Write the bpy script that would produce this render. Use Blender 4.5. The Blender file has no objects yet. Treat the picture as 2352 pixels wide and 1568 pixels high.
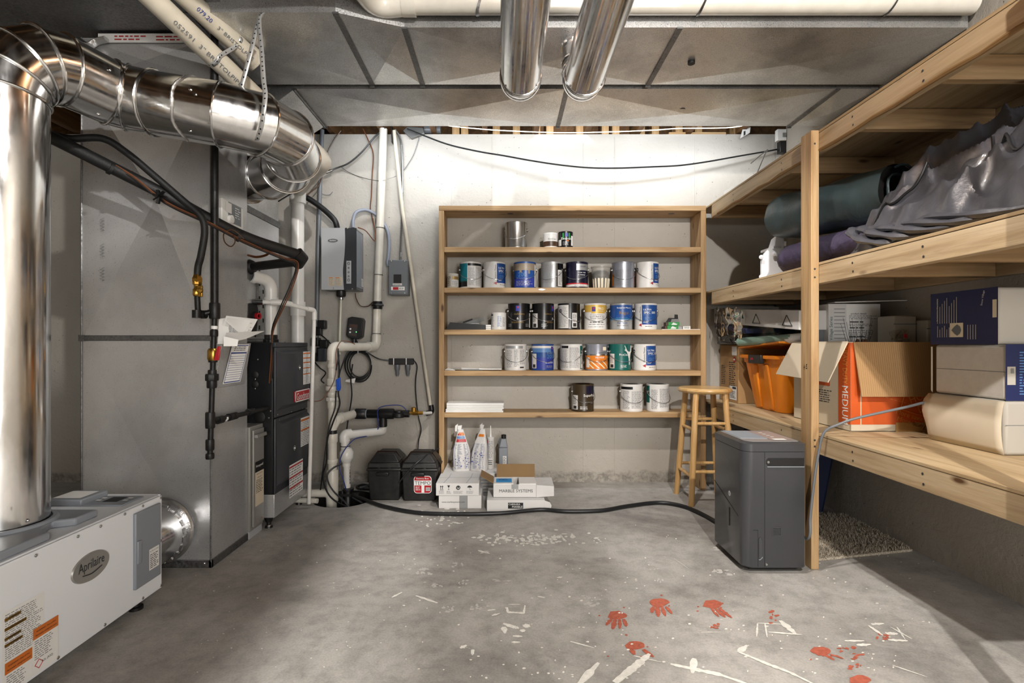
import bpy, bmesh, math, random
from math import sin, cos, pi, radians as R, atan2, sqrt
from mathutils import Vector as V, Matrix, noise as NZ
random.seed(7)
SC = bpy.context.scene
COL = SC.collection
# ---------------------------------------------------------------- camera
F, CX, CY, CAMZ = 1200.0, 1158.0, 790.0, 1.08
cam_d = bpy.data.cameras.new('camera'); cam = bpy.data.objects.new('camera', cam_d); COL.objects.link(cam)
cam.location = (0, 0, CAMZ); cam.rotation_euler = (pi / 2, 0, 0)
cam_d.sensor_width = 36; cam_d.lens = F / 2352 * 36
cam_d.shift_x = (1176 - CX) / 2352; cam_d.shift_y = (CY - 784) / 2352
cam_d.clip_start = .02; SC.camera = cam
# ---------------------------------------------------------------- exposure, world, lamps
SC.view_settings.view_transform = 'Standard'; SC.view_settings.look = 'None'
SC.view_settings.gamma = 1; SC.view_settings.use_curve_mapping = False
SC.view_settings.exposure = 0.0
SC.cycles.diffuse_bounces = 2; SC.cycles.caustics_reflective = False; SC.cycles.caustics_refractive = False
w = bpy.data.worlds.new('world'); SC.world = w; w.use_nodes = True
w.node_tree.nodes['Background'].inputs[0].default_value = (.9, .93, 1, 1)
w.node_tree.nodes['Background'].inputs[1].default_value = .05
def lamp(name, kind, loc, power, col=(1, 1, 1), size=.05, size_y=None, rot=(0, 0, 0)):
    d = bpy.data.lights.new(name, kind); d.energy = power; d.color = col
    if kind == 'AREA':
        d.shape = 'RECTANGLE'; d.size = size; d.size_y = size_y or size
    else: d.shadow_soft_size = size
    o = bpy.data.objects.new(name, d); COL.objects.link(o); o.location = loc; o.rotation_euler = rot
    return o
lamp('bulb_behind_camera', 'POINT', (.70, -.55, 2.72), 390, (1, .965, .92), .035)
lamp('bulb_between_joists', 'POINT', (.45, 1.92, 2.93), 150, (1, .965, .92), .035)
lamp('strip_light_at_wall', 'AREA', (.35, 3.62, 2.62), 23, (.90, .95, 1), 2.9, .06, (R(62), 0, 0))
lamp('added_fill_behind', 'AREA', (1.35, -3.0, 1.5), 165, (1, .985, .965), 1.5, 2.1, (R(90), 0, R(24)))  # added soft frontal fill; no doorway stands behind the camera

def P(px, py, Y): return V(((px - CX) / F * Y, Y, CAMZ - (py - CY) / F * Y))
def G(px, py, z=0):
    Y = (CAMZ - z) * F / (py - CY); return V(((px - CX) / F * Y, Y, z))
def hx(h, k=1.0):
    c = []
    for i in (0, 2, 4):
        s = int(h[i:i + 2], 16) / 255
        c.append((s / 12.92 if s <= .04045 else ((s + .055) / 1.055) ** 2.4) * k)
    return (c[0], c[1], c[2], 1)
# ---------------------------------------------------------------- materials
def base(name, col, rough=.5, metal=0.0):
    m = bpy.data.materials.new(name); m.use_nodes = True
    n = m.node_tree; b = n.nodes['Principled BSDF']
    b.inputs['Base Color'].default_value = col; b.inputs['Roughness'].default_value = rough
    b.inputs['Metallic'].default_value = metal
    return m, n, b
def coords(n, scale=(1, 1, 1), kind='Object', rot=(0, 0, 0)):
    t = n.nodes.new('ShaderNodeTexCoord'); mp = n.nodes.new('ShaderNodeMapping')
    n.links.new(t.outputs[kind], mp.inputs[0]); mp.inputs['Scale'].default_value = scale; mp.inputs['Rotation'].default_value = rot
    return mp.outputs[0]
def noise(n, vec, scale, detail=4, rough=.55, dist=0):
    t = n.nodes.new('ShaderNodeTexNoise'); n.links.new(vec, t.inputs['Vector'])
    t.inputs['Scale'].default_value = scale; t.inputs['Detail'].default_value = detail
    t.inputs['Roughness'].default_value = rough; t.inputs['Distortion'].default_value = dist
    return t.outputs['Fac']
def ramp(n, fac, stops):
    r = n.nodes.new('ShaderNodeValToRGB'); n.links.new(fac, r.inputs[0])
    el = r.color_ramp.elements
    while len(el) < len(stops): el.new(.5)
    for e, (p, c) in zip(el, stops):
        e.position = p; e.color = c if len(c) == 4 else (c[0], c[1], c[2], 1)
    return r.outputs[0]
def mixc(n, fac, a, b, mode='MIX'):
    x = n.nodes.new('ShaderNodeMix'); x.data_type = 'RGBA'; x.blend_type = mode
    for s, v in ((0, fac), (6, a), (7, b)):
        if isinstance(v, (int, float)): x.inputs[s].default_value = v
        elif isinstance(v, tuple): x.inputs[s].default_value = v
        else: n.links.new(v, x.inputs[s])
    return x.outputs[2]
def bump(n, b, h, strength, dist=.01):
    p = n.nodes.new('ShaderNodeBump'); p.inputs['Strength'].default_value = strength; p.inputs['Distance'].default_value = dist
    n.links.new(h, p.inputs['Height']); n.links.new(p.outputs[0], b.inputs['Normal'])
g = lambda v: (v, v, v, 1)
MC = {}
def mat(name, col, rough=.5, metal=0, var=None, bmp=None, trans=0, alpha=1, coat=0, emit=0):
    if name in MC: return MC[name]
    if isinstance(col, str): col = hx(col)
    m, n, b = base(name, col, rough, metal)
    if var or bmp: vec = coords(n)
    if var:
        f = noise(n, vec, var[0], 5)
        a = var[1]
        c = ramp(n, f, [(.3, tuple(x * (1 - a) for x in col[:3])), (.7, tuple(min(1, x * (1 + a)) for x in col[:3]))])
        n.links.new(c, b.inputs['Base Color'])
    if bmp: bump(n, b, noise(n, vec, bmp[0], 6), bmp[1], bmp[2] if len(bmp) > 2 else .004)
    if trans: b.inputs['Transmission Weight'].default_value = trans
    if alpha < 1: b.inputs['Alpha'].default_value = alpha
    if coat: b.inputs['Coat Weight'].default_value = coat
    if emit:
        b.inputs['Emission Color'].default_value = col; b.inputs['Emission Strength'].default_value = emit
    MC[name] = m; return m
def wood(name, axis, c0, c1, c2, rough=.55, knots=True, sc=1.0):
    m, n, b = base(name, hx(c1), rough)
    s = [26 * sc, 26 * sc, 26 * sc]; s[axis] = 1.6 * sc
    vec = coords(n, tuple(s))
    f = noise(n, vec, 1.0, 6, .6, .6)
    s2 = [160, 160, 160]; s2[axis] = 5
    f2 = noise(n, coords(n, tuple(s2)), 1.0, 3)
    c = ramp(n, f, [(.28, hx(c0)), (.5, hx(c1)), (.72, hx(c2))])
    c = mixc(n, .28, c, ramp(n, f2, [(.35, hx(c0)), (.65, hx(c2))]), 'MULTIPLY')
    if knots:
        s3 = [9, 9, 9]; s3[axis] = 3.2
        v = n.nodes.new('ShaderNodeTexVoronoi'); n.links.new(coords(n, tuple(s3)), v.inputs['Vector']); v.inputs['Scale'].default_value = 1
        k = ramp(n, v.outputs['Distance'], [(.05, g(1)), (.13, g(0))])
        c = mixc(n, k, c, hx('5a3c1e'))
    n.links.new(c, b.inputs['Base Color'])
    bump(n, b, f2, .25, .002)
    MC[name] = m; return m
def spangle(name, col, rough, sc, amt, dirt=.35, rv=.15, streak=None, metal=1.0):
    m, n, b = base(name, hx(col), rough, metal)
    vec = coords(n, streak or (1, 1, 1))
    v = n.nodes.new('ShaderNodeTexVoronoi'); n.links.new(vec, v.inputs['Vector']); v.inputs['Scale'].default_value = sc
    f = noise(n, vec, 2.2, 6, .6)
    c = hx(col)
    cc = mixc(n, amt, c, v.outputs['Color'], 'SOFT_LIGHT')
    cc = mixc(n, 1.0, cc, ramp(n, f, [(.34, g(1 - dirt)), (.56, g(1))]), 'MULTIPLY')
    hs = n.nodes.new('ShaderNodeHueSaturation'); hs.inputs['Saturation'].default_value = .12; n.links.new(cc, hs.inputs['Color'])
    n.links.new(hs.outputs[0], b.inputs['Base Color'])
    f3 = noise(n, vec, sc * .5, 3)
    n.links.new(ramp(n, f3, [(.3, g(rough - rv)), (.7, g(rough + rv))]), b.inputs['Roughness'])
    bump(n, b, f, .12, .01)
    MC[name] = m; return m
M = type('M', (), {})()
M.galv = spangle('galvanized_sheet', 'c9c8c6', .34, 420, .75, .40, .10, None, .85)
M.galvp = spangle('galvanized_plenum', 'c6c7c9', .33, 420, .15, .22, .07, None, .66)
M.galvd = spangle('galvanized_dull', '77777a', .50, 160, .35, .4)
M.duct = spangle('bright_round_duct', 'd8d6d2', .16, 60, .15, .12, .06, (1, 1, .35))
M.foil = mat('foil_tape', 'cfcfcf', .32, 1, None, (70, .35, .006))
M.redwire = mat('reddish_wire', '6e4127', .45)
M.zinc = mat('zinc_strap', 'c4c4c2', .4, .55)
M.steel = mat('steel', 'b9b9b7', .25, 1); M.dsteel = mat('dull_steel', '8d8d8b', .42, 1)
PINE = ('97754b', 'bd9c70', 'd2b68c')
M.pinex = wood('pine_along_x', 0, *PINE); M.piney = wood('pine_along_y', 1, 'a38a66', 'c4ad8b', 'd6c3a4'); M.pinez = wood('pine_along_z', 2, *PINE)
M.piney2 = wood('pine_joist_x', 0, '85694a', 'aa8c64', 'c2a680')
M.ply = wood('plywood', 1, 'a08662', 'c3ab86', 'd6c2a0', .6, True, .5)
M.plyd = wood('plywood_underside', 1, '6b4a28', '8e673b', 'a8824f', .6, True, .5)
M.oldwood = wood('old_joist', 1, '4a3118', '6f4d28', '8b683c', .7)
M.stool = wood('varnished_beech', 2, 'b98e54', 'd6b078', 'e2c290', .3, False, .8)
M.black = mat('black_plastic', '131314', .38, 0, None, (300, .1, .002)); M.blackm = mat('matte_black', '0c0c0c', .6); M.dusty = mat('dusty_black', '1c1b1a', .45, 0, (22, .55), (60, .2, .003))
M.iron = mat('black_iron', '1b1a1a', .42, .3, (30, .6), (60, .3, .003)); M.foam = mat('foam_sleeve', '101010', .55, 0, None, (120, .35, .003))
M.rub = mat('rubber', '17181a', .42); M.brass = mat('brass', 'b48a3e', .3, 1); M.copper = mat('copper', 'b06a3a', .35, 1)
M.pvc = mat('pvc', 'd9d4c8', .34, 0, (14, .07)); M.pvcw = mat('pvc_white', 'e6e4df', .3, 0, (10, .05)); M.pvco = mat('pvc_old', 'cdc4b2', .38, 0, (9, .12))
M.white = mat('white_enamel', 'eef0f4', .32, 0, (3, .02)); M.whitep = mat('white_paper', 'eeece8', .7, 0, (6, .04)); M.print = mat('ink', '2a2a2c', .6); M.grey_ink = mat('grey_ink', '8b8b8c', .6)
M.beige_print = mat('beige_print', 'b9b3a8', .7)
M.orange = mat('warning_orange', 'd0702a', .5); M.red = mat('warning_red', 'b3202a', .4); M.bluei = mat('blue_ink', '2b3c84', .5)
M.ldg = mat('grey_plastic', '8a8f96', .42); M.lgm = mat('light_grey_metal', 'b9bbbe', .4, .15); M.mgm = mat('mid_grey_metal', '6f7377', .42, .1); M.dgm = mat('dark_grey_metal', '34363a', .38, .1)
M.furn = mat('furnace_grey', '3b3d41', .36, .2, (8, .08), (160, .08, .002)); M.furnd = mat('furnace_black', '17181a', .45, .2)
M.filt = mat('filter_grey', '96948f', .4, .3, (4, .05))
M.deh = mat('dehumidifier_grey', '434447', .22, .05, (3, .03)); M.deht = mat('dehumidifier_top', '8f8d8c', .35)
M.carton = mat('cardboard', 'b08a5d', .8, 0, (5, .08), (200, .1, .002)); M.cartonl = mat('cardboard_light', 'd2c4ac', .8, 0, (4, .05)); M.cwhite = mat('white_carton', 'dedcd9', .7, 0, (4, .05))
M.cbrown = mat('brown_carton_inside', '8c6f4a', .85, 0, (6, .08))
M.navy = mat('navy_print', '1d2654', .42, 0, (3, .1))
M.hdo = mat('orange_carton', 'd0591c', .6, 0, (5, .1)); M.tote = mat('orange_tote', 'ee8a1e', .33); M.tote.node_tree.nodes['Principled BSDF'].inputs['Subsurface Weight'].default_value = .1
M.amber = mat('amber_ink', 'e59a4a', .6)

def film():
    m = bpy.data.materials.new('clear_film'); m.use_nodes = True; n = m.node_tree; n.nodes.clear()
    o = n.nodes.new('ShaderNodeOutputMaterial'); x = n.nodes.new('ShaderNodeMixShader'); t = n.nodes.new('ShaderNodeBsdfTransparent'); q = n.nodes.new('ShaderNodeBsdfGlossy'); q.inputs['Roughness'].default_value = .12
    l = n.nodes.new('ShaderNodeLayerWeight'); l.inputs['Blend'].default_value = .16
    mm = n.nodes.new('ShaderNodeMath'); mm.operation = 'MULTIPLY'; mm.inputs[1].default_value = .75; n.links.new(l.outputs['Fresnel'], mm.inputs[0]); n.links.new(mm.outputs[0], x.inputs[0]); n.links.new(t.outputs[0], x.inputs[1]); n.links.new(q.outputs[0], x.inputs[2]); n.links.new(x.outputs[0], o.inputs[0]); t.inputs[0].default_value = (.93, .92, .90, 1)
    return m
M.plastic = film()
M.tarp = mat('silver_grey_tarp', '4a4a50', .36, .0, (2.5, .25), (5, .45, .02), coat=.12); M.green = mat('dark_green_vinyl', '38474a', .4, 0, (5, .15), (12, .5, .012)); M.purple = mat('purple_mat', '473f58', .65, 0, (5, .1), (40, .5, .008))
M.bluec = mat('can_blue', '1f4a8c', .32); M.bluel = mat('can_light_blue', '5b83b5', .35); M.teal = mat('can_teal', '127180', .35); M.canw = mat('can_white', 'dddad6', .4, 0, (8, .05)); M.cang = mat('can_grey', 'a7a8a8', .35, .4, (9, .08)); M.cank = mat('can_black', '0e0e10', .28); M.cannavy = mat('can_navy', '15142c', .3)
M.gold = mat('can_gold', 'd7ae52', .35, .1); M.goldi = mat('gold_ink', '8e7342', .4, .3); M.cangreen = mat('can_green', '0f5a53', .35); M.canor = mat('can_orange', 'd87a20', .4); M.cream = mat('cream', 'e8dcc0', .5); M.drip = mat('taupe_drip', '8f8271', .4, 0, (14, .12)); M.brownp = mat('can_brown', '3b2f1f', .3); M.walnut = mat('can_walnut', '4a3122', .4); M.green_box = mat('green_box', '1f8a3e', .45)
M.cyan = mat('sticker_cyan', '2b9be0', .5); M.mgrey = mat('can_silver_paint', '9a9ca6', .3, .5, (6, .1)); M.indigo = mat('indigo', '2b3a96', .4)
M.bblue = mat('tag_blue', '1a56c8', .4); M.binblue = mat('bin_blue', '1b2546', .5); M.tube = mat('green_tube', '7f9a8c', .3)
M.led = mat('green_led', (.1, 1, .15, 1), .4, emit=4)
M.wht = mat('gloss_white_ink', 'f2f1ee', .4)
# ---------------------------------------------------------------- mesh builder
class MB:
    def __init__(s): s.v = []; s.f = []; s.m = []
    def add(s, vs, fs, m=0):
        k = len(s.v); s.v += [tuple(a) for a in vs]; s.f += [tuple(i + k for i in f) for f in fs]; s.m += [m] * len(fs); return s
    def box(s, a, b, m=0, top=None):
        (x0, y0, z0), (x1, y1, z1) = a, b
        t = top or (x0, y0, x1, y1)
        return s.add([(x0, y0, z0), (x1, y0, z0), (x1, y1, z0), (x0, y1, z0), (t[0], t[1], z1), (t[2], t[1], z1), (t[2], t[3], z1), (t[0], t[3], z1)],
                     [(0, 3, 2, 1), (4, 5, 6, 7), (0, 1, 5, 4), (1, 2, 6, 5), (2, 3, 7, 6), (3, 0, 4, 7)], m)
    def slab(s, pts, nrm, th, m=0):                      # a polygon given thickness along nrm
        n = len(pts); d = V(nrm).normalized() * th; p = [V(q) for q in pts]
        return s.add(p + [q + d for q in p], [tuple(range(n))[::-1], tuple(range(n, 2 * n))] + [(i, (i + 1) % n, (i + 1) % n + n, i + n) for i in range(n)], m)
    def tube(s, pts, r, n=10, m=0, caps=True, closed=False, flat=1.0):
        p = [V(q) for q in pts]; k = len(p)
        rr = r if isinstance(r, (list, tuple)) else [r] * k
        u = None; vs = []
        for i in range(k):
            a = p[i - 1] if (i > 0 or closed) else p[i]; b = p[(i + 1) % k] if (i < k - 1 or closed) else p[i]
            t = (b - a).normalized()
            if u is None:
                u = t.orthogonal().normalized() if abs(t.z) > .9 else t.cross(V((0, 0, 1))).normalized()
            u = (u - t * u.dot(t)).normalized(); w_ = t.cross(u)
            for j in range(n):
                q = 2 * pi * j / n; vs.append(p[i] + (u * cos(q) + w_ * sin(q) * flat) * rr[i])
        fs = [(i * n + j, i * n + (j + 1) % n, ((i + 1) % k) * n + (j + 1) % n, ((i + 1) % k) * n + j) for i in range(k if closed else k - 1) for j in range(n)]
        if caps and not closed: fs += [tuple(range(n))[::-1], tuple(range((k - 1) * n, k * n))]
        return s.add(vs, fs, m)
    def lathe(s, prof, n=24, c=(0, 0, 0), ax=None, m=0, a0=0, a1=2 * pi, caps=True):
        full = abs(a1 - a0) > 6.28; st = n if full else n + 1
        rot = Matrix.Identity(3) if ax is None else V((0, 0, 1)).rotation_difference(V(ax)).to_matrix()
        c = V(c); vs = []
        for r, z in prof:
            for j in range(st):
                q = a0 + (a1 - a0) * j / n; vs.append(c + rot @ V((r * cos(q), r * sin(q), z)))
        k = len(prof)
        fs = [(i * st + j, i * st + (j + 1) % st, (i + 1) * st + (j + 1) % st, (i + 1) * st + j) for i in range(k - 1) for j in range(n)]
        if caps and full:
            if prof[0][0] > 1e-6: fs.append(tuple(range(st))[::-1])
            if prof[-1][0] > 1e-6: fs.append(tuple(range((k - 1) * st, k * st)))
        return s.add(vs, fs, m)
    def cyl(s, a, b, r, n=16, m=0, r2=None):
        a, b = V(a), V(b); return s.lathe([(r, 0), (r2 or r, (b - a).length)], n, a, b - a, m)
    def torus(s, c, ax, R_, r, n=28, k=6, m=0):
        rot = V((0, 0, 1)).rotation_difference(V(ax)).to_matrix(); c = V(c)
        return s.tube([c + rot @ V((R_ * cos(2 * pi * i / n), R_ * sin(2 * pi * i / n), 0)) for i in range(n)], r, k, m, closed=True)
    def poly(s, pts, m=0): return s.add(pts, [tuple(range(len(pts)))], m)
    def mesh(s, name, off=(0, 0, 0), mats=(), flat=False):
        me = bpy.data.meshes.new(name); o = V(off)
        me.from_pydata([V(a) - o for a in s.v], [], s.f)
        for a in (mats if isinstance(mats, (list, tuple)) else [mats]): me.materials.append(a)
        me.polygons.foreach_set('material_index', s.m)
        bm = bmesh.new(); bm.from_mesh(me); bmesh.ops.recalc_face_normals(bm, faces=bm.faces)
        bm.to_mesh(me); bm.free()
        if not flat:
            me.polygons.foreach_set('use_smooth', [True] * len(me.polygons)); me.set_sharp_from_angle(angle=R(38))
        me.update(); return me
def spline(pts, n=8):
    p = [V(q) for q in pts]; p = [p[0] * 2 - p[1]] + p + [p[-1] * 2 - p[-2]]; out = []
    for i in range(1, len(p) - 2):
        a, b, c, d = p[i - 1:i + 3]
        for k in range(n):
            t = k / n; out.append(.5 * ((2 * b) + (c - a) * t + (2 * a - 5 * b + 4 * c - d) * t * t + (3 * b - a - 3 * c + d) * t ** 3))
    out.append(p[-2]); return out
def fillet(pts, r, n=6):
    p = [V(q) for q in pts]; out = [p[0]]
    for i in range(1, len(p) - 1):
        a, b, c = p[i - 1:i + 2]; d1 = (a - b); d2 = (c - b)
        k = min(r, d1.length * .49, d2.length * .49); s = b + d1.normalized() * k; e = b + d2.normalized() * k
        for j in range(n + 1):
            t = j / n; out.append((1 - t) ** 2 * s + 2 * t * (1 - t) * b + t * t * e)
    out.append(p[-1]); return out
# ---------------------------------------------------------------- things, parts
LOC = {}
def tag(o, label=None, cat=None, group=None, kind=None):
    if label: o['label'] = label
    if cat: o['category'] = cat
    if group: o['group'] = group
    if kind: o['kind'] = kind
    return o
def thing(name, label, cat, loc=(0, 0, 0), rz=0, group=None, kind=None):
    o = bpy.data.objects.new(name, None); COL.objects.link(o); o.location = loc; o.rotation_euler = (0, 0, rz)
    o.empty_display_size = .05; LOC[o.name] = V(loc)
    return tag(o, label, cat, group, kind)
def part(par, name, mb, mats, label=None, bev=0, local=False, kind=None, flat=False):
    off = (0, 0, 0) if local else LOC[par.name]
    o = bpy.data.objects.new(name, mb.mesh(name, off, mats, flat)); COL.objects.link(o); o.parent = par
    LOC[o.name] = LOC[par.name]
    if bev:
        b = o.modifiers.new('bevel', 'BEVEL'); b.width = bev; b.segments = 2; b.limit_method = 'ANGLE'; b.angle_limit = R(40)
    return tag(o, label, kind=kind)
def solo(name, mb, mats, label=None, cat=None, group=None, kind=None, bev=0, flat=False):
    xs = [V(a) for a in mb.v]; lo = [min(a[i] for a in xs) for i in range(3)]; hi = [max(a[i] for a in xs) for i in range(3)]
    off = V(((lo[0] + hi[0]) / 2, (lo[1] + hi[1]) / 2, lo[2]))
    o = bpy.data.objects.new(name, mb.mesh(name, off, mats, flat)); COL.objects.link(o); o.location = off; LOC[o.name] = off
    if bev:
        b = o.modifiers.new('bevel', 'BEVEL'); b.width = bev; b.segments = 2; b.limit_method = 'ANGLE'; b.angle_limit = R(40)
    return tag(o, label, cat, group, kind)
def copies(par, name, first_mesh, spots, mat_=None):      # alike small pieces sharing one mesh; spots: (location, direction) in world space
    for q, d in spots:
        o = bpy.data.objects.new(name, first_mesh); COL.objects.link(o); o.parent = par
        o.location = V(q) - LOC[par.name]; o.rotation_euler = V((0, 0, 1)).rotation_difference(V(d)).to_euler()
SCREW = MB().lathe([(.0, -.004), (.0055, -.004), (.0055, .0015), (.0035, .003), (0, .003)], 8).mesh('screw', (0, 0, 0), [M.steel])
def screws(par, spots, d): copies(par, 'screw', SCREW, [(s, d) for s in spots])
# ---------------------------------------------------------------- flat print on real surfaces
AX = {'x+': ((0, 1, 0), (0, 0, 1)), 'x-': ((0, -1, 0), (0, 0, 1)), 'y-': ((1, 0, 0), (0, 0, 1)), 'z+': ((1, 0, 0), (0, 1, 0))}
def mf(o, face=None, U=None, W=None):
    o = V(o)
    if face: U, W = AX[face]
    U, W = V(U).normalized(), V(W).normalized(); N = U.cross(W)
    return lambda x, y, h=0: o + U * x + W * y + N * h
def mfp(o, U, r):                                         # strip along a round pipe, on the side turned to the room
    o, U = V(o), V(U).normalized(); n = (V((0, .6, CAMZ)) - o); n = (n - U * n.dot(U)).normalized(); return mf(o + n * r, U=U, W=n.cross(U))
def mc(c, r, a0=0):                                       # round a can: x runs along the arc, angle 0 faces -Y
    c = V(c); return lambda x, y, h=0: c + V(((r + h) * sin(R(a0) + x / r), -(r + h) * cos(R(a0) + x / r), y))
def rects(par, name, mp, rs, m, h=.0006, seg=None, label=None, local=False, kind=None, th=None):
    mb = MB()
    for x0, y0, x1, y1 in rs:
        k = seg or 1
        vs = []; fs = []
        for i in range(k + 1):
            x = x0 + (x1 - x0) * i / k; vs += [mp(x, y0, h), mp(x, y1, h)]
        fs = [(2 * i, 2 * i + 2, 2 * i + 3, 2 * i + 1) for i in range(k)]
        mb.add(vs, fs)
    return part(par, name, mb, m, label, local=local, kind=kind)
def textlines(x0, y0, x1, y1, n, seed=0, fill=.40):
    rnd = random.Random(seed); out = []; dy = (y1 - y0) / n
    for i in range(n):
        y = y1 - (i + 1) * dy; x = x0; end = x1 - rnd.random() * (x1 - x0) * .25
        while x < end:
            wd = dy * rnd.uniform(.7, 2.8); e = min(x + wd, end)
            out.append((x, y + dy * (1 - fill) / 2, e, y + dy * (1 + fill) / 2)); x = e + dy * .5
    return out
TXC = {}
def txt2d(s, bold=0):
    key = (s, bold)
    if key not in TXC:
        c = bpy.data.curves.new('t', 'FONT'); c.body = s; c.size = 1; c.resolution_u = 2; c.offset = 0
        o = bpy.data.objects.new('t', c); me = o.to_mesh()
        vs = [(a.co.x, a.co.y) for a in me.vertices]; fs = [tuple(p.vertices) for p in me.polygons]
        o.to_mesh_clear(); bpy.data.objects.remove(o); bpy.data.curves.remove(c)
        x0 = min(a[0] for a in vs); x1 = max(a[0] for a in vs); y0 = min(a[1] for a in vs); y1 = max(a[1] for a in vs)
        TXC[key] = ([((a[0] - x0) / (x1 - x0) - .5, (a[1] - y0) / (y1 - y0) - .5) for a in vs], fs, (x1 - x0) / (y1 - y0))
    return TXC[key]
def text(par, mp, s, x, y, m, w=None, h=None, bold=.01, rot=0, lift=.0012, name='lettering', local=False):
    vs, fs, asp = txt2d(s, bold)                          # centred on x, y; width w and/or height h
    if w is None: w = h * asp
    if h is None: h = w / asp
    ca, sa = cos(R(rot)), sin(R(rot))
    mb = MB(); mb.add([mp(x + a * w * ca - b * h * sa, y + a * w * sa + b * h * ca, lift) for a, b in vs], fs)
    return part(par, name, mb, m, local=local, flat=True)
def cable(name, pts, r, m, label, cat='cable', n=8, k=8, group=None, fil=None):
    q = fillet(pts, fil) if fil else spline(pts, k)
    return solo(name, MB().tube(q, r, n), m, label, cat, group)
# ================================================================= the room
def concrete_floor():
    m, n, b = base('concrete_floor', g(.4), .62)
    v = coords(n)
    f1 = noise(n, v, 1.3, 7, .62, .4); f2 = noise(n, v, 11, 9, .75); f3 = noise(n, v, 140, 3, .6)
    c = ramp(n, f1, [(.30, hx('8b8782')), (.46, hx('afaba5')), (.62, hx('c3bfb9'))])
    c = mixc(n, .55, c, ramp(n, f2, [(.32, g(.42)), (.55, g(1))]), 'MULTIPLY')
    c = mixc(n, .35, c, ramp(n, f3, [(.35, g(.55)), (.6, g(1))]), 'MULTIPLY')
    f4 = noise(n, coords(n, (1, 1.4, 1), rot=(0, 0, .5)), 2.2, 9, .75, .3)
    c = mixc(n, ramp(n, f4, [(.55, g(0)), (.72, g(.38))]), c, hx('4e4a45'))
    f5 = noise(n, coords(n, (1, 1.6, 1), rot=(0, 0, 2.)), 1.7, 9, .78, .2)
    c = mixc(n, ramp(n, f5, [(.57, g(0)), (.74, g(.42))]), c, hx('d5d0c8'))
    n.links.new(c, b.inputs['Base Color'])
    n.links.new(ramp(n, f2, [(.3, g(.5)), (.7, g(.72))]), b.inputs['Roughness'])
    bump(n, b, f2, .25, .004); return m
def concrete_wall(name, top, low, stain=True):
    m, n, b = base(name, hx(top), .6)
    v = coords(n); f1 = noise(n, v, 1.1, 6, .6); f2 = noise(n, v, 22, 7, .7, .3); f3 = noise(n, coords(n, (1, 1, 2)), 5.5, 5, .6)
    sep = n.nodes.new('ShaderNodeSeparateXYZ'); n.links.new(v, sep.inputs[0])
    c = ramp(n, f1, [(.3, hx(low)), (.62, hx(top))])
    vo = n.nodes.new('ShaderNodeTexVoronoi'); n.links.new(v, vo.inputs['Vector']); vo.inputs['Scale'].default_value = 26
    pit = ramp(n, vo.outputs['Distance'], [(.05, g(1)), (.11, g(0))])
    msk = ramp(n, noise(n, v, 9, 2), [(.47, g(0)), (.57, g(.9))])
    pm = mixc(n, 1.0, pit, msk, 'MULTIPLY')
    c = mixc(n, pm, c, hx('6f685e'))
    if stain:
        a = n.nodes.new('ShaderNodeMath'); a.operation = 'MULTIPLY_ADD'; n.links.new(f3, a.inputs[0]); a.inputs[1].default_value = -.13; n.links.new(sep.outputs[2], a.inputs[2])
        s1 = ramp(n, a.outputs[0], [(-.0, g(.6)), (.012, g(.32)), (.03, g(0))])
        s1b = mixc(n, 1.0, s1, ramp(n, f2, [(.4, g(.15)), (.6, g(1))]), 'MULTIPLY')
        c = mixc(n, ramp(n, sep.outputs[2], [(.05, g(.6)), (.9, g(0))]), c, hx('b3aa9c'))
        c = mixc(n, s1b, c, hx('4c463f'))
    n.links.new(c, b.inputs['Base Color'])
    h = mixc(n, .5, f2, ramp(n, f1, [(.35, g(0)), (.65, g(1))]), 'MULTIPLY')
    hh = mixc(n, pm, h, g(0)); bump(n, b, hh, .62, .012); return m
M.floor = concrete_floor(); M.wall = concrete_wall('painted_concrete', 'bcb7af', 'aaa49a'); M.wallr = concrete_wall('painted_concrete_side', 'b3aca1', 'a79f93', False)
M.drywall = mat('drywall', 'b9b4ac', .8); M.ceil = mat('subfloor', '5a4630', .8, 0, (3, .3)); M.pit = mat('pit_liner', '1d1b19', .6)
PX, PY, PR = -1.125, 3.655, .205
fl = MB(); N = 40; x0, x1, y0, y1 = -4.1, 2.45, -3.2, 4.12
ring = [(PX + PR * cos(2 * pi * i / N + pi / 4), PY + PR * sin(2 * pi * i / N + pi / 4)) for i in range(N)]
def onsq(a, h=.3):
    c, s = cos(a), sin(a); k = h / max(abs(c), abs(s)); return (PX + c * k, PY + s * k)
sq = [onsq(2 * pi * i / N + pi / 4) for i in range(N)]
fl.add([(a, b, 0) for a, b in ring] + [(a, b, 0) for a, b in sq], [(i, (i + 1) % N, (i + 1) % N + N, i + N) for i in range(N)])
a0, a1, b0, b1 = PX - .3, PX + .3, PY - .3, PY + .3
for q in ((x0, y0, a0, y1), (a1, y0, x1, y1), (a0, y0, a1, b0), (a0, b1, a1, y1)): fl.poly([(q[0], q[1], 0), (q[2], q[1], 0), (q[2], q[3], 0), (q[0], q[3], 0)])
floor = solo('floor', fl, M.floor, kind='structure')
pm = MB().lathe([(PR, .0), (PR, -.42), (0, -.42)], N, (PX, PY, 0), caps=False); part(floor, 'sump_pit', pm, M.pit)
rim = MB()
for i in range(28):
    a = 2 * pi * i / 28; r_ = PR + random.uniform(-.004, .012)
wallb = solo('wall_back', MB().box((-4.1, 4.09, 0), (2.35, 4.32, 2.722)), M.wall, kind='structure')
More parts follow.
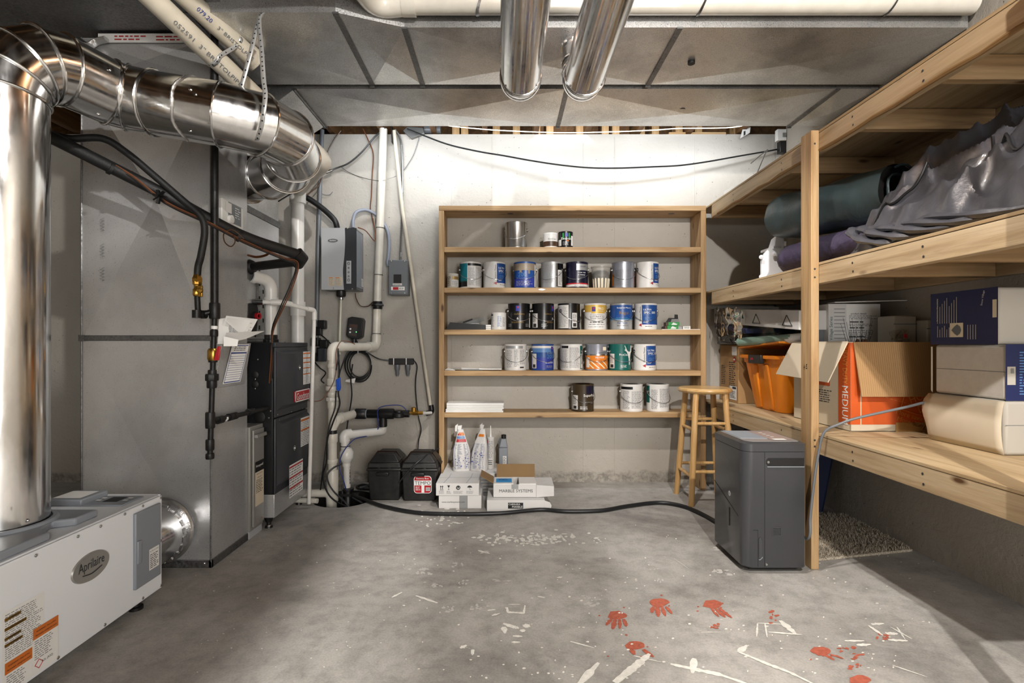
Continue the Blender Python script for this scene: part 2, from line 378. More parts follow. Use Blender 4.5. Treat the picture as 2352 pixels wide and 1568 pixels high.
for px, wd in ((868, .012), (1040, .016), (1130, .006), (1341, .012), (1412, .006), (1597, .012), (1777, .02)):
    x = (px - CX) / 293.4
    part(wallb, 'form_seam', MB().box((x - wd / 2, 4.0865, .05), (x + wd / 2, 4.0915, 2.70), top=(x - wd / 2 + .001, 4.0868, x + wd / 2 - .001, 4.0915)), M.wall)
solo('wall_right', MB().box((2.15, -3.2, 0), (2.35, 4.09, 2.722)), M.wallr, kind='structure')
solo('wall_left', MB().box((-4.3, -3.2, 0), (-4.1, 4.32, 3.06)), M.wall, kind='structure')
solo('wall_front', MB().box((-4.1, -3.4, 0), (2.35, -3.2, 3.06)), M.drywall, kind='structure')
ceil = solo('ceiling', MB().box((-4.1, -3.2, 3.03), (2.45, 4.36, 3.08)), M.ceil, kind='structure')
jm = MB().box((-.02, -3.2, 2.735), (.02, 4.30, 3.03)).mesh('joist', (0, 0, 0), [M.oldwood])
for k in range(-11, 5):
    o = bpy.data.objects.new('joist', jm); COL.objects.link(o); o.parent = ceil; o.location = V((.25 + .4 * k, 0, 0)) - LOC[ceil.name]
bm_ = MB().box((-.028, 4.14, 2.728), (.028, 4.23, 3.03)).mesh('joist_block', (0, 0, 0), [M.pinez])
for px in (1048, 1068, 1140, 1186, 1232, 1262, 1330, 1388, 1412, 1470, 1502, 1556, 1600, 1690):
    o = bpy.data.objects.new('joist_block', bm_); COL.objects.link(o); o.parent = ceil; o.location = V(((px - CX) / 287, 0, 0)) - LOC[ceil.name]
part(ceil, 'rim_board', MB().box((-4.1, 4.30, 2.722), (2.45, 4.34, 3.03)), M.oldwood)
solo('trim_1', MB().box((1.30, 4.12, 2.722), (1.75, 4.20, 2.752)), M.pinex, kind='structure', bev=.002)
# ---------------------------------------------------------------- paint marks on the floor (dry paint films lying on it)
M.pw = mat('dry_white_paint', 'e9e6dd', .6, 0, (60, .12)); M.pr = mat('dry_red_paint', 'b5614c', .65, 0, (70, .22)); M.pl = mat('dry_thin_paint', 'c9c5bf', .7)
def blob(mb, px, py, rx, ry, rnd, n=11, z=.0012, jit=.35):
    pts = []; z = z + rnd.uniform(-.0005, .0006)
    for i in range(n):
        a = 2 * pi * i / n; k = 1 + rnd.uniform(-jit, jit)
        pts.append(G(px + rx * cos(a) * k, py + ry * sin(a) * k, 0) + V((0, 0, z)))
    mb.poly(pts)
def stroke(mb, pts, wd, rnd, z=.0014, n=9):
    p = [G(a, b, 0) for a, b in pts]; q = []
    for i in range(len(p) - 1):
        for k in range(n): q.append(p[i].lerp(p[i + 1], k / n))
    q.append(p[-1]); L, Rr = [], []; z += rnd.uniform(-.0004, .0005)
    for i, a in enumerate(q):
        d = (q[min(i + 1, len(q) - 1)] - q[max(i - 1, 0)]).normalized(); s = V((-d.y, d.x, 0)); t = i / (len(q) - 1)
        k = wd * (.35 + .65 * sin(pi * min(1, t * .9 + .1))) * rnd.uniform(.7, 1.25) / 2
        L.append(a + s * k + V((0, 0, z))); Rr.append(a - s * k + V((0, 0, z)))
    m_ = len(q); mb.add(L + Rr, [(i, i + 1, m_ + i + 1, m_ + i) for i in range(m_ - 1)])
rnd = random.Random(3)
dr = MB()
for _ in range(150): blob(dr, rnd.gauss(1225, 62), rnd.gauss(1238, 7), rnd.uniform(1.5, 6.5), rnd.uniform(1, 2.4), rnd, 11, .0012, .16)
for _ in range(60): blob(dr, rnd.gauss(1015, 28), rnd.gauss(1188, 13), rnd.uniform(1.5, 5), rnd.uniform(.8, 2), rnd, 10, .0012, .16)
for _ in range(230):
    py = 1180 + 380 * rnd.random() ** .8; blob(dr, rnd.uniform(900, 2150), py, rnd.uniform(.8, 3.0) * (py - 790) / 520, rnd.uniform(.5, 1.7) * (py - 790) / 520, rnd, 9, .0012, .2)
for _ in range(50):
    py = rnd.uniform(1250, 1560); blob(dr, rnd.uniform(420, 900), py, rnd.uniform(.8, 2.4), rnd.uniform(.5, 1.4), rnd, 6)
part(floor, 'paint_droplets', dr, M.pw, kind='stuff', flat=True)
sm = MB()
for px, py, rx, ry in ((965, 1310, 24, 9), (1050, 1296, 14, 7), (1005, 1345, 14, 7), (1068, 1338, 10, 6), (1145, 1334, 24, 4), (1095, 1393, 18, 6), (1035, 1400, 16, 8), (1110, 1268, 14, 4), (1258, 1267, 12, 3), (1500, 1307, 12, 3), (1515, 1333, 7, 6), (1660, 1312, 26, 7), (1365, 1385, 25, 9), (1345, 1372, 15, 6), (1068, 1484, 10, 4), (1650, 1260, 20, 5)):
    for _ in range(9): blob(sm, px + rnd.gauss(0, rx * .5), py + rnd.gauss(0, ry * .45), rnd.uniform(.1, .3) * rx, rnd.uniform(.12, .4) * ry, rnd, 8, .001, .5)
part(floor, 'paint_smudges', sm, M.pl, kind='stuff', flat=True)
for pts, wd in (([(1330, 1572), (1375, 1522)], .024), ([(1412, 1568), (1462, 1528), (1492, 1502)], .03), ([(1540, 1525), (1600, 1538), (1652, 1549), (1720, 1572)], .02), ([(1595, 1512), (1590, 1546)], .022),
                ([(1455, 1506), (1520, 1521)], .006), ([(1310, 1473), (1365, 1488)], .008), ([(1698, 1498), (1760, 1524), (1815, 1545), (1870, 1572)], .016), ([(1696, 1498), (1716, 1482)], .02),
                ([(1792, 1425), (1828, 1457)], .026), ([(1740, 1431), (1800, 1434)], .008), ([(1740, 1432), (1738, 1462)], .007), ([(1757, 1432), (1762, 1464)], .007), ([(1765, 1452), (1842, 1458)], .012), ([(1610, 1452), (1660, 1452)], .004),
                ([(1995, 1437), (2028, 1460)], .014), ([(2035, 1455), (2062, 1455)], .02), ([(2040, 1470), (2085, 1472)], .016), ([(2045, 1440), (2095, 1468)], .008), ([(2060, 1440), (2080, 1470)], .006), ([(2002, 1434), (2030, 1432)], .016), ([(1940, 1472), (1985, 1472)], .012), ([(1968, 1482), (2000, 1480)], .016),
                ([(955, 1368), (1005, 1385)], .014), ([(900, 1372), (924, 1360)], .012), ([(1165, 1395), (1166, 1406), (1203, 1408), (1206, 1390)], .013), ([(1168, 1388), (1195, 1388)], .006), ([(1156, 1432), (1180, 1440), (1192, 1443)], .022), ([(1157, 1440), (1160, 1455)], .024), ([(1212, 1434), (1206, 1442)], .03), ([(1199, 1446), (1202, 1452)], .022), ([(1178, 1461), (1200, 1462)], .014), ([(1175, 1475), (1195, 1475)], .012),
                ([(1057, 1489), (1072, 1482)], .016), ([(1086, 1492), (1085, 1505)], .014), ([(1120, 1402), (1138, 1400)], .012), ([(1130, 1414), (1148, 1409)], .012), ([(2050, 1528), (2130, 1555)], .006), ([(1098, 1264), (1125, 1271)], .016), ([(1548, 1283), (1580, 1305)], .004), ([(1280, 1327), (1292, 1325)], .012), ([(1235, 1370), (1252, 1373)], .01)):
    mb = MB(); stroke(mb, pts, wd, rnd); part(floor, 'paint_streak', mb, M.pw, flat=True)
def handprint(px, py, k, seed, ang=0, strength=1.0, fingers=((-.7, .9), (-.2, 1.25), (.35, 1.2), (.85, 1.0))):
    q = random.Random(seed); mb = MB()
    blob(mb, px, py, 22 * k, 10 * k, q, 14, .0011, .14)
    for a, l in fingers:
        x = px + a * 18 * k; mb2 = [(x, py + 9 * k), (x + (a * 7 + ang) * k, py + 18 * k * l), (x + (a * 12 + ang * 2) * k, py + 26 * k * l)]
        stroke(mb, mb2, .016 * k * q.uniform(.8, 1.2), q, .0012)
    for _ in range(5): blob(mb, px + q.gauss(0, 30) * k, py + q.gauss(6, 14) * k, 3 * k, 1.6 * k, q, 6, .0011)
    part(floor, 'handprint', mb, M.pr, flat=True)
handprint(1417, 1413, 1, 1, -2); handprint(1514, 1384, 1, 2, 2); handprint(1636, 1388, 1, 3, 9, fingers=((-.1, 1.1), (.4, 1.15), (.9, 1.2)))
handprint(1460, 1482, 1.05, 4, 6, fingers=((-.5, .8), (.9, 1.0))); handprint(1885, 1495, 1, 5, 8, fingers=((.5, .8), (1.2, .7))); handprint(1975, 1562, 1.1, 6, 4)
for px, py in ((1640, 1440), (1775, 1415), (1940, 1494), (1968, 1512), (1960, 1530), (2030, 1462)):
    mb = MB()
    for _ in range(7): blob(mb, px + rnd.gauss(0, 9), py + rnd.gauss(0, 6), rnd.uniform(2, 7), rnd.uniform(1, 3.4), rnd, 7, .0011, .4)
    part(floor, 'red_smear', mb, M.pr, flat=True)
# ================================================================= rectangular trunk ducts under the joists
def trunk(name, label, z, yb, secs, h, group, lip=.02):
    t = thing(name, label, 'duct', ((secs[0][0] + secs[-1][2]) / 2, (yb + secs[0][1]) / 2, z), group=group)
    for xl, yl, xr, yr in secs:
        mb = MB(); c = ((xl + xr) / 2, (yb + (yl + yr) / 2) / 2, z - .030)
        mb.add([(xl, yl, z), (xr, yr, z), (xr, yb, z), (xl, yb, z), c], [(0, 1, 4), (1, 2, 4), (2, 3, 4), (3, 0, 4)])
        part(t, 'bottom_panel', mb, M.galv, flat=True)
        mb = MB().add([(xl, yl, z), (xr, yr, z), (xr, yr, z + h), (xl, yl, z + h)], [(0, 1, 2, 3)]); part(t, 'front_panel', mb, M.galv, flat=True)
        mb = MB().add([(xl, yb, z), (xr, yb, z), (xr, yb, z + h), (xl, yb, z + h)], [(3, 2, 1, 0)]); part(t, 'rear_panel', mb, M.galv, flat=True)
        mb = MB().add([(xl, yl, z + h), (xr, yr, z + h), (xr, yb, z + h), (xl, yb, z + h)], [(0, 1, 2, 3)]); part(t, 'top_panel', mb, M.galv, flat=True)
        mb = MB().box((xl - .013, min(yl, yr) - .004, z - .007), (xl + .013, yb + .004, z + .001)); mb.box((xl - .014, yb, z - .012), (xl + .014, yb + .012, z + h)); part(t, 'drive_cleat', mb, M.galvd)
    xl, yl = secs[0][:2]; xr, yr = secs[-1][2:]
    part(t, 'end_panel', MB().add([(xl, yl, z), (xl, yb, z), (xl, yb, z + h), (xl, yl, z + h)], [(0, 1, 2, 3)]), M.galv, flat=True)
    return t
ZD = 2.54
ta = trunk('trunk_duct', 'long galvanized sheet metal trunk duct under the joists with two round pipes tapping into it', ZD, 2.94, [(-1.40, 2.30, -.743, 2.30), (-.743, 2.30, -.46, 2.41), (-.46, 2.41, .81, 2.41), (.81, 2.41, 2.14, 2.41)], .19, 'trunk ducts')
for x, y in ((1588, 137),): part(ta, 'plug_hole', MB().lathe([(.018, 0), (.018, -.016), (0, -.016)], 16, P(x, y, (ZD - 1.08) * F / (CY - y)) + V((0, 0, -.006))), M.blackm)
tb = trunk('trunk_duct', 'galvanized sheet metal trunk duct nearest the concrete wall', ZD, 3.50, [(-1.20, 2.99, .36, 2.99), (.36, 2.99, 1.91, 2.99), (1.91, 2.99, 2.14, 2.99)], .19, 'trunk ducts')
part(tb, 'plug_hole', MB().lathe([(.018, 0), (.018, -.016), (0, -.016)], 16, P(1567, 242, 1.46 * F / (CY - 242)) + V((0, 0, -.008))), M.blackm)
part(tb, 'gap_light_block', MB().box((-1.2, 2.941, ZD + .05), (2.14, 2.989, ZD + .06)), M.galvd)  # added unseen strip, blocks bulb light leaking between the two trunks
# slanted transition from the trunk down to the coil case
mb = MB()
A = [(-1.20, 2.99, ZD), (-1.20, 3.50, ZD), (-1.20, 3.50, ZD + .19), (-1.20, 2.99, ZD + .19)]; B = [(-1.53, 3.05, 2.34), (-1.53, 3.52, 2.34), (-1.80, 3.52, 2.36), (-1.80, 3.05, 2.36)]
mb.add(A + B, [(0, 1, 5, 4), (1, 2, 6, 5), (2, 3, 7, 6), (3, 0, 4, 7)])
part(tb, 'transition_boot', mb, M.galv, flat=True)
part(tb, 'joint_cleat', MB().tube([(-1.20, 2.985, ZD - .004), (-1.20, 3.505, ZD - .004)], .009, 4), M.galvd)
# return trunk in the dark above the plenum
t = thing('return_duct', 'dark return air duct box above the grey sheet metal plenum', 'duct', (-1.9, 2.5, 2.585))
mb = MB(); z = 2.585
mb.add([(-2.45, 2.10, z), (-1.25, 2.10, z), (-1.25, 2.51, z), (-2.45, 2.51, z), (-1.85, 2.30, z - .012)], [(0, 1, 4), (1, 2, 4), (2, 3, 4), (3, 0, 4)]); part(t, 'bottom_panel', mb, M.galvd, flat=True)
part(t, 'shell', MB().add([(-2.45, 2.10, z), (-1.25, 2.10, z), (-1.25, 2.92, z), (-2.45, 2.92, z), (-2.45, 2.10, 2.73), (-1.25, 2.10, 2.73), (-1.25, 2.92, 2.73), (-2.45, 2.92, 2.73)], [(0, 1, 5, 4), (1, 2, 6, 5), (2, 3, 7, 6), (3, 0, 4, 7), (4, 5, 6, 7), (0, 3, 2, 1)]), M.galvd, flat=True)
mp = mf(P(225, 97, 2.515), 'y-')
part(t, 'insulation_board', MB().slab([mp(0, 0), mp(.52, 0), mp(.52, .042), mp(0, .042)], (0, 1, 0), .006), M.whitep)
rects(t, 'print', mp, textlines(.08, .006, .24, .036, 2, 4) + textlines(.28, .004, .42, .034, 2, 5), M.red, .001)
part(t, 'foil_tape', MB().tube(spline([P(183, 92, 2.50), P(205, 104, 2.49), P(222, 95, 2.50), P(245, 90, 2.50)], 6), .022, 7, flat=.5), M.foil)
# ================================================================= bright round ducts
def round_duct(t, pts, r, beads=True, n=32, screwed=(), seg_names=None):
    p = [V(q) for q in pts]; k = len(p); d = [(p[i + 1] - p[i]).normalized() for i in range(k - 1)]
    def ringpts(i, j, rr):                                 # ring of segment i at joint j
        nrm = d[0] if j == 0 else d[-1] if j == k - 1 else (d[j - 1] + d[j]).normalized()
        u = d[i].cross(V((0, 0, 1))); u = u.normalized() if u.length > .05 else V((1, 0, 0)); w_ = d[i].cross(u)
        out = []
        for a in range(n):
            q = 2 * pi * a / n; o = (u * cos(q) + w_ * sin(q)) * rr; out.append(p[j] + o - d[i] * (o.dot(nrm) / d[i].dot(nrm)))
        return out
    for i in range(k - 1):
        mb = MB(); a = ringpts(i, i, r); b = ringpts(i, i + 1, r)
        mb.add(a + b, [(q, (q + 1) % n, (q + 1) % n + n, q + n) for q in range(n)])
        if beads: mb.tube(ringpts(i, i, r + .0035), .0042, 6, closed=True)
        o = part(t, 'duct_section', mb, M.duct)
    return t
EX, EY = -1.70, 1.77
h = V((.41, .912, 0)).normalized(); Rb = .17
main = [V((EX, EY, .462)), V((EX, EY, 1.92))]
for a in (22.5, 45, 67.5, 90): main.append(V((EX, EY, 1.92)) + h * Rb * (1 - cos(R(a))) + V((0, 0, Rb * sin(R(a)))))
main += [V((-1.575, 2.085, 2.085)), V((-1.53, 2.125, 2.08)), V((-1.43, 2.14, 2.065)), V((-1.15, 2.125, 2.012)), V((-1.03, 2.20, 2.005)), V((-1.0, 2.38, 2.02)), V((-1.05, 2.60, 2.015)), V((-1.17, 2.80, 2.02)), V((-1.34, 2.97, 2.035)), V((-1.52, 3.07, 2.05))]
t = thing('round_duct', 'bright galvanized round duct rising from the white dehumidifier box to the furnace coil case', 'duct', (EX, EY, .46))
round_duct(t, main, .125)
part(t, 'collar_ring', MB().torus((-1.512, 3.075, 2.05), (1, -.55, 0), .132, .012), M.duct)
screws(t, [P(437, 205, 1.99), P(437, 300, 1.99), P(250, 160, 1.88), P(226, 262, 1.9), P(62, 1195, 1.65)], (0, -1, .2))
sd_ = (V((-1.15, 2.125, 2.012)) - V((-1.43, 2.14, 2.065))).normalized(); su = sd_.cross(V((0, 0, 1))).normalized(); sw = sd_.cross(su); sc_ = V((-1.27, 2.131, 2.035))
part(t, 'foil_seam', MB().tube([sc_ + (su * cos(a) + sw * sin(a)) * .1265 + sd_ * .004 * sin(a * 6) for a in [-1.6 + 3.2 * i / 40 for i in range(41)]], [.0035 + .0025 * abs(sin(i * 1.9)) for i in range(41)], 6), M.foil)
# collar duct from the white dehumidifier to the plenum
t = thing('collar_duct', 'short bright duct stub between the white dehumidifier and the plenum', 'duct', (-1.645, 2.37, .04))
part(t, 'sleeve', MB().lathe([(.138, 0), (.138, .325)], 36, (-1.645, 2.20, .185), (0, 1, 0), caps=False), M.duct)
fm = MB(); fm.torus((-1.645, 2.508, .185), (0, 1, 0), .143, .013, 40, 6); part(t, 'foil_tape', fm, M.foil)
tb_ = MB()
for i in range(22):
    a = 2 * pi * i / 22; tb_.tube([(-1.645 + .139 * cos(a), 2.465, .185 + .139 * sin(a)), (-1.645 + .139 * cos(a + .2), 2.46, .185 + .139 * sin(a + .2))], .007, 5)
part(t, 'tape_fold', tb_, M.foil)
# two branch pipes tapped into the trunk
def branch(xc, label, lean):
    r, zc = .092, 2.33
    t = thing('branch_duct', label, 'duct', (xc, 1.0, zc - r), group='round branch ducts')
    pts = [V((xc - lean * 1.0, -.4, zc)), V((xc, 2.43, zc))]
    for a in (30, 60, 90): pts.append(V((xc, 2.43 + .12 * sin(R(a)), zc + .12 * (1 - cos(R(a))))))
    pts.append(V((xc, 2.55, ZD - .004)))
    round_duct(t, pts, r)
    part(t, 'collar', MB().torus((xc, 2.55, ZD - .012), (0, 0, 1), r + .004, .009), M.duct)
    part(t, 'lock_seam', MB().box((xc - .045, -.4, zc - .088), (xc - .039, 2.42, zc - .080)), M.duct)
    screws(t, [(xc + .01, 2.40, zc - r), (xc - .07, 2.41, zc - .06), (xc + .07, 2.40, zc - .06)], (0, 0, -1))
branch(.078, 'polished round branch pipe beneath the trunk duct, further from the timber storage rack', 0); branch(.376, 'polished round branch pipe beneath the trunk duct, nearer the timber storage rack', 0)
# ---------------------------------------------------------------- pvc overhead
t = thing('drain_pipe', 'white plastic drain pipe strapped under the joists across the room', 'pipe', (.7, 2.36, 2.53))
part(t, 'pipe', MB().tube([(-.42, 2.36, 2.616), (2.12, 2.36, 2.616)], .045, 24), M.pvc)
part(t, 'elbow_hub', MB().cyl((-.46, 2.36, 2.616), (-.40, 2.36, 2.616), .053, 24), M.pvc)
part(t, 'elbow', MB().tube(fillet([(-.44, 2.36, 2.616), (-.58, 2.36, 2.60), (-.70, 1.9, 2.64)], .12, 8), .049, 20), M.pvc)
part(t, 'pipe', MB().tube([(-.66, 1.98, 2.63), (-1.2, .2, 2.66)], .045, 20), M.pvc)
for x in (-.10, .90, 1.75):
    part(t, 'strap', MB().tube([(x + .02 * sin(a), 2.36 + .0465 * cos(a), 2.616 + .0465 * sin(a)) for a in [pi + pi * i / 14 for i in range(15)]] + [(x, 2.3155, 2.735)], .009, 4, flat=.15), M.galvd)
    part(t, 'strap', MB().tube([(x, 2.3135, 2.616), (x, 2.3135, 2.735)], .009, 4, flat=.15), M.galvd)
# ================================================================= return plenum, filter cabinet, coil case, furnace
FX = -1.337
t = thing('air_plenum', 'tall grey sheet metal return plenum with creased panels standing on the concrete floor', 'plenum', (-1.73, 2.70, 0))
x0, x1, yf, yb, zs, zt = -2.042, -1.417, 2.526, 2.88, 1.10, 2.56
def crease(a, b, c, d, e, n): mb = MB().add([a, b, c, d, e], [(0, 1, 4), (1, 2, 4), (2, 3, 4), (3, 0, 4)]); part(t, n, mb, M.galvp, flat=True)
crease((x0, yf, .03), (x1, yf, .03), (x1, yf, zs), (x0, yf, zs), ((x0 + x1) / 2 - .02, yf + .016, .52), 'front_panel')
crease((x0, yf, zs), (x1, yf, zs), (x1, yf, 2.35), (x0, yf, 2.35), ((x0 + x1) / 2, yf + .065, 1.80), 'front_panel')
crease((x0, yf, 2.35), (x1, yf, 2.35), (x1, yf, zt), (x0, yf, zt), ((x0 + x1) / 2 - .02, yf + .016, 2.46), 'front_panel')
part(t, 'side_panel', MB().box((x1 - .004, yf, .03), (x1, yb, zt)), M.galvp)
part(t, 'rear_shell', MB().box((x0, yf + .07, .03), (x1 - .005, yb, zt - .003)), M.galvd)
part(t, 'joint_cleat', MB().box((x0 - .004, yf - .010, zs - .004), (x1 + .004, yf - .0005, zs + .022)), M.galvd, bev=.002)
part(t, 'cleat_end', MB().box((x0 - .006, yf - .014, zs - .006), (x0 + .022, yf - .010, zs + .024)), M.galvd)
part(t, 'base_flange', MB().box((x0, yf - .005, 0), (x1 + .006, yf + .01, .038)).box((x1 - .01, yf - .005, 0), (x1 + .006, yb, .038)), M.galvd, bev=.002)
part(t, 'corner_hem', MB().tube([(x1, yf - .002, .03), (x1, yf - .002, zt)], .004, 6).tube([(x0, yf - .002, .03), (x0, yf - .002, zt)], .004, 6), M.galvd)
screws(t, [(-1.447, yf - .006, .022), (-1.98, yf - .006, .022)], (0, -1, 0))
wr = mf((x0, yf - .001, 0), 'y-')
for z in (1.66, 1.535, 1.42):
    part(t, 'pencil_note', MB().tube([wr(.10 + .012 * sin(k * 2.1), z - .035 + .005 * k, .002) for k in range(14)], .0012, 4), M.grey_ink)
t = thing('filter_cabinet', 'grey metal air filter cabinet with a black and white sticker between plenum and furnace', 'cabinet', (-1.47, 2.96, 0))
part(t, 'body', MB().box((-1.86, 2.885, .04), (-1.405, 3.045, .62)), M.filt, bev=.003)
part(t, 'base_rail', MB().box((-1.86, 2.89, .0), (-1.41, 3.04, .04)), M.lgm)
part(t, 'door', MB().box((-1.404, 2.905, .06), (-1.392, 3.030, .60)), M.filt, bev=.003)
part(t, 'door_latch', MB().box((-1.392, 2.91, .555), (-1.372, 3.026, .575), top=(-1.392, 2.91, -1.376, 3.026)), M.filt, bev=.002)
fm = mf((-1.3915, 2.905, .06), 'x+')
rects(t, 'sticker', fm, [(.012, .11, .117, .36)], M.cartonl, .001); rects(t, 'black_label', fm, [(.012, .30, .117, .36)], M.blackm, .0016)
text(t, fm, 'Honeywell', .064, .332, M.wht, w=.085, lift=.002); text(t, fm, 'MEDIA AIR FILTER', .064, .288, M.print, w=.07, lift=.0018); text(t, fm, 'IMPORTANT', .064, .268, M.print, w=.05, lift=.0018)
rects(t, 'print', fm, textlines(.022, .18, .108, .258, 8, 4), M.print, .0016)
rects(t, 'knob_hole', fm, [(.085, .025, .092, .032)], M.copper, .002)
t = thing('coil_case', 'galvanized evaporator coil case stacked on top of the dark furnace', 'coil case', (-1.72, 3.27, 1.092))
part(t, 'body', MB().box((-1.95, 3.055, 1.093), (-1.525, 3.53, 2.36)), M.galv, bev=.003)
part(t, 'front_cover', MB().box((-1.524, 3.07, 1.11), (-1.515, 3.515, 1.86)), M.galvp, bev=.003)
cm = mf((-1.515, 3.07, 1.11), 'x+')
rects(t, 'vent_strip', cm, [(.12, .02, .24, .46)], M.galv, .003)
for i in range(9):
    rects(t, 'slot', cm, [(.15 + (i % 2) * .05, .06 + i * .045, .166 + (i % 2) * .05, .085 + i * .045)], M.blackm, .004)
part(t, 'joint_band', MB().box((-1.53, 3.05, 1.86), (-1.512, 3.53, 1.90)), M.galvd)
part(t, 'joint_band', MB().box((-1.95, 3.048, 1.66), (-1.53, 3.054, 1.70)), M.galvd)
pa = MB()
pts = [cm(.075 + .085 * cos(a) * k, .12 + .12 * sin(a) * k, .004) for a, k in [(2 * pi * i / 11, .7 + .5 * ((i * 7) % 5) / 5) for i in range(11)]]
pa.poly(pts); part(t, 'tape_patch', pa, M.blackm)
part(t, 'drain_port', MB().lathe([(.020, 0), (.020, .03), (.012, .03), (.012, .02)], 16, cm(.10, .14, .004), (1, -.3, 0), caps=False), M.red, 'red drain port')
part(t, 'port_ring', MB().lathe([(.032, 0), (.026, .012)], 16, cm(.10, .14, .004), (1, -.3, 0)), M.blackm)
part(t, 'port_ring', MB().lathe([(.045, 0), (.036, .02), (.03, .03)], 16, cm(.04, .43, .004), (1, 0, 0)), M.foam)
# furnace
t = thing('furnace', 'dark grey gas furnace cabinet with a red name badge, raised on a metal base', 'furnace', (FX - .36, 3.30, 0))
xa, xb, ya, ybk, za, zb = FX - .70, FX, 3.05, 3.557, .20, 1.090
part(t, 'cabinet', MB().box((xa, ya, za), (xb - .014, ybk, zb)), M.furnd, bev=.004)
part(t, 'top_flange', MB().box((xa, ya + .002, zb - .028), (xb, ybk, zb)), M.furn, bev=.003)
part(t, 'base_stand', MB().box((xa, ya + .003, .065), (xb - .006, ybk - .003, za)), M.galvp, bev=.002)
def door(z0, z1):
    mb = MB(); a, b = ya + .004, ybk - .004
    mb.box((xb - .013, a, z0), (xb, b, z1))
    o = [(xb, a + .018, z0 + .04), (xb, b - .006, z0 + .04), (xb, b - .006, z1 - .02), (xb, a + .018, z1 - .02)]
    i = [(xb + .022, a + .05, z0 + .065), (xb + .022, b - .02, z0 + .065), (xb + .022, b - .02, z1 - .035), (xb + .022, a + .05, z1 - .035)]
    mb.add(o + i, [(4, 5, 6, 7), (0, 1, 5, 4), (1, 2, 6, 5), (2, 3, 7, 6), (3, 0, 4, 7)])
    return part(t, 'access_door', mb, M.furn, bev=.004)
d1 = door(.648, zb - .029); d2 = door(za + .002, .642)
fx_ = mf((xb + .022, ya, 0), 'x+')
def sticker(par, mp, x0, y0, x1, y1, bars, col, n, seed, h=.001):
    rects(par, 'sticker', mp, [(x0, y0, x1, y1)], M.whitep, h)
    rects(par, 'warning_bar', mp, [(x0 + .002, a, x1 - .002, b) for a, b in bars], col, h + .0006)
    rects(par, 'print', mp, textlines(x0 + .006, y0 + .004, x1 - .006, y1 - .006, n, seed, .5), M.grey_ink, h + .0004)
sticker(d1, fx_, .365, .815, .487, 1.03, [(1.015, 1.024), (.985, .992), (.955, .962), (.92, .926), (.88, .886)], M.orange, 22, 1)
sticker(d2, fx_, .325, .415, .475, .60, [(.578, .59), (.515, .526)], M.orange, 16, 2)
sticker(d2, fx_, .145, .135, .36, .335, [(.315, .326), (.25, .26), (.185, .196)], M.red, 12, 3)
bd = MB()
for i, (a, b, hh) in enumerate(((.215, .455, .010),)):
    c = [fx_(a, .715), fx_(b, .715), fx_(b, .785), fx_(a, .785)]; bd.slab(c, (1, 0, 0), hh)
part(d1, 'name_badge', bd, M.red, bev=.004)
bo = MB()
for a, b, c_, d_ in ((.215, .715, .455, .721), (.215, .779, .455, .785), (.215, .715, .221, .785), (.449, .715, .455, .785)): bo.slab([fx_(a, b, .0102), fx_(c_, b, .0102), fx_(c_, d_, .0102), fx_(a, d_, .0102)], (1, 0, 0), .001)
part(d1, 'badge_border', bo, M.wht)
text(d1, fx_, 'Goodman', .336, .748, M.wht, w=.205, h=.044, lift=.0118)
for z in (.93, .43):
    part(d1 if z > .6 else d2, 'door_knob', MB().lathe([(.016, 0), (.016, .003), (.011, .003), (.011, -.006), (0, -.006)], 18, fx_(.30 if z > .6 else .22, z, .001), (1, 0, 0)), M.steel)
screws(t, [(xb + .001, y, z) for y, z in ((3.10, .63), (3.28, .655), (3.46, .655), (3.08, .665))], (1, 0, 0))
for x, z, r in ((-1.455, .90, .021), (-1.455, .845, .021), (-1.43, .655, .034), (-1.42, .50, .02)): part(t, 'knockout', MB().lathe([(r, 0), (r * .8, .003), (0, .003)], 18, (x, ya - .0005, z), (0, -1, 0)), M.blackm)
screws(t, [(x, ya - .001, z) for x, z in ((-1.455, .875), (-1.455, .82), (-1.46, .70), (-1.365, .69), (-1.375, .65), (-1.44, .99))], (0, -1, 0))
part(t, 'hinge_bracket', MB().box((xb - .005, ybk, .74), (xb + .02, ybk + .018, .86)), M.blackm, bev=.003)
for x, y in ((FX - .05, 3.08), (FX - .05, 3.53), (FX - .64, 3.08), (FX - .64, 3.53)):
    f_ = part(t, 'foot', MB().lathe([(.026, .065), (.019, .035), (.012, .035), (.012, .012), (.02, .010), (.022, 0)][::-1], 12, (x, y, 0)), M.black)
    part(f_, 'foot_pad', MB().lathe([(.019, .0), (.019, .007), (.010, .02)], 12, (x, y, .0)), M.steel)
# papers, sheet metal pocket and service chart on the plenum side
t = thing('paper_pocket', 'folded sheet metal pocket screwed to the plenum side', 'holder', (-1.40, 2.70, .86))
pk = [P(500, 908, 2.535), P(560, 890, 2.85), P(568, 792, 2.845), P(512, 792, 2.50)]
pk = [V((-1.416, 2.545, .865)), V((-1.416, 2.845, .865)), V((-1.385, 2.852, 1.085)), V((-1.372, 2.535, 1.085))]
part(t, 'pocket', MB().slab(pk, (1, 0, 0), .003).slab([pk[0], pk[3], V((-1.417, 2.535, 1.085)), V((-1.417, 2.545, .865))], (0, -1, 0), .002), M.galvp, bev=.001)
cm2 = mf(pk[0] + V((.0045, .07, .015)), U=pk[1] - pk[0], W=pk[3] - pk[0] + V((0, .03, 0)))
ch = thing('service_chart', 'white service log with a blue header in the sheet metal pocket', 'paper', (-1.41, 2.7, .88))
rects(ch, 'sheet', cm2, [(0, 0, .175, .205)], M.whitep, .002); rects(ch, 'header', cm2, [(.01, .165, .165, .198)], M.whitep, .0022)
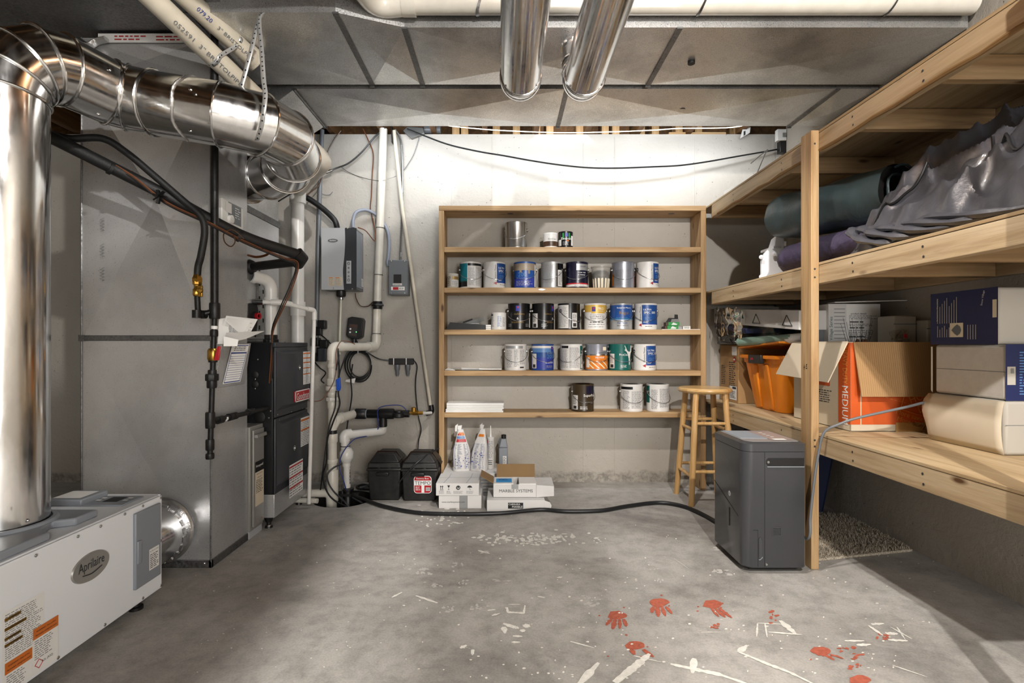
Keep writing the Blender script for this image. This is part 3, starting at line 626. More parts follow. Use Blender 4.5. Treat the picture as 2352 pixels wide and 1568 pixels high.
rects(ch, 'rule', cm2, [(.008, .155, .167, .162), (.008, .004, .012, .162), (.163, .004, .167, .162), (.008, .004, .167, .009), (.008, .196, .167, .2)] + [(.012, .02 + i * .012, .163, .0215 + i * .012) for i in range(11)], M.bluei, .0028)
rects(ch, 'print', cm2, textlines(.03, .168, .15, .194, 3, 8), M.print, .0028)
t = thing('manual_sheets', 'loose white instruction papers wedged behind the gas pipe on the plenum', 'papers', (-1.40, 2.62, 1.10))
def sheet(pts, th=.0015, m=None): part(t, 'sheet', MB().slab([V(p) for p in pts], (0, -1, .3), th), m or M.whitep)
s1 = [P(505, 765, 2.50), P(520, 725, 2.50), P(592, 733, 2.62), P(572, 770, 2.60)]
sheet(s1); sheet([P(500, 790, 2.49), P(503, 732, 2.49), P(522, 730, 2.52), P(530, 790, 2.52)]); sheet([P(512, 790, 2.47), P(520, 764, 2.48), P(608, 760, 2.66), P(565, 778, 2.62)]); sheet([P(514, 795, 2.46), P(514, 772, 2.46), P(548, 780, 2.5), P(545, 795, 2.5)]); sheet([P(516, 735, 2.49), P(522, 728, 2.49), P(585, 736, 2.60), P(560, 775, 2.58)])
tm = mf(s1[0] + V((0, -.003, .001)), U=s1[3] - s1[0], W=s1[1] - s1[0])
text(t, tm, 'INSTALLATION INSTRUCTIONS FOR', .085, .062, M.print, w=.09); rects(t, 'print', tm, textlines(.03, .008, .14, .052, 6, 5), M.grey_ink, .001)
# humidity dial
t = thing('humidity_control', 'small white dial control on the galvanized plenum behind the gas pipe', 'control', (-1.41, 2.62, 1.60))
hm = mf((-1.416, 2.56, 1.60), 'x+')
part(t, 'housing', MB().box((-1.4165, 2.565, 1.665), (-1.385, 2.775, 1.80)), M.pvcw, bev=.004)
hm = mf((-1.385, 2.565, 1.665), U=(0, 1, 0), W=(0, 0, 1)); hm_ = hm; hm = lambda x, y, h=0: hm_(x * 1.6, y, h)
rects(t, 'face_plate', hm, [(.035, .03, .115, .13)], M.mgm, .001); rects(t, 'window', hm, [(.02, .075, .055, .125)], M.whitep, .0015)
part(t, 'dial', MB().lathe([(.022, 0), (.020, .014), (.007, .016), (0, .016)], 20, hm(.045, .045), (1, 0, 0)), M.pvcw)
rects(t, 'print', hm, textlines(.075, .06, .11, .12, 5, 2, .3), M.white, .002); text(t, hm, 'Aprilaire', .095, .015, M.print, w=.035)
# ================================================================= white whole-house dehumidifier
t = thing('whole_house_dehumidifier', 'white metal whole-house dehumidifier box with an oval badge beneath the vertical duct', 'dehumidifier', (-1.65, 1.84, 0))
hx0, hx1, hy0, hy1, hz0, hz1 = -1.835, -1.461, 1.40, 2.218, .052, .443
part(t, 'case', MB().box((hx0, hy0, hz0), (hx1 - .002, hy1 - .004, hz1)), M.white, bev=.004)
part(t, 'front_cover', MB().box((hx1 - .002, hy0, hz0 - .004), (hx1 + .008, hy1, hz1 - .004)), M.white, bev=.003)
am = mf((hx1 + .008, 0, 0), 'x+')
part(t, 'end_flange', MB().box((hx0, hy1 - .004, hz0), (hx1, hy1 + .004, hz1)), M.white, bev=.002)
pd = part(t, 'filter_door', MB().box((hx1 + .006, 2.045, .115), (hx1 + .020, 2.195, .415)), M.ldg, bev=.004)
part(pd, 'finger_grip', MB().box((hx1 + .018, 2.050, .215), (hx1 + .026, 2.072, .305)), M.ldg, bev=.003)
dm = mf((hx1 + .020, 2.045, .115), 'x+')
rects(pd, 'sticker', dm, [(.075, .045, .135, .13)], M.whitep, .001); rects(pd, 'print', dm, textlines(.08, .05, .13, .11, 8, 3), M.print, .0014); text(pd, dm, 'FILTER ACCESS', .105, .12, M.print, w=.05)
ov = MB().lathe([(.052, 0), (.050, .005), (.044, .004), (0, .004)], 40, (0, 0, 0), (1, 0, 0))
ov.v = [(x, y * 1.62, z * .95) for x, y, z in ov.v]; cy_, cz_ = 1.835, .300
ov.v = [(x + hx1 + .008, y + cy_, z + cz_) for x, y, z in ov.v]
b_ = part(t, 'oval_badge', ov, M.filt)
text(b_, mf((hx1 + .0122, cy_, cz_), 'x+'), 'Aprilaire', 0, .006, M.print, w=.115, h=.042, lift=.001)
b_ = MB().tube(spline([am(cy_ - .04, cz_ - .018, .006), am(cy_, cz_ - .024, .006), am(cy_ + .045, cz_ - .014, .006)], 6), .0018, 5); part(t, 'badge_swoosh', b_, M.print)
rects(t, 'sticker', am, [(1.512, .06, 1.650, .30)], M.whitep, .0008)
rects(t, 'print', am, textlines(1.52, .155, 1.645, .292, 22, 6), M.grey_ink, .0012)
rects(t, 'warning_bar', am, [(1.518, .272, 1.57, .281), (1.518, .243, 1.588, .252), (1.518, .216, 1.57, .224), (1.518, .197, 1.575, .205)], M.brass, .0016)
for i, (s, x, z) in enumerate((('WARNING', 1.547, .2765), ('AVERTISSEMENT', 1.556, .2475), ('CAUTION', 1.547, .220), ('ATTENTION', 1.55, .201))): text(t, am, s, x, z, M.print, w=.035 + .01 * (i == 1), lift=.002)
for a, b in ((1.518, 1.606), (1.609, 1.70)):
    rects(t, 'sticker', am, [(a, .058, b, .20 if a > 1.6 else .15)], M.whitep, .0018)
    top = .20 if a > 1.6 else .15
    rects(t, 'warning_bar', am, [(a, top - .034, b, top)], M.orange, .0022); text(t, am, 'WARNING - Risk of Fire', (a + b) / 2, top - .012, M.print, w=.07, lift=.003); text(t, am, 'flammable refrigerant used', (a + b) / 2, top - .024, M.print, w=.075, lift=.003)
    rects(t, 'print', am, textlines(a + .005, top - .10, b - .02, top - .038, 9, int(a * 99)), M.grey_ink, .0024); text(t, am, 'A2L (R32)', a + .05, top - .115, M.print, w=.04, lift=.0026)
    c = am(a + .02, top - .115, .0026); di = MB().tube([c + V((0, y, z)) for y, z in ((-.014, 0), (0, .014), (.014, 0), (0, -.014))], .0012, 4, closed=True); part(t, 'hazard_diamond', di, M.red)
screws(t, [am(y, z, .001) for y, z in ((1.62, .425), (1.78, .425), (1.88, .425), (2.0, .43), (2.1, .43), (1.70, .06), (1.9, .06), (2.1, .06), (2.21, .43), (2.21, .25), (2.21, .06))], (1, 0, 0))
# top fittings: grey duct plate, handle, control panel
tp = MB(); z = hz1
tp.slab([(-1.80, 1.52, z), (-1.475, 1.52, z), (-1.475, 1.70, z), (-1.53, 1.72, z), (-1.56, 1.80, z), (-1.50, 1.83, z), (-1.50, 1.93, z), (-1.74, 1.93, z), (-1.80, 1.85, z)], (0, 0, 1), .028)
part(t, 'duct_plate', tp, M.ldg, bev=.006)
part(t, 'duct_plate_rim', MB().lathe([(.15, .028), (.142, .036), (.131, .036), (.131, .02)], 36, (EX, EY, z), caps=False), M.ldg)
cp = part(t, 'control_panel', MB().box((-1.72, 2.05, z), (-1.50, 2.175, z + .006)), M.ldg, bev=.002)
part(cp, 'lid', MB().box((-1.80, 2.05, z), (-1.66, 2.19, z + .026)), M.ldg, bev=.005); pm_ = mf((-1.66, 2.07, z + .006), 'z+')
rects(cp, 'screen', pm_, [(.05, .02, .11, .085)], M.blackm, .001); rects(cp, 'button', pm_, [(.015, .03, .035, .045), (.015, .06, .035, .075), (.122, .03, .142, .045), (.122, .06, .142, .075)], M.whitep, .002)
rects(cp, 'sticker', mf((-1.79, 2.07, z + .026), 'z+'), [(0, 0, .11, .10)], M.whitep, .001)
for x, y in ((hx1 - .04, 2.13), (hx0 + .04, 2.13), (hx1 - .04, 1.46), (hx0 + .04, 1.46)):
    part(t, 'foot', MB().lathe([(.026, 0), (.026, .012), (.016, .014), (.016, .054)], 14, (x, y, 0)), M.black)
# ================================================================= gas piping
t = thing('gas_pipe', 'black iron gas pipe standing before the plenum with tees, union and red valve handle', 'pipe', (-1.352, 2.44, .55))
gx, gy = -1.352, 2.44
def gp(z): return V((gx - .022 * max(0, min(1, (1.20 - z) / .5)), gy, z))
part(t, 'riser', MB().tube([gp(1.235), gp(2.55)], .0168, 14), M.iron); part(t, 'riser', MB().tube([gp(.555), gp(1.235)], .0125, 12), M.iron)
for z, r, hh in ((1.235, .024, .075), (.725, .021, .075), (.90, .022, .05), (.945, .019, .03), (1.02, .020, .05), (.61, .019, .05), (.557, .019, .026), (1.13, .018, .03)):
    part(t, 'coupling', MB().lathe([(r * .92, -hh / 2), (r, -hh / 2 + .006), (r, hh / 2 - .006), (r * .92, hh / 2)], 14, gp(z)), M.iron)
part(t, 'union_nut', MB().lathe([(.028, -.016), (.030, -.012), (.030, .012), (.028, .016)], 8, gp(.925)), M.iron)
v_ = part(t, 'valve_body', MB().lathe([(.018, -.03), (.024, -.02), (.024, .02), (.018, .03)], 10, gp(1.03)), M.brass)
part(v_, 'valve_handle', MB().slab([gp(1.005) + V((.02, -.03, 0)), gp(1.005) + V((.042, -.03, 0)), gp(1.07) + V((.048, -.03, 0)), gp(1.07) + V((.034, -.03, 0))], (0, 1, 0), .01), M.red, 'red lever handle', bev=.002)
br = gp(.725); bz = .715
part(t, 'branch_pipe', MB().tube([br, (gx - .018, 2.62, bz), (gx - .026, 3.045, .708)], .0125, 12), M.iron)
for y in (2.50, 2.60, 2.63, 2.80): part(t, 'coupling', MB().cyl((gx - .02, y, bz), (gx - .02, y + .04, bz), .019, 12), M.iron)
for a_, b_ in (((gx - .02, 2.56, bz), (gx - .02, 2.575, bz)), (gp(.585), gp(.59)), (gp(1.15), gp(1.165))): part(t, 'thread_tape', MB().cyl(a_, b_, .0145, 12), M.wht)
sp = [gp(1.235), P(475, 726, 2.42), P(460, 722, 2.41), P(455, 712, 2.40), P(454, 690, 2.40)]
part(t, 'side_nipple', MB().tube(fillet([gp(1.235), P(455, 724, 2.41), P(453, 680, 2.40)], .03, 6), .0125, 12), M.iron)
part(t, 'coupling', MB().cyl(P(452, 712, 2.40), P(452, 730, 2.40), .02, 12).cyl(P(473, 722, 2.42), P(462, 722, 2.42), .0195, 12), M.iron)
t = thing('gas_valve', 'brass gas shut-off valve feeding the black flexible line', 'valve', P(453, 680, 2.40))
part(t, 'body', MB().lathe([(.015, 0), (.019, .006), (.019, .03), (.014, .036), (.014, .05), (.020, .054), (.020, .07)], 8, P(453, 680, 2.40)), M.brass)
part(t, 'nut', MB().lathe([(.021, 0), (.023, .004), (.023, .018), (.019, .024), (.015, .04)], 6, P(453, 648, 2.40)), M.brass)
part(t, 'lever', MB().box(P(456, 682, 2.385), P(464, 655, 2.375)), M.brass, bev=.003); part(t, 'lever_cap', MB().lathe([(.012, 0), (.012, .012), (.006, .014), (0, .014)], 14, P(461, 667, 2.372), (0, -1, 0)), M.brass)
cable('flexible_gas_line', [P(100, 303, 2.20), P(160, 318, 2.22), P(235, 318, 2.25), P(290, 350, 2.28), P(350, 400, 2.31), P(420, 460, 2.35), P(460, 495, 2.37), P(470, 530, 2.38), P(462, 585, 2.39), P(455, 612, 2.40), P(453, 640, 2.40)], .0155, M.foam, 'thin black flexible gas line drooping across the grey plenum to a brass valve', 'gas line', 12)
t = thing('refrigerant_line', 'thick black foam-sleeved refrigerant line sloping across the plenum to the coil case', 'refrigerant line', (-1.5, 2.5, 1.5))
rl = [P(60, 296, 2.14), P(112, 312, 2.17), P(370, 442, 2.34), P(460, 492, 2.42), P(560, 545, 2.58), P(690, 586, 2.80)]
part(t, 'sleeve', MB().tube(fillet(rl, .12, 6), .027, 16), M.foam)
part(t, 'elbow', MB().tube([P(682, 580, 2.78), P(694, 592, 2.81), P(684, 606, 2.86)], .032, 14), M.foam)
part(t, 'return_sleeve', MB().tube([P(686, 600, 2.84), V((-1.518, 3.12, 1.54))], .026, 16), M.foam)
part(t, 'end_grommet', MB().lathe([(.036, 0), (.03, .03)], 16, (-1.516, 3.12, 1.54), (1, -.5, 0)), M.black)
for k, (a, b, Y) in enumerate(((250, 384, 2.25), (545, 540, 2.55), (600, 558, 2.65))): part(t, 'tape_wrap', MB().cyl(P(a, b, Y), P(a + 8, b + 4, Y + .01), .029, 16), M.blackm)
bow = MB()
for a in range(7): bow.tube([P(366, 450, 2.30), P(366 + 16 * cos(a * .9), 452 + 16 * sin(a * .9), 2.29 + .01 * (a % 3))], .009, 4, flat=.4)
part(t, 'tape_tail', bow, M.black)
cable('suction_line', [P(570, 586, 3.07), P(590, 590, 3.0), P(612, 585, 2.96), P(618, 575, 2.93), P(606, 560, 2.9)], .007, M.copper, 'short bare copper line ending near the coil case')
ww = []
for j in range(3):
    o = j * 3
    cable('control_wire', [P(200, 345 + o, 2.22), P(300, 400 + o, 2.27), P(380, 462 + o, 2.32), P(480, 510 + o, 2.40), P(560, 552 + o, 2.56), P(650, 590 + o, 2.74), P(685 - 3 * j, 605 + o, 2.79), P(672 - 4 * j, 660, 2.82), P(652 - 4 * j, 705, 2.85), P(628 - 2 * j, 760, 2.93), P(622 + 3 * j, 830, 2.98), P(618 + 4 * j, 880 - 6 * j, 3.03)], .0032, [M.redwire, M.walnut, M.rub][j], ['reddish brown control wire taped under the foam-sleeved line and dropping to the furnace', 'dark brown control wire running beside the foam-sleeved line to the furnace', 'black control wire running beside the foam-sleeved line to the furnace'][j], 'wire', 6, group='control wires')
cable('loose_wire', [P(560, 548, 2.54), P(535, 528, 2.5), P(515, 535, 2.48), P(516, 555, 2.48), P(530, 566, 2.48), P(540, 555, 2.48), P(536, 540, 2.49)], .003, M.walnut, 'small loop of brown thermostat wire hanging below the white dial control', 'wire', 6)
# ================================================================= white pvc around the furnace
t = thing('vent_pipe', 'pair of white plastic flue pipes sloping down behind the bright duct', 'pipe', (-1.3, 2.6, 1.1))
q = [P(300, -52, 2.22), P(400, 52, 2.33), P(722, 350, 2.93)]
va = [V((-1.615, 1.80, 2.654)), P(354, 0, 2.15), V((-1.065, 2.90, 2.155))]
part(t, 'pipe', MB().tube(va, .0455, 20), M.pvco)
part(t, 'pipe', MB().tube([V((-1.50, 1.92, 2.66)), P(434, 0, 2.26), P(588, 142, 2.56)], .0445, 20), M.pvco)
part(t, 'coupling', MB().cyl(P(568, 122, 2.53), P(592, 144, 2.57), .052, 20), M.pvco)
d = (va[2] - va[1]).normalized()
part(t, 'elbow', MB().tube(fillet([va[2] - d * .03, va[2] + d * .09, V((-1.25, 3.35, 2.15))], .09, 8), .052, 20), M.pvc)
part(t, 'pipe', MB().tube([V((-1.10, 3.05, 2.12)), V((-1.25, 3.35, 2.15)), V((-1.47, 3.72, 2.17))], .045, 20), M.pvc)
part(t, 'riser', MB().tube([V((-1.47, 3.72, 2.19)), V((-1.47, 3.72, .92))], .0445, 20), M.pvcw)
for z, r in ((2.13, .055), (1.33, .054)): part(t, 'coupling', MB().cyl((-1.47, 3.72, z - .05), (-1.47, 3.72, z + .05), r, 20), M.pvcw)
mp = mfp(P(354, 0, 2.15), d, .0455)
text(t, mp, '052591  3" BRISTOLPIPE', .25, -.006, M.mgm, w=.34, h=.017, lift=.003); text(t, mp, 'PVC 1120 SCH 40', .53, -.006, M.bluei, w=.14, h=.018, lift=.003)
mp2 = mfp(P(434, 0, 2.26), P(588, 142, 2.56) - P(434, 0, 2.26), .0445)
text(t, mp2, '3" BRISTOLPIPE', .22, 0, M.mgm, w=.19, h=.016, lift=.003); text(t, mp2, '079.20', .06, 0, M.bluei, w=.07, h=.018, lift=.003)
def strap(label, pts, side):
    t = thing('hanger_strap', label, 'strap', pts[-1], group='perforated straps')
    p = spline(pts, 6); mb = MB(); hb = MB(); L, Rr = [], []
    s = V(side).normalized() * .0095
    for a in p: L.append(a + s); Rr.append(a - s)
    n = len(p); mb.add(L + Rr, [(i, i + 1, n + i + 1, n + i) for i in range(n - 1)]); o = part(t, 'band', mb, M.zinc); so = o.modifiers.new('thick', 'SOLIDIFY'); so.thickness = .0012
    acc = 0
    for i in range(n - 1):
        seg = (p[i + 1] - p[i]).length; acc += seg
        if acc > .022:
            acc = 0; d = (p[i + 1] - p[i]).normalized(); nn = d.cross(s).normalized(); nn = nn if nn.y < 0 else -nn
            hb.lathe([(.0034, .0), (0, .0)], 8, p[i] + nn * .0016, nn)
    part(t, 'strap_holes', hb, M.blackm, kind='stuff')
strap('perforated steel strap from the trunk duct down behind the bright round duct', [P(604, 28, 2.25), P(592, 50, 2.2), P(578, 110, 2.15), P(562, 170, 2.14), P(553, 205, 2.15)], (1, 0, 0))
strap('perforated steel strap looped down around the front of the bright round duct', [P(604, 28, 2.24), P(595, 45, 2.2), P(601, 120, 2.1), P(605, 180, 2.04), P(609, 215, 2.0), P(606, 250, 1.985), P(600, 290, 2.01), P(590, 322, 2.05)], (1, 0, 0))
def onpipe(a_, b_, y):
    for i in range(400):
        q = a_.lerp(b_, i / 400)
        if CY - (q.z - CAMZ) / q.y * F > y: return q
c1 = onpipe(P(354, 0, 2.15), va[2], 132); c2 = onpipe(P(434, 0, 2.26), P(588, 142, 2.56), 96)
n1 = (V((0, 0, CAMZ)) - c1); n1 = (n1 - d * n1.dot(d)).normalized(); s1_ = d.cross(n1); s1_ = s1_ if s1_.x > 0 else -s1_; rr_ = .048
strap('perforated steel strap slung around the pair of white flue pipes', [c1 - s1_ * rr_, c1 + (n1 * .8 - s1_ * .6) * rr_, c1 + n1 * rr_, c1 + (n1 * .8 + s1_ * .6) * rr_, c2 + (n1 * .97 - s1_ * .25) * rr_, c2 + (n1 * .8 + s1_ * .6) * rr_, c2 + s1_ * rr_ * 1.05, V((c2.x + .06, c2.y + .01, 2.60)), V((c2.x + .07, c2.y + .01, 2.73))], d)
t = thing('intake_elbow', 'white plastic air intake elbow standing open on top of the furnace', 'pipe', (-1.455, 3.26, 1.09))
part(t, 'stub', MB().tube([(-1.455, 3.26, 1.11), (-1.455, 3.26, 1.34)], .036, 20), M.pvcw)
el = fillet([(-1.455, 3.26, 1.33), (-1.455, 3.26, 1.475), (-1.52, 3.13, 1.49)], .07, 8)
part(t, 'elbow', MB().tube(el, .037, 20, caps=False), M.pvcw); part(t, 'hub', MB().cyl((-1.455, 3.26, 1.335), (-1.455, 3.26, 1.37), .043, 20), M.pvcw)
dd = (el[-1] - el[-2]).normalized(); part(t, 'mouth', MB().lathe([(.043, -.03), (.043, .004), (.035, .004), (.034, -.06), (0, -.06)], 20, el[-1], dd, caps=False), M.pvcw)
part(t, 'rubber_boot', MB().lathe([(.045, 0), (.045, .02), (.039, .024), (.039, .05)], 20, (-1.455, 3.26, 1.088)), M.black)
t = thing('condensate_line', 'thin white condensate drain pipe running down beside the furnace front', 'pipe', (-1.28, 3.42, 0))
part(t, 'drop_pipe', MB().tube([(-1.243, 3.42, 1.29), (-1.285, 3.44, .03)], .0125, 12), M.pvcw)
cl = [V((-1.50, 3.16, 1.335)), V((-1.36, 3.2, 1.335)), V((-1.25, 3.41, 1.30))]
part(t, 'cross_pipe', MB().tube([cl[0], cl[1], cl[2]], .0125, 12), M.pvcw)
part(t, 'elbow', MB().tube(fillet([cl[2] + (cl[1] - cl[2]) * .2, V((-1.243, 3.42, 1.302)), V((-1.244, 3.42, 1.24))], .02, 6), .0165, 14), M.pvcw)
part(t, 'trap_tee', MB().tube(fillet([V((-1.42, 3.18, 1.335)), V((-1.36, 3.2, 1.335)), V((-1.33, 3.26, 1.328))], .03, 6), .018, 14), M.pvcw)
part(t, 'nipple', MB().cyl((-1.51, 3.155, 1.335), (-1.46, 3.165, 1.335), .019, 12), M.steel)
t = thing('floor_drain_pipe', 'white plastic pipes lying low behind the furnace towards the sump pit', 'pipe', (-1.33, 3.6, 0))
part(t, 'pipe', MB().tube(fillet([(-1.42, 3.58, .055), (-1.20, 3.60, .055), (-1.195, 3.60, -.1)], .04, 6), .028, 16), M.pvc); part(t, 'pipe', MB().tube([(-1.42, 3.52, .03), (-1.25, 3.50, .03)], .017, 12), M.pvc)
# ================================================================= equipment on the concrete wall
t = thing('steam_humidifier', 'grey wall-mounted steam humidifier cabinet with a curved dark side band', 'humidifier', (-1.23, 3.98, 1.48))
X0, X1, Yf, Z0, Z1 = -1.359, -1.10, 3.885, 1.484, 1.944
part(t, 'back_box', MB().box((X0, Yf + .01, Z0 + .004), (X1 - .002, 4.088, Z1 - .004)), M.mgm, bev=.002)
sp_ = [(X1 - .085, Z1), (X1 - .083, Z1 - .10), (X1 - .088, Z1 - .20), (X1 - .098, Z1 - .30), (X1 - .098, Z0 + .10), (X1 - .092, Z0)]
cur = spline([V((x, 0, z)) for x, z in sp_], 5)
part(t, 'front_panel', MB().slab([(X0, Yf, Z1)] + [(p.x, Yf, p.z) for p in cur] + [(X0, Yf, Z0)], (0, 1, 0), .012), M.lgm)
part(t, 'side_band', MB().slab([(X1, Yf, Z0), (X1, Yf, Z1)] + [(p.x + .0015, Yf, p.z) for p in cur] , (0, 1, 0), .012), M.dgm)
part(t, 'side_panel', MB().box((X1 - .003, Yf + .012, Z0 + .02), (X1 + .002, 4.07, Z1 - .02)), M.ldg)
wm = mf((X0, Yf, Z0), 'y-')
def ring2(cx, cz, a, b, m_, n_, h_=.002):
    part(t, n_, MB().slab([wm(cx + a * cos(2 * pi * i / 28), cz + b * sin(2 * pi * i / 28)) for i in range(28)], (0, -1, 0), h_), m_)
ring2(.085, .365, .037, .013, M.steel, 'oval_badge'); ring2(.085, .365, .032, .010, M.mgm, 'badge_face', .003); text(t, wm, 'Aprilaire', .085, .365, M.wht, w=.045, lift=.0045)
ct = part(t, 'control_strip', MB().slab([wm(.186, .045), wm(.222, .045), wm(.222, .215), wm(.186, .215)], (0, -1, 0), .003), M.lgm, bev=.003)
for i, z in enumerate((.072, .10, .13, .162, .195)):
    part(ct, 'indicator', MB().torus(wm(.204, z, .004), (0, 1, 0), .009 if i in (0, 4) else .005, .0015, 14, 4), M.print)
rects(t, 'sticker', wm, [(.052, .028, .093, .095), (.10, .028, .155, .095)], M.cartonl, .001); rects(t, 'print', wm, textlines(.056, .032, .09, .085, 8, 1) + textlines(.104, .032, .15, .085, 8, 2), M.grey_ink, .0016); rects(t, 'warning_bar', wm, [(.056, .087, .085, .092), (.104, .087, .135, .092)], M.orange, .0016)
sm_ = mf((X1 + .002, Yf + .012, Z0), 'x+'); rects(t, 'sticker', sm_, [(.12, .04, .17, .10)], M.whitep, .001); rects(t, 'print', sm_, textlines(.125, .045, .165, .095, 6, 4), M.grey_ink, .0015)
screws(t, [wm(.092, .012), wm(.192, .455), wm(.23, .006)], (0, -1, 0))
part(t, 'drain_cup', MB().lathe([(.03, 0), (.036, .01), (.036, .045)], 16, (X0 + .117, 3.98, Z0 - .045)), M.black); part(t, 'hose_clamp', MB().lathe([(.014, 0), (.017, .003), (.017, .018), (.013, .02)], 12, (X0 + .117, 3.98, Z0 - .068)), M.steel)
M.hose = mat('translucent_tube', 'b9b7a2', .3, 0)
cable('drain_tube', [(X0 + .117, 3.98, Z0 - .06), (X0 + .112, 3.98, 1.30), (X0 + .105, 3.985, 1.14), (X0 + .10, 3.99, 1.0)], .011, M.hose, 'translucent drain tube hanging below the steam humidifier', 'tube')
cable('steam_hose', [P(672, 446, 3.92), P(695, 450, 3.93), P(715, 460, 3.94), P(745, 482, 3.95), P(768, 505, 3.95), P(775, 524, 3.97)], .021, M.rub, 'thick black steam hose arching into the top of the wall-mounted humidifier', 'hose', 12)
t = thing('disconnect_box', 'small dark grey electrical disconnect box on the concrete wall', 'electrical box', (-.81, 4.04, 1.455))
x0, x1, yf, z0, z1 = -.883, -.735, 3.99, 1.455, 1.722
part(t, 'body', MB().box((x0, yf, z0), (x1, 4.089, z1)), M.mgm, bev=.003)
part(t, 'cover', MB().box((x0 + .004, yf - .012, z0 + .006), (x1 - .004, yf, z1 - .006)), M.mgm, bev=.002)
dm = mf((x0, yf - .012, z0), 'y-')
part(t, 'breaker_window', MB().box((x0 + .042, yf - .016, z0 + .09), (x0 + .10, yf - .010, z0 + .155)), M.blackm)
rects(t, 'sticker', dm, [(.035, .072, .105, .087), (.022, .035, .125, .062)], M.whitep, .001); rects(t, 'warning_bar', dm, [(.036, .038, .078, .059)], M.red, .0016); rects(t, 'print', dm, textlines(.04, .074, .10, .085, 2, 3) + textlines(.08, .038, .122, .058, 3, 4), M.print, .0016)
screws(t, [dm(.022, .012), dm(.125, .012), dm(.022, .255), dm(.125, .255)], (0, -1, 0))
M.cond = mat('grey_conduit', '8d93a0', .4)
cable('flexible_conduit', [P(811, 523, 3.95), P(811, 505, 3.96), P(818, 488, 3.98), P(838, 482, 4.02), P(858, 489, 4.05), P(876, 505, 4.06), P(890, 530, 4.06), P(894, 560, 4.05), P(892, 590, 4.03), P(890, 603, 4.03), P(893, 612, 4.03)], .0125, M.cond, 'grey flexible conduit looping between the steam humidifier and the disconnect box', 'conduit', 10)
mb = MB()
path = spline([P(908, 298, 4.06), P(918, 315, 4.065), P(923, 345, 4.07), P(924, 420, 4.07), P(923, 500, 4.06), P(921, 560, 4.05), P(920, 597, 4.04)], 22)
mb.tube(path, [.0075 if i % 2 else .0095 for i in range(len(path))], 8)
solo('metal_conduit', mb, M.dsteel, 'ribbed metal conduit dropping from the ceiling into the disconnect box', 'conduit')
solo('leaning_pipe', MB().tube([P(905, 300, 4.03), P(924, 480, 4.03), P(942, 600, 4.035), P(990, 938, 4.04)], .0145, 12), M.pvco, 'slim white plastic water pipe slanting down the wall from the trunk duct', 'pipe')
solo('pipe_bracket', MB().box(P(898, 325, 4.0), P(904, 296, 4.06)), M.black, 'little black clip at the top of the slanting pipe', 'clip', bev=.002)
t = thing('discharge_pipe', 'white plastic sump discharge pipe with elbows and unions rising up the wall', 'pipe', (-1.19, 3.62, -.1))
a_, b_, c_, d_ = V((-1.19, 3.62, -.2)), V((-1.19, 3.62, 1.06)), V((-.985, 4.02, 1.06)), V((-.93, 4.025, 2.735))
part(t, 'riser', MB().tube([a_, b_ - V((0, 0, .05))], .030, 18), M.pvc)
part(t, 'elbow', MB().tube(fillet([b_ - V((0, 0, .09)), b_, b_ + (c_ - b_).normalized() * .09], .06, 8), .037, 18), M.pvc)
part(t, 'cross_pipe', MB().tube([b_ + (c_ - b_) * .15, c_], .030, 18), M.pvc)
part(t, 'elbow', MB().tube(fillet([c_ + (b_ - c_).normalized() * .09, c_, c_ + V((.003, 0, .09))], .06, 8), .037, 18), M.pvc)
part(t, 'riser', MB().tube([c_ + V((0, 0, .06)), d_], .0305, 18), M.pvc)
for z, r, h_ in ((.82, .04, .05), (.775, .047, .032), (.735, .036, .03), (.70, .042, .028), (.66, .036, .05), (.43, .036, .06), (.27, .037, .03), (.10, .040, .22), (.93, .035, .03)):
    q = V((-1.19, 3.62, z)); part(t, 'fitting', MB().lathe([(r * .93, -h_ / 2), (r, -h_ / 2 + .006), (r, h_ / 2 - .006), (r * .93, h_ / 2)], 18, q), M.pvc)
part(t, 'union_nut', MB().lathe([(.045, -.014), (.048, -.010), (.048, .010), (.045, .014)], 8, (-1.19, 3.62, .775)), M.pvcw); part(t, 'union_nut', MB().lathe([(.042, -.012), (.044, -.009), (.044, .009), (.042, .012)], 8, (-1.19, 3.62, .70)), M.pvcw)
part(t, 'tee_branch', MB().tube(fillet([V((-1.19, 3.62, .50)), V((-1.17, 3.66, .555)), V((-1.115, 3.90, .56))], .05, 6), .031, 18), M.pvc)
part(t, 'tee_hub', MB().cyl((-1.165, 3.69, .556), (-1.155, 3.73, .557), .038, 18), M.pvc)
part(t, 'wrap_tape', MB().cyl((-1.19, 3.62, .455), (-1.19, 3.62, .485), .0315, 18), M.black)
cv = c_.lerp(d_, .19)
part(t, 'check_valve', MB().lathe([(.034, -.03), (.037, -.026), (.037, .026), (.034, .03)], 18, cv), M.black); part(t, 'clamp', MB().tube([cv + V((.042 * cos(a), .042 * sin(a), .0)) for a in [2 * pi * i / 20 for i in range(20)]], .007, 6, closed=True), M.black); part(t, 'clamp_screw', MB().cyl(cv + V((.0, -.05, 0)), cv + V((.055, -.04, 0)), .009, 8), M.black)
for f_ in (.33, .545, .06): q = c_.lerp(d_, f_); part(t, 'cable_tie', MB().torus(q, d_ - c_, .0315, .0025), M.black)
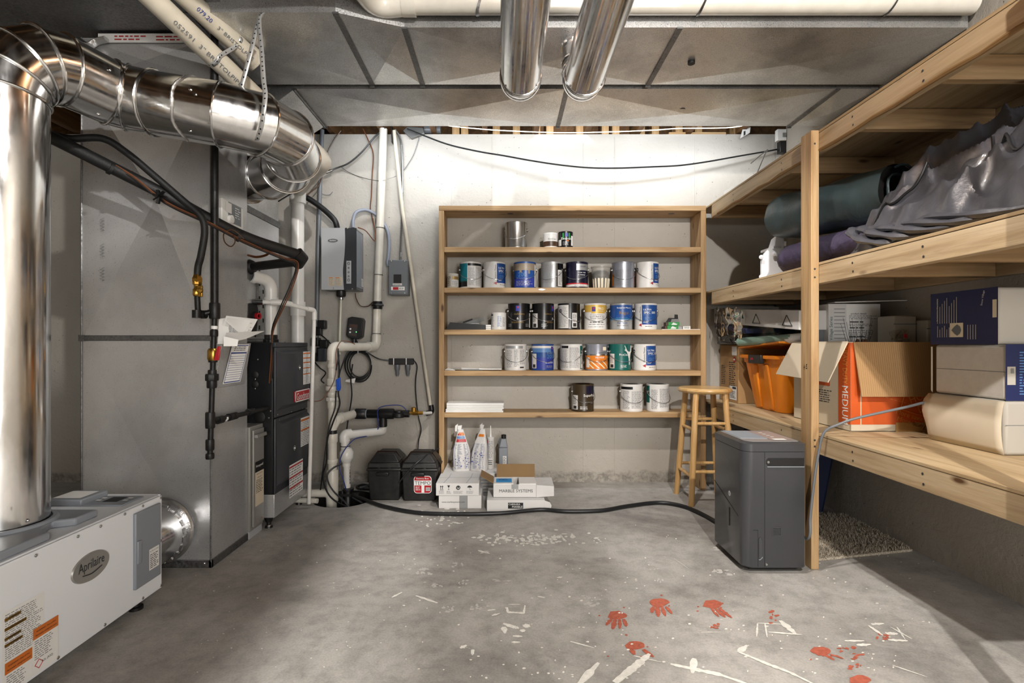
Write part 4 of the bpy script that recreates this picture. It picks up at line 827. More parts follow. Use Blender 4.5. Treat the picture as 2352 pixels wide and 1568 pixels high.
# water powered backup pump
t = thing('backup_pump', 'black water-powered backup pump body mounted across the white pipes', 'pump', (-.85, 3.9, .58))
Yb = 3.90
def bx(px, y=950): return P(px, y, Yb)
part(t, 'socket', MB().lathe([(.036, 0), (.040, .006), (.040, .075), (.036, .08)], 14, bx(816), (1, 0, 0)), M.rub); part(t, 'collar', MB().cyl(bx(838), bx(848), .030, 16), M.ldg)
part(t, 'barrel', MB().lathe([(.028, 0), (.033, .01), (.033, .09), (.04, .10), (.04, .20), (.03, .21)], 18, bx(842), (1, 0, 0)), M.black); part(t, 'spout', MB().cyl(bx(880), bx(880, 984), .027, 16).cyl(bx(880, 964), bx(880, 978), .031, 16), M.black)
part(t, 'valve_head', MB().lathe([(.045, 0), (.05, .006), (.05, .03), (.036, .04), (.036, .05), (.02, .055)], 16, bx(916, 958), (0, 0, 1)), M.black); part(t, 'valve_body', MB().cyl(bx(898), bx(940), .027, 14), M.black)
part(t, 'ring', MB().cyl(bx(893), bx(899), .035, 16), M.dsteel); part(t, 'end_nut', MB().lathe([(.02, 0), (.024, .004), (.024, .02), (.02, .024)], 6, bx(932), (1, 0, 0)), M.black)
bf = part(t, 'brass_fitting', MB().cyl(bx(941, 948), bx(972, 948), .013, 10).cyl(bx(948, 948), bx(961, 948), .019, 8), M.brass); part(bf, 'brass_cap', MB().lathe([(.018, 0), (.018, .03), (.012, .034)], 8, bx(950, 945), (0, 0, 1)), M.brass)
part(t, 'feed_stub', MB().cyl(bx(970, 949), P(990, 948, 4.0), .0125, 10), M.pvcw); part(t, 'feed_elbow', MB().tube(fillet([P(980, 949, 3.99), P(993, 947, 4.035), P(990, 930, 4.04)], .03, 5), .019, 12), M.black)
t = thing('pump_outlet_pipe', 'white plastic outlet pipe of the backup pump with a bulbous reducer above the sump pit', 'pipe', (-1.07, 3.75, 0))
o1, o2, o3 = P(880, 980, 3.90), P(878, 988, 3.90), P(792, 1002, 3.70)
part(t, 'pipe', MB().tube(fillet([o1, P(880, 990, 3.90), P(792, 999, 3.70), P(793, 1032, 3.70)], .05, 7), .030, 16), M.pvcw)
part(t, 'elbow', MB().tube(fillet([P(806, 996, 3.73), P(790, 998, 3.70), P(792, 1014, 3.70)], .05, 7), .037, 16), M.pvcw)
rz_ = P(796, 1062, 3.70)
part(t, 'reducer', MB().lathe([(.026, -.005), (.03, .0), (.047, .03), (.049, .04), (.049, .075), (.043, .085), (.032, .105)], 20, rz_), M.pvcw); part(t, 'hub', MB().lathe([(.029, -.025), (.029, .0)], 16, rz_), M.pvcw)
part(t, 'pipe', MB().tube([rz_, P(798, 1128, 3.70)], .0235, 16), M.pvcw); part(t, 'clamp', MB().torus(P(793, 1024, 3.70), (0, 0, 1), .0315, .003), M.black)
rects(t, 'print', mf(P(804, 1095, 3.675), U=(0, 0, 1), W=(-1, 0, 0)), textlines(-.05, -.005, .06, .005, 1, 3), M.print, 0)
t = thing('sump_pump', 'black sump pump sitting in the dark floor pit', 'pump', (-1.08, 3.69, -.42))
part(t, 'body', MB().lathe([(.085, -.42), (.085, -.12), (.06, -.09), (.03, -.05), (.03, .045), (.042, .05), (.042, .062), (.02, .066)], 18, P(799, 1140, 3.69).xy.to_3d()), M.black)
part(t, 'bracket', MB().box((-1.15, 3.66, .01), (-1.02, 3.70, .03)), M.blackm, bev=.002); part(t, 'float_rod', MB().cyl((-1.16, 3.70, -.2), (-1.13, 3.66, .10), .006, 8), M.dsteel)
t = thing('alarm_controller', 'tilted black alarm controller with a green lamp on the wall', 'controller', P(806, 760, 4.05))
ca = mf(P(794, 775, 4.0), U=(1, 0, -.13), W=(.10, 0, 1))
part(t, 'body', MB().slab([ca(0, .02), ca(.02, -.0), ca(.095, -.0), ca(.118, .02), ca(.118, .145), ca(.105, .165), ca(.03, .165), ca(0, .15)], (0, 1, 0), .085), M.black, bev=.005)
part(t, 'face_plate', MB().slab([ca(.018, .02), ca(.082, .02), ca(.082, .11), ca(.018, .11)], (0, -1, 0), .002), M.dgm); rects(t, 'print', ca, textlines(.022, .05, .078, .105, 5, 3), M.walnut, .0026); rects(t, 'lamp', ca, [(.074, .05, .080, .056)], M.led, .0032)
rects(t, 'red_panel', ca, [(.02, .088, .08, .106), (.03, .025, .075, .034)], M.walnut, .003)
for x, z in ((.03, .045), (.03, .07)): part(t, 'button', MB().lathe([(.007, 0), (.006, .002), (0, .002)], 12, ca(x, z, .002), (0, -1, 0)), M.wht)
part(t, 'cable_boss', MB().lathe([(.02, 0), (.02, .03)], 10, ca(.06, -.03) + V((0, .03, 0))), M.black)
t = thing('power_strip', 'black power strip tied to the wall with two plug adapters hanging below', 'power strip', P(920, 830, 4.05))
part(t, 'body', MB().box(P(893, 837, 4.04), V(P(949, 823, 4.04)) + V((0, .045, 0))), M.black, bev=.004)
for px in (903, 932): part(t, 'cable_tie', MB().box(P(px, 837.5, 4.037), V(P(px + 2, 822, 4.037)) + V((0, .004, 0))), M.wht)
for px in (913, 937):
    part(t, 'adapter', MB().lathe([(.020, 0), (.020, -.035), (.014, -.05), (.014, -.075), (.010, -.082), (.010, -.09)], 14, P(px, 837, 4.055)), M.mgm)
# coil of black cord hung from the pipe
cc = []
for i in range(150):
    a = 2 * pi * i / 30; k = 1 + .10 * sin(a * .37 + 1); cc.append(P(824 + (27 + 3 * sin(i * .11)) * cos(a) * k + 1.5 * sin(i * .05), 838 + (33 + 3 * cos(i * .09)) * sin(a) * k, 3.99 - .0007 * i % .03))
t = thing('cable_coil', 'coiled black cord hanging from the horizontal white pipe', 'cord', P(824, 870, 3.99))
part(t, 'loops', MB().tube(cc, .0055, 6), M.rub); part(t, 'tie', MB().torus(P(822, 804, 3.965), (1, .3, 0), .025, .0035), M.wht)
part(t, 'paper_tag', MB().slab([P(795, 872, 3.95), P(817, 868, 3.95), P(814, 880, 3.95), P(793, 876, 3.95)], (0, -1, 0), .001), M.whitep)
K = [('power_cable', [(806, 776, 4.0), (812, 790, 3.95), (800, 806, 3.9), (782, 850, 3.75), (772, 900, 3.60), (770, 935, 3.55), (757, 975, 3.55), (750, 1020, 3.55), (742, 1080, 3.55), (734, 1140, 3.6)], .005, M.rub, 'black cord running from the alarm controller along the white riser'),
     ('power_cable', [(815, 776, 4.0), (830, 800, 3.97), (848, 812, 3.98), (870, 824, 4.03), (893, 828, 4.05)], .005, M.rub, 'black cord linking the alarm controller to the power strip'),
     ('power_cable', [(949, 825, 4.05), (958, 840, 4.05), (955, 870, 4.06), (955, 900, 4.06), (960, 950, 4.04), (967, 985, 4.03), (962, 1010, 4.03), (960, 1030, 3.95)], .0045, M.rub, 'black cord dropping from the power strip to the battery boxes'),
     ('power_cable', [(810, 836, 3.94), (806, 870, 3.92), (808, 910, 3.9), (800, 960, 3.88), (796, 990, 3.72)], .0055, M.rub, 'black cord hanging straight down from the cord coil'),
     ('power_cable', [(776, 800, 3.62), (779, 850, 3.58), (777, 900, 3.57), (780, 930, 3.56), (765, 970, 3.55), (752, 1010, 3.55), (750, 1060, 3.55), (742, 1095, 3.55), (752, 1130, 3.56), (770, 1150, 3.56), (800, 1165, 3.56)], .006, M.rub, 'thick black pump cord winding around the white riser into the pit'),
     ('power_cable', [(720, 828, 4.05), (735, 845, 4.0), (748, 856, 3.9), (738, 872, 3.95), (745, 880, 3.95)], .005, M.rub, 'short black cord curling behind the thin condensate pipe'),
     ('power_cable', [(725, 760, 4.05), (745, 775, 4.0), (765, 795, 3.8), (778, 812, 3.6), (772, 850, 3.58)], .005, M.rub, 'black cord crossing from the plug cluster to the white riser'),
     ('power_cable', [(784, 1065, 3.62), (765, 1075, 3.58), (752, 1090, 3.56), (755, 1110, 3.56), (768, 1130, 3.55), (790, 1150, 3.5), (802, 1163, 3.48)], .0055, M.dgm, 'dark grey cord dipping into the sump pit beside the pump'),
     ('blue_wire', [(868, 960, 3.86), (867, 945, 3.85), (872, 936, 3.85), (890, 931, 3.85), (920, 931, 3.85), (934, 942, 3.86)], .0035, M.bluei, 'thin blue wire arching over the black backup pump'),
     ('blue_wire', [(868, 960, 3.86), (868, 985, 3.85), (845, 1000, 3.8), (815, 1008, 3.68), (795, 1028, 3.64), (783, 1050, 3.63), (780, 1075, 3.63), (788, 1100, 3.63), (795, 1124, 3.65)], .0038, M.bluei, 'thin blue wire curving past the bulbous reducer to the sump pit'),
     ('thermostat_wire', [(783, 300, 4.06), (768, 320, 4.05), (752, 350, 4.04), (742, 380, 4.02), (735, 420, 3.98), (715, 440, 3.9), (700, 450, 3.8)], .005, M.walnut, 'dark brown wire sagging from the trunk duct end towards the bright elbow'),
     ('thermostat_wire', [(834, 296, 4.07), (845, 320, 4.07), (857, 352, 4.07), (855, 400, 4.07), (853, 450, 4.06), (851, 480, 4.06), (858, 510, 4.05), (862, 540, 4.0), (860, 553, 3.98), (840, 530, 3.95), (822, 522, 3.94)], .0042, M.redwire, 'orange brown wire running down the wall behind the tall white pipe'),
     ('thermostat_wire', [(816, 673, 4.0), (818, 685, 4.0), (828, 702, 4.02), (845, 703, 4.02), (856, 694, 4.0)], .0042, M.walnut, 'brown wire looping from under the steam humidifier to the tall white pipe'),
     ('thermostat_wire', [(707, 920, 3.45), (730, 921, 3.5), (745, 912, 3.55), (765, 880, 3.57), (772, 850, 3.58), (772, 810, 3.58), (782, 785, 3.6), (800, 784, 3.62), (815, 790, 3.66)], .003, M.redwire, 'thin tan wire crossing from the furnace to the white riser'),
     ('coax_cable', [(885, 293, 4.0), (860, 315, 4.03), (830, 350, 4.04), (800, 375, 4.04), (770, 387, 4.03), (750, 395, 4.0), (715, 402, 3.9), (705, 405, 3.85)], .006, M.rub, 'black coaxial cable with a connector crossing the wall above the humidifier'),
     ('coax_cable', [(750, 396, 4.0), (735, 403, 3.95), (715, 415, 3.8), (690, 432, 3.6), (640, 462, 3.3)], .005, M.rub, 'second black cable leaving the connector towards the bright elbow'),
     ('thin_wire', [(785, 384, 4.07), (800, 395, 4.08), (830, 407, 4.08), (870, 415, 4.0), (900, 408, 4.02), (910, 404, 4.05)], .0022, M.dsteel, 'hair-thin grey wire sagging across the tall white pipe'),
     ('thin_wire', [(965, 298, 4.07), (960, 325, 4.08), (950, 355, 4.08), (935, 380, 4.08), (928, 390, 4.08)], .0025, M.mgm, 'hair-thin grey wire beside the metal conduit'),
     ('thin_wire', [(733, 425, 4.07), (735, 440, 4.07), (745, 447, 4.07), (757, 447, 4.07), (764, 440, 4.07)], .0022, M.mgm, 'small hooked grey wire left hanging on the wall near the grey tube'),
     ('black_cable', [(935, 296, 4.0), (970, 310, 3.98), (1030, 332, 3.96), (1100, 348, 3.95), (1160, 358, 3.95), (1215, 368, 3.95), (1280, 378, 3.95), (1350, 385, 3.96), (1420, 386, 3.96), (1500, 383, 3.97), (1560, 380, 3.98), (1620, 372, 3.99), (1700, 358, 4.0), (1780, 344, 4.04), (1800, 338, 4.05)], .006, M.rub, 'long black cable sagging across the white concrete wall above the shelving'),
     ('pale_cable', [(982, 256, 3.75), (1010, 284, 3.75), (1100, 296, 3.75), (1200, 302, 3.75), (1300, 305, 3.75), (1400, 303, 3.75), (1500, 299, 3.75), (1560, 295, 3.75), (1700, 290, 3.75), (1750, 256, 3.75)], .0038, M.pvco, 'pale cable strung level below the joists behind the trunk duct')]
for n_, pts, r, m_, lab in K: cable(n_, [P(*q) for q in pts], r, m_, lab, 'wire' if 'wire' in n_ else 'cable', 6)
t = thing('coax_connector', 'metal coaxial connector joining black cables on the wall', 'connector', P(755, 393, 4.0)); part(t, 'barrel', MB().cyl(P(748, 397, 3.99), P(763, 391, 4.0), .010, 10), M.dsteel); part(t, 'nut', MB().lathe([(.012, 0), (.013, .002), (.013, .012), (.012, .014)], 6, P(757, 393, 4.0), (1, 0, .4)), M.brass)
solo('wall_conduit', MB().tube([P(740, 298, 4.05), P(735, 420, 4.05), P(731, 560, 4.05), P(727, 790, 4.05)], .0165, 12), M.mgm, 'long grey insulated tube running down the wall behind the condensate pipe', 'conduit')
t = thing('plug_cluster', 'tangle of black power adapters plugged in behind the condensate pipe', 'plugs', P(740, 800, 4.05))
for px, py, s in ((737, 745, .03), (728, 760, .026), (722, 785, .035), (742, 790, .03), (735, 808, .034), (728, 820, .028)): part(t, 'adapter', MB().box(P(px - 9, py + 10, 3.99), V(P(px + 9, py - 10, 3.99)) + V((0, s * 2, 0))), M.black, bev=.006)
part(t, 'clear_cover', MB().box(P(730, 830, 3.97), V(P(748, 800, 3.97)) + V((0, .03, 0))), M.dgm, bev=.004)
solo('blue_clamp', MB().slab([P(771, 872, 3.52), P(780, 866, 3.52), P(782, 890, 3.52), P(779, 898, 3.52), P(772, 896, 3.52)], (0, 1, 0), .02), M.bblue, 'bright blue plastic clamp clipped to the white riser', 'clamp', bev=.003)
# ---------------------------------------------------------------- battery boxes
def battery(x0, x1, y0, y1, label, red=False):
    t = thing('battery_box', label, 'battery box', ((x0 + x1) / 2, (y0 + y1) / 2, 0), group='battery boxes'); i = .012
    part(t, 'body', MB().box((x0 + i, y0 + i, 0), (x1 - i, y1 - i, .215), top=(x0, y0, x1, y1)), M.dusty, bev=.008)
    lid = part(t, 'lid', MB().box((x0 - .008, y0 - .008, .205), (x1 + .008, y1 + .006, .225)).box((x0 - .004, y0 - .004, .225), (x1 + .004, y1 + .002, .262), top=(x0 + .006, y0 + .006, x1 - .006, y1 - .008)).box((x0 + .006, y0 + .006, .262), (x1 - .006, y1 - .008, .318), top=(x0 + .05, y0 + .045, x1 - .05, y1 - .045)), M.dusty, bev=.008)
    w_ = (x1 - x0)
    for sx in (.30, .62): part(lid, 'lid_rib', MB().box((x0 + w_ * sx, y0 - .006, .22), (x0 + w_ * sx + .02, y0 + .03, .305), top=(x0 + w_ * sx + .003, y0 + .045, x0 + w_ * sx + .017, y0 + .06)), M.dusty, bev=.004)
    part(t, 'handle_lug', MB().box((x0 + w_ * .28, y0 - .022, .175), (x0 + w_ * .66, y0 + .012, .200)), M.black, bev=.006)
    ym = y0 + (y1 - y0) * .45
    part(t, 'strap', MB().tube([V(p) for p in ((x0 - .012, ym, .10), (x0 - .012, ym, .228), (x0 + .05, ym, .316), (x1 - .05, ym, .316), (x1 + .012, ym, .228), (x1 + .012, ym, .10))], .018, 6, flat=.2), M.walnut, 'brown webbing strap')
    return t
battery(-.942, -.715, 3.60, 3.87, 'dusty black battery box beside the sump pit')
b = battery(-.704, -.462, 3.585, 3.85, 'black battery box with a red and white label')
bm2 = mf((-.62, 3.592, .055), U=(1, 0, 0), W=(0, -.055, 1))
def rrect(mp, w_, h_, r, hh):
    return [mp(cx + r * cos(a), cy + r * sin(a), hh) for cx, cy, s in ((w_ - r, h_ - r, 0), (r, h_ - r, 1), (r, r, 2), (w_ - r, r, 3)) for a in [pi / 2 * s + pi / 2 * k / 5 for k in range(6)]]
part(b, 'label', MB().poly(rrect(bm2, .122, .122, .022, .002)), M.wht); bm3 = lambda x, y, h=0: bm2(x + .004, y + .004, h)
part(b, 'label_red', MB().poly(rrect(bm3, .114, .114, .02, .003)), M.red)
rects(b, 'label_band', bm2, [(.003, .056, .119, .090), (.052, .006, .072, .056)], M.wht, .004); rects(b, 'barcode', bm2, [(.082, .018, .112, .042)], M.wht, .004); rects(b, 'bar', bm2, [(.084 + i * .004, .021, .086 + i * .004, .04) for i in range(7)], M.print, .005)
text(b, bm2, 'TEMPO', .061, .073, M.print, w=.108, h=.024, lift=.005, bold=.03); text(b, bm2, 'Battery Box', .061, .103, M.wht, w=.085, lift=.005); rects(b, 'print', bm2, textlines(.012, .02, .046, .05, 4, 3), M.wht, .005)
cable('jumper_lead', [P(1008, 1030, 3.75), P(985, 1042, 3.64), P(960, 1060, 3.58), P(935, 1085, 3.57), P(915, 1110, 3.57)], .005, M.rub, 'thin black lead joining the two battery boxes', 'cable', 6)
cable('coiled_hose', [G(860, 1118, .012), G(835, 1113, .012), G(820, 1118, .012), G(830, 1123, .012), G(862, 1122, .03), G(850, 1116, .035), G(826, 1119, .032)], .009, M.rub, 'small black hose coil on the floor behind the sump pit', 'hose')
# ---------------------------------------------------------------- black drain hose on the floor
cable('drain_hose', [V((-1.0, 3.70, -.05)), G(800, 1134, .02), G(830, 1144, .014), G(880, 1162, .014), G(960, 1177, .014), G(1060, 1180, .014), G(1150, 1178, .014), G(1240, 1170, .014), G(1300, 1174, .014), G(1380, 1172, .014), G(1440, 1162, .014), G(1510, 1154, .014), G(1560, 1160, .014), G(1600, 1174, .014), G(1650, 1200, .02), V((1.22, 2.83, .10))], .0125, M.rub, 'black drain hose snaking over the floor from the sump pit to the grey dehumidifier', 'hose', 12, 10)
# ================================================================= pine shelving and the paint cans
SY0, SY1 = 3.86, 4.088
SX0, SX1 = -.4825, 1.4925
t = thing('wooden_shelving', 'tall pine plank shelving unit holding paint cans against the concrete wall', 'shelf', ((SX0 + SX1) / 2, 3.97, 0))
TOPS = [1.797, 1.497, 1.187, .883, .575]
part(t, 'top_board', MB().box((SX0, SY0, 2.065), (SX1, SY1, 2.103)), M.pinex, bev=.003)
for x in (SX0, SX1 - .038): part(t, 'upright', MB().box((x, SY0, 0), (x + .038, SY1, 2.065)), M.pinez, bev=.003)
for i, z in enumerate(TOPS):
    b = part(t, 'shelf_board', MB().box((SX0 + .038, SY0 - .001, z - .038), (SX1 - .038, SY1, z)), M.pinex, bev=.003)
for x, y in ((1172, 496), (1542, 495)):
    part(t, 'knot_hole', MB().lathe([(.028, 0), (.0, -.0015)], 18, ((x - CX) / F * 3.95, 3.95, 2.0652)), M.walnut)
part(t, 'paint_spot', MB().poly([V((1244 - CX + a, 0, b)) / 310.9 + V((0, SY0 - .002, 1.497 - .014)) for a, b in ((-8, 0), (-2, 2.2), (5, 1.5), (9, 0), (3, -2), (-4, -1.6))]), M.cang)
GC = 'paint cans on the pine shelving'
def can(px, row, label, r=.0835, h=.197, body=None, lab=(), tx=(), ln=(), bail=None, y=None, name='paint_can', lid=True, px_h=None):
    """lab: (a0,a1,z0,z1,mat); tx: (string, angle, z, width mm, mat[, rot]); ln: (a0,a1,z0,z1,rows,mat) printed rows; bail: angle its middle hangs at"""
    y = y or (3.872 + r + .006 if row != 3 and row != 4 else 3.885 + r)
    z = TOPS[row]; x = (px - CX) / F * y
    t = thing(name, label, 'can', (x, y, z), group=GC)
    pr = [(r * .90, .003), (r * .985, 0), (r, .003), (r * 1.012, .006), (r, .010), (r, h - .012), (r * 1.014, h - .007), (r * 1.014, h - .002), (r * .985, h), (r * .955, h - .002), (r * .93, h - .008), (0, h - .008)]
    part(t, 'body', MB().lathe(pr, 36, (x, y, z)), body or M.canw)
    if lid: part(t, 'lid', MB().lathe([(r * .93, h - .006), (r * .80, h - .003), (r * .78, h - .006), (0, h - .006)], 32, (x, y, z)), M.steel)
    mp = mc((x, y, z), r); k = R(1) * r
    for j, (a0, a1, z0, z1, m) in enumerate(lab): rects(t, 'label_panel', mp, [(a0 * k, .011 + z0 * (h - .024), a1 * k, .011 + z1 * (h - .024))], m, .0006 + .0003 * j, max(2, int(abs(a1 - a0) / 8)))
    for q in tx: text(t, mp, q[0], q[1] * k, .011 + q[2] * (h - .024), q[4], w=q[3] / 1000, rot=q[5] if len(q) > 5 else 0, lift=.0028)
    for j, (a0, a1, z0, z1, n, m) in enumerate(ln): rects(t, 'fine_print', mp, textlines(a0 * k, .011 + z0 * (h - .024), a1 * k, .011 + z1 * (h - .024), n, int(px) + j), m, .0022, 2)
    if bail is not None:
        c = V((x, y, z)); e = h * .72
        for s in (-90, 90):
            a = R(bail + s); d = V((sin(a), -cos(a), 0)); part(t, 'ear', MB().lathe([(.014, 0), (.014, .003), (.007, .004), (.006, .009), (0, .009)], 16, c + d * (r - .001) + V((0, 0, e)), d), M.steel)
        pts = []
        for i in range(29):
            q = pi * i / 28; a = R(bail - 90) + q; rr = r + .007; pts.append(c + V((rr * sin(a), -rr * cos(a), e - h * .40 * sin(q) ** .8)))
        part(t, 'bail_handle', MB().tube(pts, .0018, 6), M.steel)
    return t
WI, BI = M.wht, M.print
# top shelf
can(1185.5, 0, 'plain silver metal can alone on the highest shelf', body=M.steel, bail=-12, px_h=1)
tt = can(1264.5, 0, 'small tan and brown varnish can on the highest shelf', r=.054, h=.112, body=M.canw, lab=[(-100, 100, 0, .42, M.walnut), (-22, 30, .70, .92, M.canw)], tx=[('DuraCoat', 8, .60, 58, BI)], ln=[(-30, 40, .12, .34, 3, M.brownp)])
can(1299, 0, 'small black can with green stripes on the highest shelf', r=.055, h=.122, body=M.cank, lab=[(-32, -18, .50, 1, M.green_box), (18, 30, .50, 1, M.green_box), (-10, 14, .72, .98, M.indigo), (-2, 18, .38, .46, M.canor), (40, 64, .05, .8, M.canw), (-75, -40, .04, .5, M.canw)], tx=[('Emerald', 2, .57, 78, WI)], ln=[(-28, 26, .06, .36, 5, M.cang)])
# second shelf
can(1040, 1, 'small dirty beige can at the end of the second shelf', r=.044, h=.108, body=M.beige_print, lab=[(0, 70, .62, .9, M.goldi), (-5, 75, .02, .60, M.canw)], ln=[(0, 60, .05, .55, 8, M.print), (-70, -10, .05, .9, 9, M.brownp)])
can(1081, 1, 'can half teal and half white print on the second shelf', body=M.canw, lab=[(-110, -14, 0, 1, M.teal), (-110, -14, 0, .22, M.cank), (-110, -14, .22, .27, M.cangreen), (-12, 74, .90, 1, M.cank)], ln=[(-8, 26, .05, .84, 22, M.grey_ink), (30, 70, .05, .86, 20, M.grey_ink)], bail=12)
def ultra(px, row, label, yaw, full, bail, **kw):
    L = [(yaw - 6, yaw + 110, .16, 1, M.bluec), (yaw - 6, yaw + 110, .16, .19, M.indigo)]
    T = [('ULTRA', yaw + 22, .80, 58, WI), ('SPEC' + (' 500' if full else ''), yaw + (34 if full else 19), .67, 88 if full else 48, WI), ('Benjamin Moore', yaw - 13, .62, 108, BI, 90)]
    t = can(px, row, label, body=M.canw, lab=L, tx=T, ln=[(yaw + 2, yaw + 50, .55, .60, 1, M.bluel), (yaw + 8, yaw + 44, .34, .50, 3, M.bluel), (yaw + 2, yaw + 24, .23, .29, 2, WI), (yaw + 10, yaw + 55, .06, .10, 1, M.print)], bail=bail, **kw)
    x, y, z = LOC[t.name]; mp = mc((x, y, z), .0835); k = R(1) * .0835; a = (yaw - 14) * k
    part(t, 'triangle_mark', MB().poly([mp(a - .012, .036, .002), mp(a + .010, .024, .002), mp(a + .010, .048, .002)]), M.red)
    return t
ultra(1135.5, 1, 'white and blue can next to the teal one on the second shelf', 20, False, 15)
can(1205.5, 1, 'blue can with dried taupe drips around its rim on the second shelf', body=M.bluec, lab=[(-110, 52, 0, .74, M.bluec), (-110, 52, 0, .40, M.indigo), (-110, 110, .70, 1, M.drip), (55, 112, 0, .95, M.canw), (-30, -18, .60, .72, M.drip), (14, 24, .55, .72, M.drip)], tx=[('200', -16, .52, 62, M.bluel)], ln=[(-48, 40, .32, .40, 2, M.bluel), (-50, 40, .04, .26, 4, M.cang)], bail=-8)
can(1268, 1, 'can with grey print and a white price tag beside the drippy blue can', body=M.cang, lab=[(24, 120, 0, 1, M.cank), (26, 58, .02, .72, M.canw), (14, 24, 0, 1, M.steel)], ln=[(-62, 8, .15, .95, 20, M.grey_ink), (30, 54, .06, .66, 12, M.print)], bail=-30)
can(1325, 1, 'navy trim paint can with a red stripe on the second shelf', body=M.cannavy, lab=[(-10, 70, .70, .98, M.cang), (-110, 110, 0, .10, M.canw), (-110, 110, .10, .155, M.red)], tx=[('DOOR TRIM', 18, .60, 62, WI), ('& CABINET', 18, .50, 60, WI), ('CORONADO', 24, .86, 50, BI)], ln=[(-4, 46, .36, .44, 2, M.grey_ink), (-20, 40, .04, .07, 1, M.print)], bail=-10)
# clear tub
bx0 = 3.872 + .075; tz = TOPS[1]; tx0 = (1380 - CX) / F * bx0
t = thing('plastic_tub', 'clear plastic tub stuffed with a wrapped cloth on the second shelf', 'tub', (tx0, bx0, tz), group=GC)
part(t, 'wall', MB().lathe([(.058, 0), (.072, .155), (.076, .157), (.076, .166), (.071, .166)], 28, (tx0, bx0, tz), caps=False), mat('frosted_tub', 'cfcbc4', .35, 0, trans=.75))
part(t, 'base_disc', MB().lathe([(.058, .002), (0, .002)], 28, (tx0, bx0, tz)), M.cang)
cm_ = MB()
for i in range(7):
    a = R(-75 + 25 * i); cm_.tube([V((tx0 + .05 * sin(a), bx0 - .05 * cos(a), tz + .004)), V((tx0 + .054 * sin(a), bx0 - .054 * cos(a), tz + .07)), V((tx0 + .03 * sin(a), bx0 - .03 * cos(a), tz + .12))], [.012, .014, .009], 6)
part(t, 'wrapped_cloth', cm_, M.cream); part(t, 'dark_lump', MB().lathe([(.0, .06), (.045, .08), (.05, .11), (.03, .135), (0, .14)], 16, (tx0, bx0, tz)), M.blackm)
can(1431, 1, 'silver can with an orange edge on the second shelf', body=M.mgrey, lab=[(62, 82, .05, .62, M.canor), (-85, -68, .05, .6, M.canor), (-60, 60, .74, 1, M.mgrey)], ln=[(-52, 20, .05, .72, 18, M.dsteel)], bail=0)
ultra(1486.5, 1, 'white and blue can at the far end of the second shelf, beside a silver one', 22, False, 18)
# third shelf
def shelf_z(i): return TOPS[i]
t = thing('roller_tray', 'black roller tray holding crumpled packaging on the third shelf', 'tray', (-.28, 3.95, TOPS[2]))
x0, x1 = (1027 - CX) / F * 3.9, (1116 - CX) / F * 3.9; z = TOPS[2]
part(t, 'pan', MB().box((x0 + .01, 3.875, z), (x1, 4.06, z + .006)).add([(x0 - .005, 3.87, z), (x1, 3.87, z), (x1, 3.868, z + .035), (x0 + .025, 3.868, z + .055), (x0 - .005, 4.07, z), (x1, 4.07, z), (x1, 4.072, z + .035), (x0 + .025, 4.072, z + .055)], [(0, 1, 2, 3), (4, 7, 6, 5), (0, 3, 7, 4), (1, 5, 6, 2)]), M.black)
part(t, 'crumpled_wrap', MB().slab([(x0 + .10, 3.92, z + .03), (x0 + .19, 3.92, z + .075), (x0 + .27, 3.95, z + .10), (x0 + .275, 3.96, z + .07), (x0 + .20, 3.95, z + .04)], (0, 1, .2), .004).slab([(x0 + .05, 3.90, z + .04), (x0 + .24, 3.90, z + .045), (x0 + .22, 3.98, z + .055), (x0 + .08, 3.98, z + .06)], (0, 0, 1), .004), M.cang)
part(t, 'dark_wrap', MB().slab([(x0 + .12, 3.915, z + .05), (x0 + .19, 3.915, z + .075), (x0 + .185, 3.92, z + .085), (x0 + .115, 3.92, z + .06)], (0, 1, 0), .004), M.dgm)
t = thing('white_tiles', 'small stack of white tiles next to the black roller tray', 'tiles', ((1121 - CX) / F * 3.95, 3.95, z))
for i in range(3): part(t, 'tile', MB().box(((1114 - CX) / F * 3.95, 3.90, z + .013 * i), ((1128 - CX) / F * 3.95, 4.0, z + .013 * i + .011)), M.whitep, bev=.001)
can(1145.5, 2, 'small can with plain white print beside the roller tray', r=.0565, h=.128, body=M.canw, lab=[(-90, 90, .0, 1, M.canw), (-80, -46, .9, 1, M.cank)], ln=[(-70, -35, .1, .85, 9, M.grey_ink), (-10, 24, .1, .88, 10, M.bluel), (30, 60, .1, .8, 8, M.grey_ink)])
def swlogo(t_, mp, a, z): pass
can(1192, 2, 'black can with gold lettering and a blue badge, next to the small white can', body=M.cank, lab=[(-18, 4, .74, .97, M.indigo), (-11, -3, .86, .94, M.red), (62, 88, .03, .66, M.canw)], tx=[('cashmere', 0, .62, 78, M.goldi), ('&', -8, .42, 14, WI)], ln=[(-42, 34, .22, .30, 2, M.goldi), (-66, -40, .06, .20, 3, M.cang), (34, 60, .06, .20, 3, M.cang)], bail=3)
can(1247, 2, 'black can with gold lettering and a white barcode strip', body=M.cank, lab=[(46, 66, .74, .97, M.indigo), (52, 60, .86, .94, M.red), (-70, -32, .03, .64, M.canw), (-62, -40, .05, .2, M.print)], tx=[('Cashmere', 26, .62, 70, M.goldi), ('&', 52, .42, 14, WI)], ln=[(-66, -38, .28, .62, 7, M.print), (16, 62, .22, .30, 2, M.goldi), (-12, 20, .05, .20, 4, M.cang)], bail=14)
can(1306.5, 2, 'can half white print and half black in the middle of the third shelf', body=M.cank, lab=[(-110, -8, 0, 1, M.canw), (10, 38, .03, .66, M.canw), (15, 34, .07, .22, M.print), (64, 90, .03, .24, M.canw)], ln=[(-84, -12, .05, .95, 24, M.grey_ink), (13, 35, .28, .62, 8, M.print)], bail=38)
